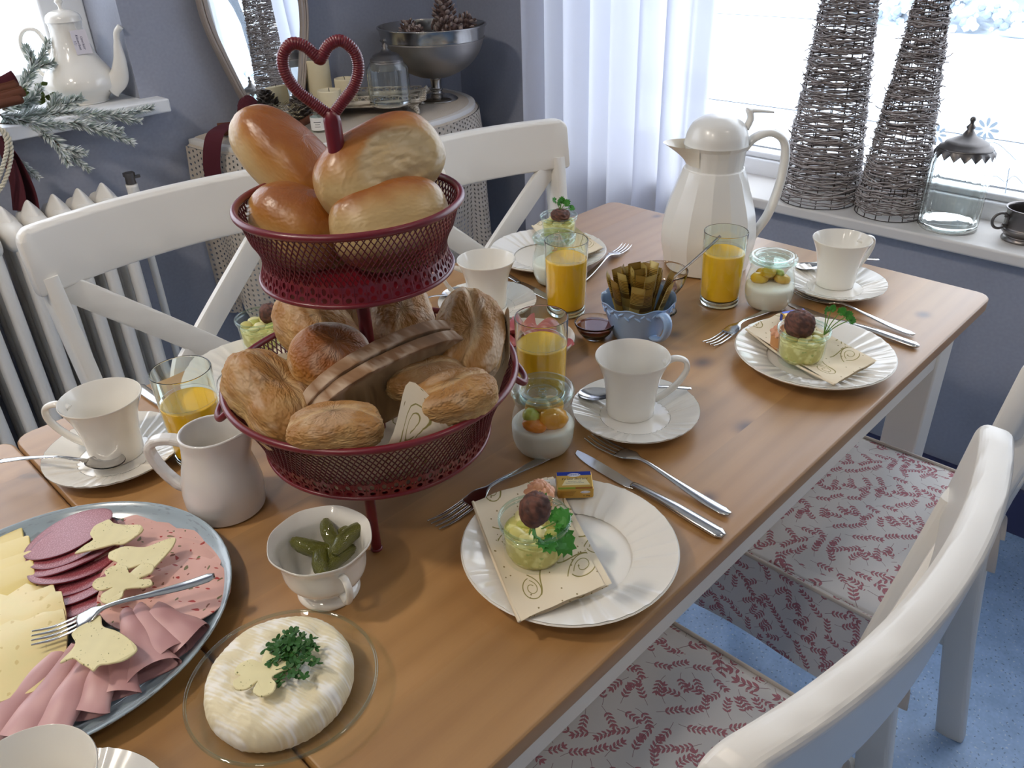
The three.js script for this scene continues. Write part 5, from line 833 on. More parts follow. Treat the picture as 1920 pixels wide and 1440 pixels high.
function parsleyAt(p, fronds, label) {
  const t = thing('parsley_sprig', label, 'parsley', p, 0, 'parsley sprigs');
  const leaf = shapeOf([[0, 0], [0.35, -0.25], [0.28, -0.55], [0.62, -0.42], [0.8, -0.6], [0.86, -0.3], [1.15, -0.22], [0.98, 0], [1.15, 0.22], [0.86, 0.3], [0.8, 0.6], [0.62, 0.42], [0.28, 0.55], [0.35, 0.25]]);
  for (const [tip, dir, nrm, s] of fronds) {
    const X = V(dir).normalize(), N = V(nrm).normalize(), Z = new THREE.Vector3().crossVectors(X, N).normalize(), Y = new THREE.Vector3().crossVectors(Z, X);
    const lv = [];
    for (const [a, q, o] of [[0, 0.9, 0], [0.8, 0.72, -0.15], [-0.8, 0.72, -0.15], [1.7, 0.5, -0.2], [-1.7, 0.5, -0.2]]) { let g = plate(leaf, 0.02, 0, 1, 6); g = warp(tess(g, 0.3), (v) => V(v.x, v.y + 0.12 * Math.sin(v.x * 4 + a) - 0.25 * v.z * v.z, v.z)); xf(g, [0, 0, 0], [0, a, 0.15 + 0.2 * Math.abs(a)], q * s); lv.push(g); }
    const g = join(lv).applyMatrix4(basis(X, Y, Z, V(tip))); obj('leaf', g, M.parsley, t);
    obj('stem', sweep([[0, 0, 0], [tip[0] * 0.5, tip[1] * 0.6, tip[2] * 0.5], tip], 0.0007, { n: 10, rad: 6, up: [0.3, 0.2, 1] }), M.stem, t);
  }
}
function tartletAt(p, label, sd) {
  const t = thing('cream_tartlet', label, 'pastry', p, sd, 'pastries with salmon cream');
  obj('pastry_shell', warp(lathe([[0.0001, 0], [0.0115, 0], [0.0125, 0.003], [0.0135, 0.02], [0.0125, 0.022], [0.0001, 0.021]], 32), (v) => { const k = 1 + 0.05 * noise(v.x * 150, v.y * 90, v.z * 150 + sd); return V(v.x * k, v.y, v.z * k); }), std({ color: hex('#c98e58'), roughness: 0.7 }), t);
  obj('piped_cream', [0, 1, 2].map((k) => xf(warp(new THREE.TorusGeometry(0.0092 - k * 0.003, 0.0052 - k * 0.0006, 10, 60).rotateX(PI / 2), (v) => { const a = Math.atan2(v.z, v.x), q = 1 + 0.12 * Math.sin(a * 9 + v.y * 300); return V(v.x * q, v.y, v.z * q); }), [0, 0.023 + k * 0.005, 0])), phy({ color: hex('#dfa583'), roughness: 0.4, clearcoat: 0.2 }), t);
}
seed = 4;
saladJar(0.262, 0.624, 0.764, 11, 'half filled with potato salad ', 'on the front plate');
saladJar(0.768, 0.628, 0.764, 12, 'filled with potato salad ', 'on the right far plate');
saladJar(0.902, 0.093, 0.764, 13, 'filled with potato salad ', 'on the far left plate');
saladJar([0.322, 0.766, 0.0527][0], [0.322, 0.766, 0.0527][2], 0.764, 14, 'mostly hidden behind the rolls ', 'on the left plate');
meatballAt([0.2177, 0.8705, 0.6666], 0.0128, 'dark meatball leaning on the rim of the front salad jar', [1, 1.12, 0.85]);
meatballAt([0.765, 0.817, 0.622], 0.0165, 'dark crumbly meatball on the right far salad', [1.1, 1.05, 1]);
meatballAt([0.9, 0.813, 0.098], 0.0145, 'smooth brown meatball under parsley on the far left salad', [1.1, 0.7, 1.1]);
meatballAt([[0.325, 0.766, 0.0562][0] + 0.012, 0.812, [0.325, 0.766, 0.0562][2]], 0.0135, 'dark meatball on the left salad, peeping out beside the bread');
parsleyAt([0.250, 0.797, 0.627], [[[-0.006, 0.020, 0.012], [-0.55, 0.5, 0.4], [-0.35, 0.6, 0.7], 0.017], [[0.014, 0.022, -0.002], [0.6, 0.75, -0.1], [-0.5, 0.5, 0.8], 0.017], [[0.014, 0.004, 0.022], [0.35, -0.65, 0.6], [-0.1, 0.6, 0.8], 0.021], [[0.022, 0.012, 0.014], [0.9, 0.25, 0.2], [-0.3, 0.8, 0.5], 0.017], [[0.0, 0.008, 0.02], [-0.3, -0.2, 0.9], [-0.2, 0.9, 0.5], 0.015]], 'large flat parsley sprig hanging over the front salad jar');
parsleyAt([0.788, 0.80, 0.646], [[[-0.006, 0.036, 0.0], [-0.5, 0.8, 0], [-0.4, 0.5, 0.7], 0.009], [[0.004, 0.035, 0.002], [0.3, 0.9, 0.2], [-0.4, 0.5, 0.7], 0.008], [[0.014, 0.027, 0.018], [0.7, 0.4, 0.4], [-0.4, 0.5, 0.7], 0.010], [[0.008, 0.033, 0.012], [0.5, 0.7, 0.5], [-0.4, 0.5, 0.7], 0.009], [[0.018, 0.022, 0.022], [0.7, -0.2, 0.6], [-0.4, 0.5, 0.7], 0.009]], 'thin curly parsley sprig standing in the right far salad');
parsleyAt([0.902, 0.82, 0.097], [[[-0.004, 0.015, 0.002], [-0.5, 0.7, 0], [-0.4, 0.5, 0.7], 0.010], [[0.005, 0.012, 0.006], [0.6, 0.4, 0.3], [-0.4, 0.5, 0.7], 0.011], [[-0.01, 0.02, -0.004], [-0.9, 0.4, 0], [-0.3, 0.6, 0.7], 0.009], [[0.012, 0.005, 0.012], [0.6, -0.3, 0.6], [-0.3, 0.6, 0.7], 0.009], [[0.002, 0.016, 0.0], [0.1, 1, 0.1], [-0.5, 0.4, 0.8], 0.010]], 'small parsley tuft on the meatball of the far left salad');
tartletAt([0.3104, 0.768, 0.5855], 'pastry with salmon cream behind the front salad jar', 1);
tartletAt([0.7772, 0.768, 0.5945], 'pastry with salmon cream left of the right far salad jar', 2);
tartletAt([0.835, 0.766, 0.1479], 'pastry with salmon cream seen through the middle juice glass', 3);
// butter portions
const butterTop = canvasTex(512, 384, (x, W, H) => {
  x.fillStyle = '#c9a24e'; x.fillRect(0, 0, W, H); x.fillStyle = '#20399a'; x.fillRect(0, 0, W, 84);
  x.fillStyle = '#e8e6ea'; x.beginPath(); x.ellipse(W / 2, 74, 96, 40, 0, 0, 7); x.fill(); x.fillStyle = '#20399a'; x.font = 'bold 44px sans-serif'; x.textAlign = 'center'; x.fillText('MEGGLE', W / 2, 86);
  x.fillStyle = '#e8d9a8'; x.beginPath(); x.moveTo(60, 300); x.lineTo(130, 150); x.lineTo(420, 150); x.lineTo(480, 300); x.fill();
  x.fillStyle = '#5b3a14'; x.font = 'italic bold 62px serif'; x.fillText('Feine Butter', W / 2, 180);
  x.fillStyle = '#27306b'; x.font = '26px sans-serif'; x.fillText('Streichzart · mild', W / 2, 226); x.fillText('Deutsche Markenbutter', W / 2, 260);
  x.fillStyle = '#8a9a2a'; x.fillRect(0, H - 40, W, 40); x.fillStyle = '#9c5c1c'; x.fillRect(W / 2, H - 36, W / 2, 36);
}, THREE.ClampToEdgeWrapping);
const butterSide = canvasTex(512, 160, (x, W, H) => { x.fillStyle = '#c99c48'; x.fillRect(0, 0, W, H); x.fillStyle = '#7a5520'; for (let k = 0; k < 4; k++) x.fillRect(30, 22 + k * 26, 230 - k * 14, 7); x.fillStyle = '#e8e6ea'; x.beginPath(); x.ellipse(400, 40, 74, 26, 0, 0, 7); x.fill(); x.fillStyle = '#20399a'; x.font = 'bold 30px sans-serif'; x.textAlign = 'center'; x.fillText('MEGGLE', 400, 52); x.fillStyle = '#3a2408'; x.font = 'bold 40px sans-serif'; x.fillText('e 20g', 420, 130); }, THREE.ClampToEdgeWrapping);
const bFoil = { metalness: 0.45, roughness: 0.28 };
const bTop = std({ map: butterTop, ...bFoil }), bSide = std({ map: butterSide, ...bFoil }), bPlain = std({ color: hex('#c9a24e'), ...bFoil }), bBlue = std({ color: hex('#20399a'), roughness: 0.35 });
function butterAt(p, turn, label, tiltX = 0, tiltZ = 0) {
  const t = thing('butter_portion', label, 'butter', p, 0, 'foil wrapped butter portions'); t.rotation.set(tiltX, turn, tiltZ, 'YXZ');
  const w = 0.037, h = 0.0125, d = 0.027;
  obj('wrapped_block', new RoundedBoxGeometry(w, h, d, 3, 0.0018).translate(0, h / 2, 0), bPlain, t);
  const q = (W, H, m, n, pos, rot) => obj(n, xf(new THREE.PlaneGeometry(W, H, 4, 4), pos, rot), m, t);
  q(w - 0.002, d - 0.002, bTop, 'printed_top', [0, h + 0.00015, 0], [-PI / 2, 0, 0]); q(w - 0.002, h - 0.002, bSide, 'printed_side', [0, h / 2, d / 2 + 0.00015], [0, 0, 0]);
  q(w - 0.002, h - 0.002, bBlue, 'blue_side', [0, h / 2, -d / 2 - 0.00015], [0, PI, 0]); q(0.006, h - 0.002, bBlue, 'blue_flap', [-w / 2 - 0.00015, h / 2, -d / 2 + 0.005], [0, -PI / 2, 0]); 
}
butterAt([0.3589, 0.7695, 0.5896], turnTo([0, 0, 0], [0.71, 0, 0.70]), 'gold and blue butter portion lying on the back rim of the front plate', 0.12);
butterAt([0.8518, 0.773, 0.5781], turnTo([0, 0, 0], [0.86, 0, 0.50]), 'butter portion with a blue end standing on the rim of the right far plate', 0.05);
// cress, and a clover cut from cheese, on the soft cheese
const herbCheese = phy({ color: hex('#ece3b8'), roughness: 0.5, map: tex(256, 256, (u, v) => { const s = noise(u * 34, v * 34, 2) > 0.55 && noise(u * 9, v * 9, 5) > -0.1; const n = 6 * noise(u * 8, v * 8, 1); return s ? [120, 124, 80] : [248 + n, 246 + n, 236 + n]; }) });
function uvFlat(g, s) { const p = g.attributes.position, uv = g.attributes.uv ?? new THREE.BufferAttribute(new Float32Array(p.count * 2), 2); for (let i = 0; i < p.count; i++) uv.setXY(i, p.getX(i) * s, p.getZ(i) * s); g.setAttribute('uv', uv); return g; }
const CLOVER = [[0, -0.9], [0.25, -1.05], [0.42, -0.8], [0.3, -0.42], [0.7, -0.62], [1.02, -0.42], [1.0, 0.0], [0.62, 0.1], [0.4, 0.12], [0.62, 0.5], [0.46, 0.92], [0.12, 1.0], [-0.05, 0.78], [-0.28, 0.98], [-0.6, 0.86], [-0.66, 0.45], [-0.4, 0.14], [-0.78, 0.24], [-1.06, -0.02], [-0.98, -0.42], [-0.62, -0.52], [-0.28, -0.36]];
function cutout(name, shp, p, turn, s, label, tilt = 0, tz = 0) { const t = thing(name, label, 'cheese', p, 0, 'cheese cut-outs'); t.rotation.set(tilt, turn, tz, 'YXZ'); obj('cheese_sheet', uvFlat(tessWarp(plate(shapeOf(shp.map(([a, b]) => [a * s, b * s]), true), 0.0022, 0.0005, 1)), 14), herbCheese, t); }
const tessWarp = (g) => warp(g, (v) => V(v.x, v.y + 0.0007 * noise(v.x * 90, v.z * 90, 2), v.z), 0.7);
cutout('cheese_clover', CLOVER, [0.0065, 0.792, 0.579], 0.9, 0.0215, 'clover leaf cut from herb cheese lying on the soft cheese', 0, 0);
{
  const t = thing('cress_tuft', 'tuft of dark green cress on the soft cheese', 'cress', [0.0315, 0.785, 0.5777]); seed = 88; const st = [], lf = [];
  const L = plate(shapeOf([[0, 0], [0.0016, 0.0013], [0.0042, 0.0011], [0.0052, 0], [0.0042, -0.0011], [0.0016, -0.0013]], true), 0.0003);
  for (let i = 0; i < 64; i++) { const a = rr(0, 2 * PI), sp = Math.sqrt(rnd()), l = rr(0.015, 0.029) * (0.5 + 0.5 * sp), b = [rr(-0.006, 0.006), 0, rr(-0.006, 0.006)], e = [b[0] + Math.cos(a) * l * sp, 0.004 + 0.010 * (1 - sp * 0.8) + rr(0, 0.003), b[2] + Math.sin(a) * l * sp]; st.push(sweep([b, [(b[0] + e[0]) / 2, e[1] * 0.8, (b[2] + e[2]) / 2], e], 0.00042, { n: 5, rad: 4, up: [0.3, 0.1, 1] })); for (let k = 0; k < 5; k++) lf.push(xf(L.clone(), [e[0] + rr(-0.001, 0.001), e[1] + rr(-0.001, 0.001), e[2] + rr(-0.001, 0.001)], [rr(-0.7, 0.7), a + (k - 2) * 1.1, rr(-0.4, 0.5)])); }
  tag(obj('stem', st, std({ color: hex('#7d9c54'), roughness: 0.6 }), t), 'thin pale stems', null, null, 'stuff'); tag(obj('leaf', lf, std({ color: hex('#2c5c1e'), roughness: 0.55 }), t), 'tiny cress leaves', null, null, 'stuff');
}

// ---------------------------------------------------------------- the cold cut platter
{
  const t = thing('enamel_platter', 'large round blue grey platter with a worn chipped edge under the cold cuts', 'platter', [-0.079, T0, 0.362]); t.scale.set(1.1, 1, 1.1);
  const map = tex(512, 256, (u, v) => { const rim = sst(v, 0.42, 0.5) - sst(v, 0.62, 0.72); const ch = sst(noise(u * 60, v * 26, 3) + 0.5 * noise(u * 160, v * 60, 5), 0.32, 0.48) * (0.2 + rim); const q = 6 * noise(u * 20, v * 12, 8); return [lerp(158 + q, 70, ch), lerp(174 + q, 66, ch), lerp(184 + q, 66, ch)]; });
  obj('platter_body', lathe(smooth([[0.0001, 0.0045], [0.1, 0.0045], [0.115, 0.006], [0.128, 0.0125], [0.135, 0.0185], [0.1385, 0.0205], [0.1395, 0.019], [0.137, 0.016], [0.128, 0.0085], [0.114, 0.002], [0.1, 0.0], [0.0001, 0.0]], 80), 96), phy({ map, roughness: 0.22, clearcoat: 0.6, clearcoatRoughness: 0.1 }), t);
}
const PB = T0 + 0.0052;
const yel = phy({ color: hex('#e3cc7c'), roughness: 0.42, clearcoat: 0.2 }), pale = phy({ color: hex('#e8d79c'), roughness: 0.45, clearcoat: 0.15 });
const holes = tex(256, 256, (u, v) => { const k = noise(u * 22, v * 22, 11) > 0.55; return k ? [218, 196, 132] : [236 + 6 * noise(u * 7, v * 7, 1), 218, 160]; });
const swiss = phy({ map: holes, roughness: 0.45, bumpScale: 0.001, clearcoat: 0.15 });
// edam slices, fanned
['rearmost yellow cheese slice of the fan at the left of the platter', 'second yellow cheese slice from the back of the fan', 'third yellow cheese slice from the back of the fan', 'front yellow cheese slice of the fan, its edge above the ragged slices'].forEach((label, i) => {
  const t = thing('cheese_slice', label, 'cheese', [[-0.107, -0.108, -0.115, -0.119][i], PB + 0.004 + i * 0.0032, [0.242, 0.268, 0.298, 0.317][i]], 0.98 - 0.02 * i, 'yellow cheese slices on the platter'); t.rotation.set(-0.03, 0, 0); t.rotation.order = 'YXZ'; t.rotation.set(0.10, -0.28, 0.0);
  obj('cheese_sheet', plate(rrect(0.088, 0.086, 0.003), 0.0042, 0.0009), yel, t);
});
const ragged = (s) => { const o = []; for (let i = 0; i < 14; i++) o.push([-0.05 + i * 0.1 / 13, 0.036 + 0.0025 * Math.sin(i * 1.9 + s) + 0.0018 * Math.sin(i * 4.1 + s)]); o.push([0.053, 0.01], [0.05, -0.04], [-0.05, -0.04]); return o; };
['rear pale cheese slice with a ragged edge', 'second pale cheese slice with a ragged edge', 'third pale cheese slice with a ragged edge', 'front pale cheese slice, the fork tines resting on it'].forEach((label, i) => {
  const t = thing('holey_cheese_slice', label, 'cheese', [[[-0.0667, 0.77, 0.3219], [-0.0648, 0.77, 0.336], [-0.0647, 0.77, 0.3546], [-0.072, 0.77, 0.3792]][i][0] - 0.059, PB + 0.0125 + i * 0.004, [[-0.0667, 0.77, 0.3219], [-0.0648, 0.77, 0.336], [-0.0647, 0.77, 0.3546], [-0.072, 0.77, 0.3792]][i][2] + 0.0215], 0, 'pale holey cheese slices on the platter'); t.rotation.order = 'YXZ'; t.rotation.set(0.14, -0.30 - 0.03 * i, -0.02);
  obj('cheese_sheet', uvFlat(plate(shapeOf(ragged(i * 1.7)), 0.0032, 0.0006), 8), swiss, t);
});
// salami
const salamiTex = tex(256, 256, (u, v) => { const k = sst(noise(u * 62, v * 62, 4) + 0.4 * noise(u * 120, v * 120, 9), 0.05, 0.4), d = Math.hypot(u - 0.5, v - 0.5) * 2, e = sst(d, 0.94, 0.985); return [lerp(lerp(146, 188, k), 118, e), lerp(lerp(64, 126, k), 28, e), lerp(lerp(74, 130, k), 42, e)]; });
const salamiMat = phy({ map: salamiTex, roughness: 0.4, clearcoat: 0.25, clearcoatRoughness: 0.3, side: THREE.DoubleSide });
function disc(rx, rz, wave, ph, th = 0.0012) { const f = (s) => (u, v) => { const a = -u * 2 * PI * s, r = v, x = rx * r * Math.cos(a), z = rz * r * Math.sin(a); return [x, wave * (0.5 * Math.sin(x * 55 + ph) * r + 0.5 * Math.sin(z * 48 + ph * 2) * r * r) + (s > 0 ? th : 0), z]; }; const top = grid((u, v) => f(1)(u, v), 64, 14), bot = grid((u, v) => f(-1)(u, v), 64, 14); for (const g of [top, bot]) { const p = g.attributes.position, uv = g.attributes.uv; for (let i = 0; i < p.count; i++) uv.setXY(i, 0.5 + p.getX(i) / rx / 2, 0.5 + p.getZ(i) / rz / 2); const ix = g.index.array; for (let i = 0; i < ix.length; i += 3) { const k = ix[i]; ix[i] = ix[i + 1]; ix[i + 1] = k; } g.computeVertexNormals(); } const rim = grid((u, v) => { const a = u * 2 * PI, x = rx * Math.cos(a), z = -rz * Math.sin(a); return [x, wave * (0.5 * Math.sin(x * 55 + ph) + 0.5 * Math.sin(z * 48 + ph * 2)) + v * th, z]; }, 64, 1, true); { const uv = rim.attributes.uv, p = rim.attributes.position; for (let i = 0; i < uv.count; i++) uv.setXY(i, 0.5 + p.getX(i) / rx / 2 * 0.99, 0.5 + p.getZ(i) / rz / 2 * 0.99); } return join([top, bot, rim]); }
const SALP = [[-0.0275, 0.77, 0.2789], [-0.0293, 0.77, 0.2929], [-0.0325, 0.77, 0.3049], [-0.0358, 0.77, 0.3186], [-0.039, 0.77, 0.3319], [-0.0427, 0.77, 0.3463], [-0.046, 0.77, 0.3606], [-0.0487, 0.77, 0.3732]];
SALP.forEach((p, i) => {
  const t = thing('salami_slice', ['rearmost and fully visible salami slice by the cheese', 'second salami slice from the back', 'third salami slice from the back', 'fourth salami slice from the back', 'middle salami slice of the overlapping row', 'third salami slice from the front', 'second salami slice from the front', 'frontmost salami slice, under the fork neck'][i], 'salami', [p[0], PB + 0.020 - i * 0.0017 + 0.0, p[2] - 0.004], 0, 'salami slices on the platter'); t.rotation.order = 'YXZ';
  t.rotation.set(-0.16, 0.25 - 0.05 * i, -0.04); t.position.y = PB + 0.0115 + (7 - i) * 0.0012;
  obj('salami_sheet', disc(0.0425, 0.037, 0.0032, i * 1.3), salamiMat, t);
});
// pepper sausage
const mortTex = tex(512, 512, (u, v) => { const a = noise(u * 13, v * 22, 2), b = noise(u * 22 + 40, v * 12, 6), c = noise(u * 20 + 9, v * 12, 12); const n = 5 * noise(u * 9, v * 9, 3); if (a > 0.5) return [176, 58, 50]; if (b > 0.52) return [120, 112, 76]; if (c > 0.55) return [140, 88, 70]; return [228 + n, 182 + n, 172 + n]; });
const mortMat = phy({ map: mortTex, roughness: 0.4, clearcoat: 0.2, clearcoatRoughness: 0.4, side: THREE.DoubleSide });
const MOR = [[0.0236, 0.77, 0.3216], [0.0268, 0.77, 0.3344], [0.0279, 0.77, 0.3493], [0.0265, 0.77, 0.3656], [0.0237, 0.77, 0.3821], [0.0191, 0.77, 0.3979], [0.0133, 0.77, 0.4138]];
MOR.forEach((p, i) => {
  const t = thing('pepper_sausage_slice', ['rearmost pink pepper sausage slice, near the rim of the platter', 'second pink pepper sausage slice from the back', 'third pink pepper sausage slice from the back', 'fourth pink pepper sausage slice from the back', 'third pink pepper sausage slice from the front', 'second pink pepper sausage slice from the front', 'frontmost large pink pepper sausage slice beside the fork handle'][i], 'sausage', [p[0] - 0.012, PB + 0.006 + i * 0.0017, p[2] + 0.003], i * 0.7, 'pepper sausage slices on the platter'); t.rotation.order = 'XZY'; t.rotation.set(0.05, i * 0.9, -0.10);
  obj('sausage_sheet', disc(0.056, 0.051, 0.0036, i * 2.1), mortMat, t);
});
// ham: folded cones and rolls
const hamMat = phy({ vertexColors: true, roughness: 0.42, clearcoat: 0.25, clearcoatRoughness: 0.35, side: THREE.DoubleSide });
function hamRoll(A, B, r0, r1, i, label) {
  const D = V(B).sub(V(A)), L = D.length(), t = thing('ham_roll', label, 'ham', A, 0, 'pink ham rolls on the platter'); const X = D.clone().normalize(), Z = new THREE.Vector3().crossVectors(X, V(0, 1, 0)).normalize(), Y = new THREE.Vector3().crossVectors(Z, X); t.quaternion.setFromRotationMatrix(basis(X, Y, Z, V(0, 0, 0)));
  const g = grid((u, v) => { const a = u * 2 * PI * 1.45 + 2.2, k = 1 - 0.2 * u, r = lerp(r0, r1, v) * k * (1 + 0.06 * Math.sin(v * 9 + i)), fl = lerp(0.75, 0.5, v); return [v * L + 0.002 * Math.sin(a * 2 + i), r * Math.cos(a) * fl, r * Math.sin(a) * 1.15]; }, 60, 20);
  paint(g, (v, n, c) => { const k = sst(fbm(v.x * 30 + i, v.y * 60, v.z * 60, 2), -0.4, 0.5); c.setRGB(lerp(0.50, 0.62, k), lerp(0.265, 0.36, k), lerp(0.265, 0.35, k)); });
  obj('ham_sheet', g, hamMat, t);
}
const HY = 0.769;
hamRoll([-0.0919, 0.777, 0.4268], [-0.1586, 0.766, 0.4496], 0.008, 0.017, 0, 'leftmost pink ham roll, cut off by the picture edge');
hamRoll([-0.0769, 0.779, 0.4311], [-0.1441, 0.766, 0.4719], 0.007, 0.016, 1, 'second pink ham roll from the left');
hamRoll([-0.0718, 0.779, 0.4464], [-0.1236, 0.766, 0.4827], 0.007, 0.016, 2, 'third pink ham roll from the left, behind the cut-off cup');
hamRoll([-0.0616, 0.779, 0.4519], [-0.098, 0.766, 0.491], 0.007, 0.0155, 3, 'fourth pink ham roll from the left with its open end in view');
hamRoll([-0.051, 0.781, 0.4521], [-0.0747, 0.767, 0.4923], 0.007, 0.0155, 4, 'fifth pink ham roll from the left, open end toward the platter rim');
hamRoll([-0.0363, 0.783, 0.4278], [-0.0473, 0.77, 0.4933], 0.006, 0.020, 5, 'wide flat pink ham fold right of the bell shaped cheese');
hamRoll([-0.0273, 0.783, 0.4304], [-0.0323, 0.772, 0.4884], 0.006, 0.016, 6, 'narrow pink ham fold second from the right');
hamRoll([-0.02, 0.779, 0.4399], [-0.0094, 0.77, 0.4861], 0.010, 0.018, 7, 'rightmost crumpled pink ham fold at the platter rim');
// cut-outs
const BELL = [[-1.0, 0.5], [-0.82, 0.72], [-0.62, 0.98], [-0.3, 0.62], [0.2, 0.5], [0.85, 0.2], [1.12, -0.05], [0.95, -0.38], [0.62, -0.55], [0.36, -0.62], [0.3, -0.8], [0.1, -0.72], [-0.2, -0.62], [-0.5, -0.5], [-0.78, -0.66], [-0.72, -0.3], [-0.75, 0.0], [-1.02, 0.24]];
const FISH = [[-1.02, 0.5], [-0.92, 0.7], [-0.66, 0.95], [-0.3, 0.75], [0.3, 0.7], [0.8, 0.72], [1.05, 0.45], [0.95, 0.05], [0.7, -0.32], [0.3, -0.4], [-0.1, -0.62], [-0.5, -0.8], [-0.95, -0.95], [-0.82, -0.55], [-0.66, -0.2], [-0.95, 0.1]];
const TREE = [[-1.05, 0.12], [-0.6, 0.42], [-0.05, 0.35], [0.2, 0.38], [0.65, 0.7], [1.0, 0.78], [1.05, 0.35], [0.92, -0.25], [0.72, -0.85], [0.45, -0.95], [0.35, -0.5], [0.05, -0.62], [-0.3, -0.85], [-0.62, -0.72], [-0.55, -0.38], [-0.95, -0.15]];
const cutTurn = turnTo([0, 0, 0], [0.69, 0, 0.72]);
cutout('cheese_fish', FISH, [-0.005, 0.786, 0.3277], cutTurn - 0.12, 0.0245, 'fish shaped herb cheese cut-out lying on the salami', 0.04, 0.02);
cutout('cheese_tree', TREE, [0.0014, 0.786, 0.3707], cutTurn, 0.027, 'fir tree shaped herb cheese cut-out between salami and pepper sausage', 0.02, 0);
cutout('cheese_clover', CLOVER, [-0.0228, 0.787, 0.3962], cutTurn + 1.2, 0.0245, 'clover shaped herb cheese cut-out in the middle of the platter', 0.04, 0);
cutout('cheese_bell', BELL, [-0.0681, 0.793, 0.4608], cutTurn - 0.15, 0.029, 'bell shaped herb cheese cut-out on the ham rolls', 0.05, 0.02);
forkAt([-0.1028, 0.785, 0.4083], [0.0251, 0.79, 0.4545], 'serving fork lying across the cold cut platter', 0.788, 0.03, 0.74);

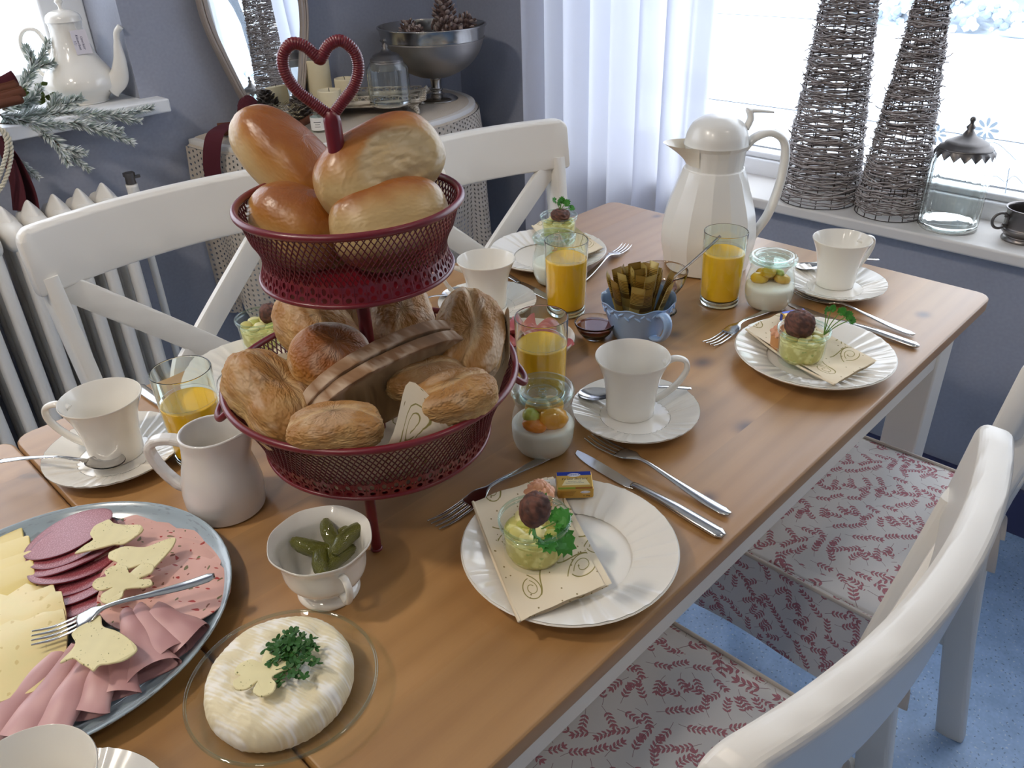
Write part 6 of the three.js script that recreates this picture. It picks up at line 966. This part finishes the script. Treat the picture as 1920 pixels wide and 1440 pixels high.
// ---------------------------------------------------------------- the two-tier bread stand
const SX = 0.245, SZ = 0.423;
const bowls = [{ y0: 0.826, r0: 0.113, y1: 0.898, r1: 0.142, band: 0.02, p: 1.5, N: 150, B: 66 }, { y0: 1.006, r0: 0.087, y1: 1.07, r1: 0.0985, band: 0.018, p: 2.4, N: 108, B: 52 }];
{
  const t = thing('bread_stand', 'red two-tier wire bread stand with a heart shaped handle', 'bread stand', [SX, 0, SZ]);
  for (const b of bowls) {
    const bk = new THREE.Group(); bk.name = 'wire_basket'; t.add(bk);
    const rAt = (s) => lerp(b.r0, b.r1, s ** b.p) - 0.005 * Math.sin(PI * Math.min(1, s * 1.6)) * (b.p > 2 ? 1 : 0), yAt = (s) => lerp(b.y0, b.y1, s), sb = b.band / (b.y1 - b.y0);
    const pos = [], idx = [];
    const strand = (a0, tw) => { const n = 10, base = pos.length / 3; for (let i = 0; i <= n; i++) { const s = lerp(sb * 0.8, 0.985, i / n), a = a0 + tw * (i / n), r = rAt(s), y = yAt(s); for (const [dr, dt] of [[0.0006, -0.0005], [0.0006, 0.0005], [-0.0006, 0.0005], [-0.0006, -0.0005]]) pos.push((r + dr) * Math.cos(a) - dt * Math.sin(a), y, -(r + dr) * Math.sin(a) - dt * Math.cos(a)); } for (let i = 0; i < n; i++) for (let k = 0; k < 4; k++) { const p = base + i * 4 + k, q = base + i * 4 + (k + 1) % 4; idx.push(p, q, p + 4, q, q + 4, p + 4); } };
    const cells = 9, tw = 2 * PI / b.N * cells * 0.62;
    for (let k = 0; k < b.N; k++) { strand(k / b.N * 2 * PI, tw); strand(k / b.N * 2 * PI, -tw); }
    const lat = new THREE.BufferGeometry(); lat.setAttribute('position', new THREE.Float32BufferAttribute(pos, 3)); lat.setIndex(idx); lat.computeVertexNormals();
    tag(obj('diamond_lattice', lat, M.redWire, bk), 'fine diamond wire lattice', null, null, 'stuff');
    // punched band: one cell with two holes, repeated round the foot of the basket
    const cw = 2 * PI * b.r0 / b.B, ch = b.band, sh = new THREE.Shape(); sh.moveTo(-cw / 2, 0); sh.lineTo(cw / 2, 0); sh.lineTo(cw / 2, ch * 0.9); sh.lineTo(cw * 0.25, ch * 0.86); sh.lineTo(0, ch * 1.12); sh.lineTo(-cw * 0.25, ch * 0.86); sh.lineTo(-cw / 2, ch * 0.9); sh.closePath();
    const hole = (x, y, rx, ry) => { const h = new THREE.Path(); h.absellipse(x, y, rx, ry, 0, 2 * PI, true); sh.holes.push(h); };
    hole(0, ch * 0.26, cw * 0.26, ch * 0.12); hole(0, ch * 0.66, cw * 0.2, ch * 0.18); hole(-cw * 0.36, ch * 0.5, cw * 0.08, ch * 0.09); hole(cw * 0.36, ch * 0.5, cw * 0.08, ch * 0.09);
    const cell = G(new THREE.ExtrudeGeometry(sh, { depth: 0.0014, bevelEnabled: false, curveSegments: 5 })), all = [];
    for (let k = 0; k < b.B; k++) { const c = cell.clone(), p = c.attributes.position; for (let i = 0; i < p.count; i++) { const s = p.getY(i) / (b.y1 - b.y0), a = k / b.B * 2 * PI + p.getX(i) / b.r0, r = rAt(s) - 0.0007 + p.getZ(i); p.setXYZ(i, r * Math.cos(a), b.y0 + p.getY(i), -r * Math.sin(a)); } all.push(c); }
    const bandG = mergeGeometries(all); bandG.deleteAttribute('normal'); bandG.computeVertexNormals(); obj('punched_band', bandG, M.red, bk);
    obj('rim', new THREE.TorusGeometry(b.r1, 0.0034, 12, 120).rotateX(PI / 2).translate(0, b.y1, 0), M.red, bk);
    obj('base_ring', new THREE.TorusGeometry(b.r0, 0.0022, 10, 120).rotateX(PI / 2).translate(0, b.y0, 0), M.red, bk);
    obj('basket_floor', lathe([[0.0001, b.y0 + 0.001], [b.r0, b.y0 + 0.001], [b.r0, b.y0 - 0.001], [0.0001, b.y0 - 0.001]], 64), M.red, bk);
  }
  obj('pole', warp(lathe([[0.0001, 0.826], [0.0064, 0.826], [0.0064, 0.95], [0.0064, 1.095], [0.0074, 1.1], [0.0074, 1.138], [0.006, 1.146], [0.0001, 1.147]], 28), (v) => { const k = 0.0055 * sst(v.y, 0.9, 1.15); return V(v.x - k * 0.83, v.y, v.z - k * 0.557); }), M.red, t);
  for (const a of [3.93, 7.07, 1.5]) obj('leg', [sweep([[0.095 * Math.cos(a), 0.828, -0.095 * Math.sin(a)], [0.098 * Math.cos(a), 0.79, -0.098 * Math.sin(a)], [0.0975 * Math.cos(a), 0.752, -0.0975 * Math.sin(a)]], (u) => [0.0052, 0.0052], { n: 12, rad: 12, up: [-Math.sin(a), 0, -Math.cos(a)] }), xf(blob(0.0062, 0.003, 0.0062, { seg: 14 }), [0.0975 * Math.cos(a), 0.7525, -0.0975 * Math.sin(a)])], M.red, t);
  for (const a of [-0.62, -0.62 + PI]) obj('loop_handle', sweep([[-0.022, 0, 0], [-0.02, -0.01, 0.012], [0, -0.014, 0.017], [0.02, -0.01, 0.012], [0.022, 0, 0]].map(([u, y, o]) => { const r = 0.136 + o; return [r * Math.cos(a) - u * Math.sin(a), 0.884 + y, -r * Math.sin(a) - u * Math.cos(a)]; }), 0.0035, { n: 30, rad: 10, up: [0, 1, 0.1] }), M.red, t);
  // heart: corded tube in a plane facing the camera side
  const hx = [0.83, 0, 0.557], H = [[0, -0.003], [-0.014, 0.009], [-0.031, 0.024], [-0.0395, 0.041], [-0.0375, 0.056], [-0.026, 0.0655], [-0.013, 0.0625], [-0.004, 0.054], [0.0, 0.0505], [0.004, 0.054], [0.013, 0.0625], [0.026, 0.0655], [0.0375, 0.056], [0.0395, 0.041], [0.031, 0.024], [0.014, 0.009], [0, -0.003]];
  obj('heart_handle', sweep(H.map(([a, y]) => [(a * 0.745 - 0.006 - 0.05 * y) * hx[0], 1.144 + y * 0.85, (a * 0.745 - 0.006 - 0.05 * y) * hx[2]]), (u) => { const k = 0.0046 + 0.00035 * Math.abs(Math.sin(u * PI * 105)); return [k, k]; }, { n: 1000, rad: 12, up: [-0.557, 0, 0.83] }), M.red, t);
}
// ---------------------------------------------------------------- bread
// roll along A -> B, up = crust side; a half length, b half height, c half width
function loaf(name, label, A, B, up, a, b, c, style, group, opt = {}) {
  const P = V(A).add(V(B)).multiplyScalar(0.5), X = V(B).sub(V(A)).normalize(), U = V(up), Z = new THREE.Vector3().crossVectors(X, U).normalize(), Y = new THREE.Vector3().crossVectors(Z, X);
  const t = thing(name, label, 'bread roll', P.toArray(), 0, group); t.quaternion.setFromRotationMatrix(basis(X, Y, Z, V(0, 0, 0)));
  const tv = opt.tear ? V(opt.tear).normalize() : null, s = opt.s ?? P.x * 100, rough = style === 'crust';
  const g = blob(a, b, c, { e: opt.e ?? (rough ? 2.6 : 2.35), seg: rough ? 128 : 84, d: (v) => (rough ? 0.075 * fbm(v.x * 1.5 + s, v.y * 1.5, v.z * 1.5, 2) + 0.03 * Math.abs(fbm(v.x * 5 + s, v.y * 5, v.z * 5, 3)) + 0.012 * fbm(v.x * 14, v.y * 14, v.z * 14 + s, 2) - 0.10 * Math.exp(-(((v.z + 0.18 * Math.sin(v.x * 3 + s)) / 0.11) ** 2)) * sst(v.y, 0.2, 0.7) * (opt.slash ?? 0.6) - (opt.pinch ?? 0) * Math.exp(-((v.x / 0.22) ** 2)) : 0.02 * fbm(v.x * 1.7 + s, v.y * 1.7, v.z * 1.7, 2) - (v.y < -0.45 ? 0.09 * (-0.45 - v.y) : 0) + (tv ? -0.07 * sst(tv.dot(v), 0.80, 0.9) + 0.03 * sst(tv.dot(v), 0.78, 0.85) * fbm(v.x * 9, v.y * 9, v.z * 9, 3) : 0)) });
  paint(g, (v, n, col) => {
    const y = v.y / b, e = Math.max(Math.abs(v.x) / a, 0), f = fbm(v.x * 45 + s, v.y * 45, v.z * 45, 4);
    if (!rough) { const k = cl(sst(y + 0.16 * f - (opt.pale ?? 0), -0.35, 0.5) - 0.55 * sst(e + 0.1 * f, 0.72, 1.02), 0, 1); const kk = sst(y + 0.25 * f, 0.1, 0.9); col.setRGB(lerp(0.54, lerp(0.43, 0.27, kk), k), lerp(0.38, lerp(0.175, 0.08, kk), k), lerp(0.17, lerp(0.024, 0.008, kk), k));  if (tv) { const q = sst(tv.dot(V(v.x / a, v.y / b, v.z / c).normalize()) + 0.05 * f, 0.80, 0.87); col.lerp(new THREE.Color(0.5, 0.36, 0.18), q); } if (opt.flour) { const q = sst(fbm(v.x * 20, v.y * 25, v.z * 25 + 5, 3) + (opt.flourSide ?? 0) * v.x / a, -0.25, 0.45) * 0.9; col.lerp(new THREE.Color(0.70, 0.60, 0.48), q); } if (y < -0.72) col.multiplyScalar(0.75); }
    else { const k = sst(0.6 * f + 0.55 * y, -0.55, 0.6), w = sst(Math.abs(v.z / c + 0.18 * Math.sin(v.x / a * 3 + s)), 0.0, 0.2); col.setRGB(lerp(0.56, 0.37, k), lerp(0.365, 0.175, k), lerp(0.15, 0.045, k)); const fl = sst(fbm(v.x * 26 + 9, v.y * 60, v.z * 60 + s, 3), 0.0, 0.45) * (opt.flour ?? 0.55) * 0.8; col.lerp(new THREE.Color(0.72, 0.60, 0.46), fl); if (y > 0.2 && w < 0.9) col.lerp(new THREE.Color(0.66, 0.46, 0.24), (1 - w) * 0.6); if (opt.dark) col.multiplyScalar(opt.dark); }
  });
  obj('roll_crust', g, rough || opt.flour ? M.crust : M.bread, t); return t;
}
const toCam = [-0.40, 0.52, 0.75], camUp = [0.35, 0.86, -0.36], camR = [0.70, -0.03, 0.71], UPG = 'milk rolls in the top basket', LOG = 'crusty rolls in the bottom basket';
const mixv = (...q) => { const o = [0, 0, 0]; for (const [v, k] of q) for (let i = 0; i < 3; i++) o[i] += v[i] * k; return o; };
loaf('milk_roll', 'long glossy milk roll pointing up to the left in the top basket', [0.2391, 1.1193, 0.2766], [0.2655, 1.0483, 0.3619], mixv([camUp, 0.75], [toCam, 0.7], [camR, 0.45]), 0.066, 0.033, 0.036, 'milk', UPG);
loaf('milk_roll', 'big milk roll with a torn pale patch, upper right in the top basket', [0.2305, 1.0734, 0.4176], [0.3317, 1.1041, 0.4309], mixv([camUp, 1], [camR, -0.55], [toCam, 0.1]), 0.062, 0.041, 0.036, 'milk', UPG, { pale: 0.12, e: 2.6, tear: [0.1, -0.12, 1] });
loaf('milk_roll', 'round glossy milk roll at the lower left of the top basket', [0.2067, 1.0525, 0.3489], [0.2262, 1.0287, 0.398], mixv([camUp, 0.9], [toCam, 0.5], [camR, 0.2]), 0.047, 0.038, 0.036, 'milk', UPG, { e: 2.3, s: 3 });
loaf('milk_roll', 'milk roll with a speckled pale flank at the lower right of the top basket', [0.2279, 1.045, 0.4353], [0.2996, 1.0545, 0.4728], mixv([camUp, 1], [camR, -0.5], [toCam, 0.1]), 0.053, 0.036, 0.036, 'milk', UPG, { pale: 0.3, s: 8, e: 2.8 });
loaf('milk_roll', 'pale milk roll standing at the right rear of the top basket', [0.3685, 1.063, 0.3707], [0.3457, 1.0156, 0.4036], mixv([toCam, 0.5], [camUp, 0.3], [camR, -0.9]), 0.040, 0.026, 0.03, 'milk', UPG, { pale: 0.1, s: 12 });
loaf('milk_roll', 'milk roll at the bottom right of the top basket, seen through the red lattice', [0.2533, 1.0052, 0.4182], [0.3085, 1.0087, 0.4459], mixv([camUp, 1], [toCam, 0.4]), 0.038, 0.026, 0.036, 'milk', UPG, { pale: 0.1, s: 15 });
loaf('milk_roll', 'milk roll at the bottom left of the top basket, seen through the red lattice', [0.2283, 1.0003, 0.3482], [0.2481, 1.0019, 0.3995], mixv([camUp, 1], [toCam, 0.4]), 0.036, 0.025, 0.034, 'milk', UPG, { pale: 0.1, s: 19 });

loaf('crusty_roll', 'large crusty roll with two humps at the left rim of the bottom basket', [0.1401, 0.9231, 0.3734], [0.1429, 0.8865, 0.4475], mixv([camUp, 0.7], [toCam, 0.7], [camR, 0.45]), 0.055, 0.031, 0.033, 'crust', LOG, { slash: 0.2, flour: 0.35, pinch: 0.13 });
loaf('crusty_roll', 'small crusty roll at the very front of the bottom basket beside the napkin tip', [0.1284, 0.9065, 0.4737], [0.1762, 0.9056, 0.5157], mixv([camUp, 0.9], [toCam, 0.6]), 0.040, 0.0185, 0.026, 'crust', LOG, { slash: 0.6, flour: 0.3, s: 7 });
loaf('milk_roll', 'smooth floury roll in the middle left of the bottom basket', [0.2152, 0.9429, 0.3991], [0.1861, 0.9103, 0.4463], mixv([toCam, 0.9], [camUp, 0.35], [camR, 0.15]), 0.036, 0.032, 0.039, 'milk', LOG, { e: 2.2, flour: 1, flourSide: -0.7, s: 2 });
loaf('crusty_roll', 'long crusty roll standing at the left rear of the bottom basket', [0.2293, 0.94, 0.3173], [0.2333, 0.9061, 0.3986], mixv([camUp, 0.6], [toCam, 0.8]), 0.052, 0.028, 0.034, 'crust', LOG, { flour: 0.3, s: 4.2 });
loaf('crusty_roll', 'crusty roll behind the pole at the rear of the bottom basket', [0.3254, 0.9385, 0.3653], [0.286, 0.8967, 0.4262], mixv([toCam, 0.9], [camUp, 0.4]), 0.048, 0.028, 0.036, 'crust', LOG, { flour: 0.65, s: 9.1 });
loaf('crusty_roll', 'tall crusty roll at the right rear of the bottom basket, folded down the middle', [0.3591, 0.9432, 0.4524], [0.2926, 0.8927, 0.5017], mixv([toCam, 1], [camUp, 0.2], [camR, -0.1]), 0.054, 0.028, 0.035, 'crust', LOG, { flour: 0.6, slash: 1.4, s: 1.3 });
loaf('crusty_roll', 'knobbly crusty roll at the right front rim of the bottom basket', [0.2187, 0.9094, 0.5287], [0.2785, 0.9129, 0.5528], mixv([camUp, 0.9], [toCam, 0.6]), 0.039, 0.020, 0.027, 'crust', LOG, { flour: 0.3, s: 5.5 });
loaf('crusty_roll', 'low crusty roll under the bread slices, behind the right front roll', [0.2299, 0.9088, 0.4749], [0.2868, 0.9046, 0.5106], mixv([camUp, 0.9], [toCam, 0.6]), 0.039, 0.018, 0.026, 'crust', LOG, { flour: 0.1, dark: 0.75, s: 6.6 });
loaf('crusty_roll', 'pale crusty roll half hidden behind the smooth floury roll', [0.2732, 0.9272, 0.3389], [0.2697, 0.9064, 0.3855], mixv([toCam, 0.9], [camUp, 0.4]), 0.035, 0.026, 0.03, 'crust', LOG, { flour: 0.6, s: 8.8 });
function slice(A, B, e2, a, b, th, label, s) {
  const P = V(A).add(V(B)).multiplyScalar(0.5), X = V(B).sub(V(A)).normalize(), N = new THREE.Vector3().crossVectors(V(e2), X).normalize(), E = new THREE.Vector3().crossVectors(X, N).normalize();
  const t = thing('bread_slice', label, 'bread slice', P.toArray(), 0, 'rye bread slices'); t.quaternion.setFromRotationMatrix(basis(X, N, E, V(0, 0, 0)));
  const out = []; for (let i = 0; i < 48; i++) { const q = i / 48 * 2 * PI, k = 1 + 0.02 * Math.sin(q * 3 + s); out.push([a * k * Math.sign(Math.cos(q)) * Math.abs(Math.cos(q)) ** 0.85, b * k * Math.sign(Math.sin(q)) * Math.abs(Math.sin(q)) ** 0.85]); }
  const g = warp(tess(plate(shapeOf(out), th, 0.0012, 2), 0.006).translate(0, -th / 2, 0), (v) => { const k = 1 + 0.012 * fbm(v.x * 90 + s, v.y * 160, v.z * 90, 2); return V(v.x * k, v.y + 0.0004 * noise(v.x * 200, 0, v.z * 200), v.z * k); }, 0.9);
  paint(g, (v, n, c) => { const r = Math.hypot(v.x / a, v.z / b), k = sst(r, 0.9, 0.97), f = fbm(v.x * 60, v.y * 60, v.z * 60, 3); c.setRGB(lerp(0.36, 0.27, k), lerp(0.25, 0.145, k), lerp(0.14, 0.07, k)); c.multiplyScalar(1 + 0.5 * f); if (k > 0.4) c.lerp(new THREE.Color(0.6, 0.48, 0.36), 0.7 * sst(f, 0.0, 0.4)); });
  obj('slice_body', g, std({ vertexColors: true, roughness: 0.8 }), t);
}
const sl2 = mixv([toCam, 1], [camUp, 0.42], [camR, -0.3]);
slice([0.1601, 0.8907, 0.4365], [0.309, 0.9178, 0.4645], sl2, 0.088, 0.052, 0.0125, 'upper slice of rye bread leaning across the bottom basket', 1);
slice([0.1645, 0.8864, 0.4478], [0.3108, 0.9084, 0.4774], sl2, 0.086, 0.052, 0.0125, 'lower slice of rye bread leaning across the bottom basket', 2.4);
{ // paper napkin lining the bottom basket
  const t = thing('basket_napkin', 'cream paper napkin lining the bottom basket, corners sticking up', 'napkin', [SX, 0, SZ]);
  const b = bowls[0], ang = (px) => px;
  const g = grid((u, v) => { const a = u * 2 * PI, d = (c, w) => Math.exp(-((Math.atan2(Math.sin(a - c), Math.cos(a - c)) / w) ** 2)); const hTop = 0.052 + 0.008 * Math.sin(a * 3 + 1) + 0.070 * d(5.72, 0.16) + 0.05 * d(4.4, 0.2) + 0.026 * d(2.7, 0.5); const y = b.y0 + 0.003 + hTop * v, s = Math.min(1, (y - b.y0) / (b.y1 - b.y0)); let r = lerp(b.r0, b.r1, s ** b.p) - 0.0055 - 0.002 * Math.sin(a * 9); if (y > b.y1) r += (y - b.y1) * (0.12 * d(5.72, 0.3)) - (y - b.y1) * 0.6 * d(4.4, 0.4); return [r * Math.cos(a), y, -r * Math.sin(a)]; }, 160, 24, true);
  { const uv = g.attributes.uv; for (let i = 0; i < uv.count; i++) uv.setXY(i, uv.getX(i) * 4, uv.getY(i)); }
  obj('napkin_sheet', [g, lathe([[0.0001, b.y0 + 0.0032], [0.06, b.y0 + 0.003], [b.r0 - 0.005, b.y0 + 0.0034]], 60)], napMat, t);
}

// ---------------------------------------------------------------- things on the right-hand sill
const SY = 0.66;
function twigCone(x, z, rB, rT, H, sd, label) {
  const t = thing('twig_cone', label, 'decoration', [x, SY, z], 0, 'woven twig cones'); seed = sd;
  const R = (y) => lerp(rB, rT, y / H), wires = [], tw = [], spr = [];
  for (let k = 0; k < 16; k++) { const a = k / 16 * 2 * PI; wires.push(sweep([[R(0) * 0.985 * Math.cos(a), 0.001, R(0) * 0.985 * Math.sin(a)], [R(H) * 0.985 * Math.cos(a), H, R(H) * 0.985 * Math.sin(a)]], 0.0011, { n: 2, rad: 5, up: [0.3, 0, 1], straight: true })); }
  for (const y of [0.002, 0.035, H * 0.4, H * 0.75, H]) wires.push(new THREE.TorusGeometry(R(y) * 0.985, 0.0011, 5, 60).rotateX(PI / 2).translate(0, y, 0));
  obj('wire_frame', wires, std({ color: hex('#4c443f'), roughness: 0.6, metalness: 0.5 }), t);
  const n = Math.round(H * 900);
  for (let i = 0; i < n; i++) {
    const dens = i / n, y0 = H * dens ** 1.0 * 0.985 + rr(-0.006, 0.006); if (y0 < 0.012) continue; const a0 = rr(0, 2 * PI), len = rr(1.2, 4.2), sl = rr(-0.010, 0.010), wob = rr(0.001, 0.0035), rad = rr(0.0012, 0.0026), off = rr(-0.002, 0.004), m = Math.max(6, Math.round(len * 5)), pts = [];
    for (let k = 0; k <= m; k++) { const q = k / m, a = a0 + len * q, y = cl(y0 + sl * q + wob * Math.sin(q * 9 + i) + wob * 0.7 * Math.sin(q * 23 + i * 2), 0.006, H), r = R(y) + off + 0.0022 * Math.sin(a * 16 + (i % 2) * PI) * 0.8 + (q > 0.93 ? 0.006 * (q - 0.93) / 0.07 * (i % 3 === 0 ? 1 : 0) : 0); pts.push([r * Math.cos(a), y, r * Math.sin(a)]); }
    const g = sweep(pts, (u) => [rad * (1 - 0.4 * u), rad * (1 - 0.4 * u)], { n: m * 2, rad: 4, up: [0, 1, 0] }), tone = rr(0.6, 1.25), frost = rnd() < 0.45;
    paint(g, (v, nn, c) => { const f = sst(nn.y + 0.6 * noise(v.x * 90, v.y * 90, v.z * 90), frost ? 0.0 : 0.45, 0.9); c.setRGB(lerp(0.20 * tone, 0.7, f), lerp(0.155 * tone, 0.68, f), lerp(0.14 * tone, 0.68, f)); }); tw.push(g);
    if (i % 4 === 0) { const p = pts[Math.floor(m * 0.6)], a = Math.atan2(p[2], p[0]) + rr(-0.5, 0.5); const e = [p[0] + Math.cos(a) * rr(0.006, 0.016), p[1] + rr(-0.004, 0.01), p[2] + Math.sin(a) * rr(0.006, 0.016)]; const s = sweep([p, [(p[0] + e[0]) / 2, p[1] + 0.002, (p[2] + e[2]) / 2], e], (u) => [0.0008 * (1 - 0.5 * u), 0.0008], { n: 4, rad: 4, up: [0.1, 1, 0.2] }); paint(s, (v, nn, c) => c.setRGB(0.16, 0.12, 0.1)); tw.push(s); }
  }
  const g = mergeGeometries(tw.map(G));
  tag(obj('woven_twigs', g, std({ vertexColors: true, roughness: 0.75 }), t), 'grey brown twigs with a silvery frost', null, null, 'stuff');
}
twigCone(1.717, 0.203, 0.089, 0.045, 0.56, 41, 'larger woven twig cone on the window sill, beside the jug handle');
twigCone(1.722, 0.371, 0.0735, 0.022, 0.54, 42, 'slimmer woven twig cone on the window sill, next to the big jar');
{ const t = thing('lidded_jar', 'large clear fluted jar with a zigzag metal lid on the window sill', 'jar', [1.708, SY, 0.503]); lidJar(t, 0.0595, 0.165, 16, 0.052, true); }
{
  const t = thing('pewter_creamer', 'small tarnished metal creamer with a ring handle at the right picture edge', 'creamer', [1.726, SY, 0.648], -0.785);
  obj('creamer_body', lathe([...smooth([[0.0001, 0.004], [0.036, 0], [0.041, 0.002], [0.039, 0.007], [0.0365, 0.011], [0.043, 0.017], [0.0455, 0.024], [0.0425, 0.03], [0.042, 0.05], [0.0425, 0.062], [0.046, 0.066]], 50), ...smooth([[0.0455, 0.0675], [0.041, 0.063], [0.0405, 0.03], [0.035, 0.014], [0.0001, 0.012]], 24)], 64), std({ color: hex('#7d7876'), roughness: 0.32, metalness: 0.95 }), t);
  obj('ring_handle', new THREE.TorusGeometry(0.016, 0.0028, 10, 36).translate(0, 0, 0).rotateY(PI / 2).rotateY(PI / 2).translate(-0.058, 0.043, 0), M.pewter, t);
  obj('handle_stub', [box(0.012, 0.005, 0.006, [-0.045, 0.052, 0], 0.002), box(0.012, 0.005, 0.006, [-0.045, 0.035, 0], 0.002)], M.pewter, t);
}
{ // translucent flower stickers on the pane
  const m = phy({ color: hex('#c3ccd4'), roughness: 0.95, transmission: 0.9 });
  const flower = (p, r, label) => { const t = thing('window_sticker', label, 'sticker', p); const pet = []; for (let k = 0; k < 8; k++) { const a = k / 8 * 2 * PI; pet.push(xf(plate(shapeOf([[0.25, 0], [0.55, 0.14], [0.95, 0.12], [1.05, 0], [0.95, -0.12], [0.55, -0.14]].map(([x, y]) => [x * r, y * r]), true), 0.0006), [0, 0, 0], [0, a, 0])); } obj('petals', xf(join(pet), [0, 0, 0], [0, 0, PI / 2]), m, t); };
  flower([1.838, 0.8414, 0.4981], 0.024, 'pale flower sticker on the window pane above the jar lid');
  flower([1.838, 0.8171, 0.4004], 0.02, 'pale flower sticker on the window pane between cone and jar');
  const t = thing('window_sticker', 'thin curling vine sticker on the window pane right of the jar', 'sticker', [0, 0, 0]);
  obj('vine', [sweep([[1.8385, 0.8133, 0.5006], [1.8385, 0.8167, 0.5234], [1.8385, 0.8016, 0.5504], [1.8385, 0.7877, 0.5697]], 0.0008, { n: 30, rad: 5, up: [1, 0, 0] }), sweep([[1.8385, 0.7389, 0.5233], [1.8385, 0.7479, 0.5406], [1.8385, 0.7399, 0.5609], [1.8385, 0.7542, 0.5752], [1.8385, 0.7407, 0.5965]], 0.0008, { n: 40, rad: 5, up: [1, 0, 0] }), sweep([[1.8385, 0.7692, 0.5619], [1.8385, 0.7348, 0.5654], [1.8385, 0.7058, 0.5685]], 0.0011, { n: 10, rad: 5, up: [1, 0, 0] })], m, t);
}
renderer.render(scene, camera);
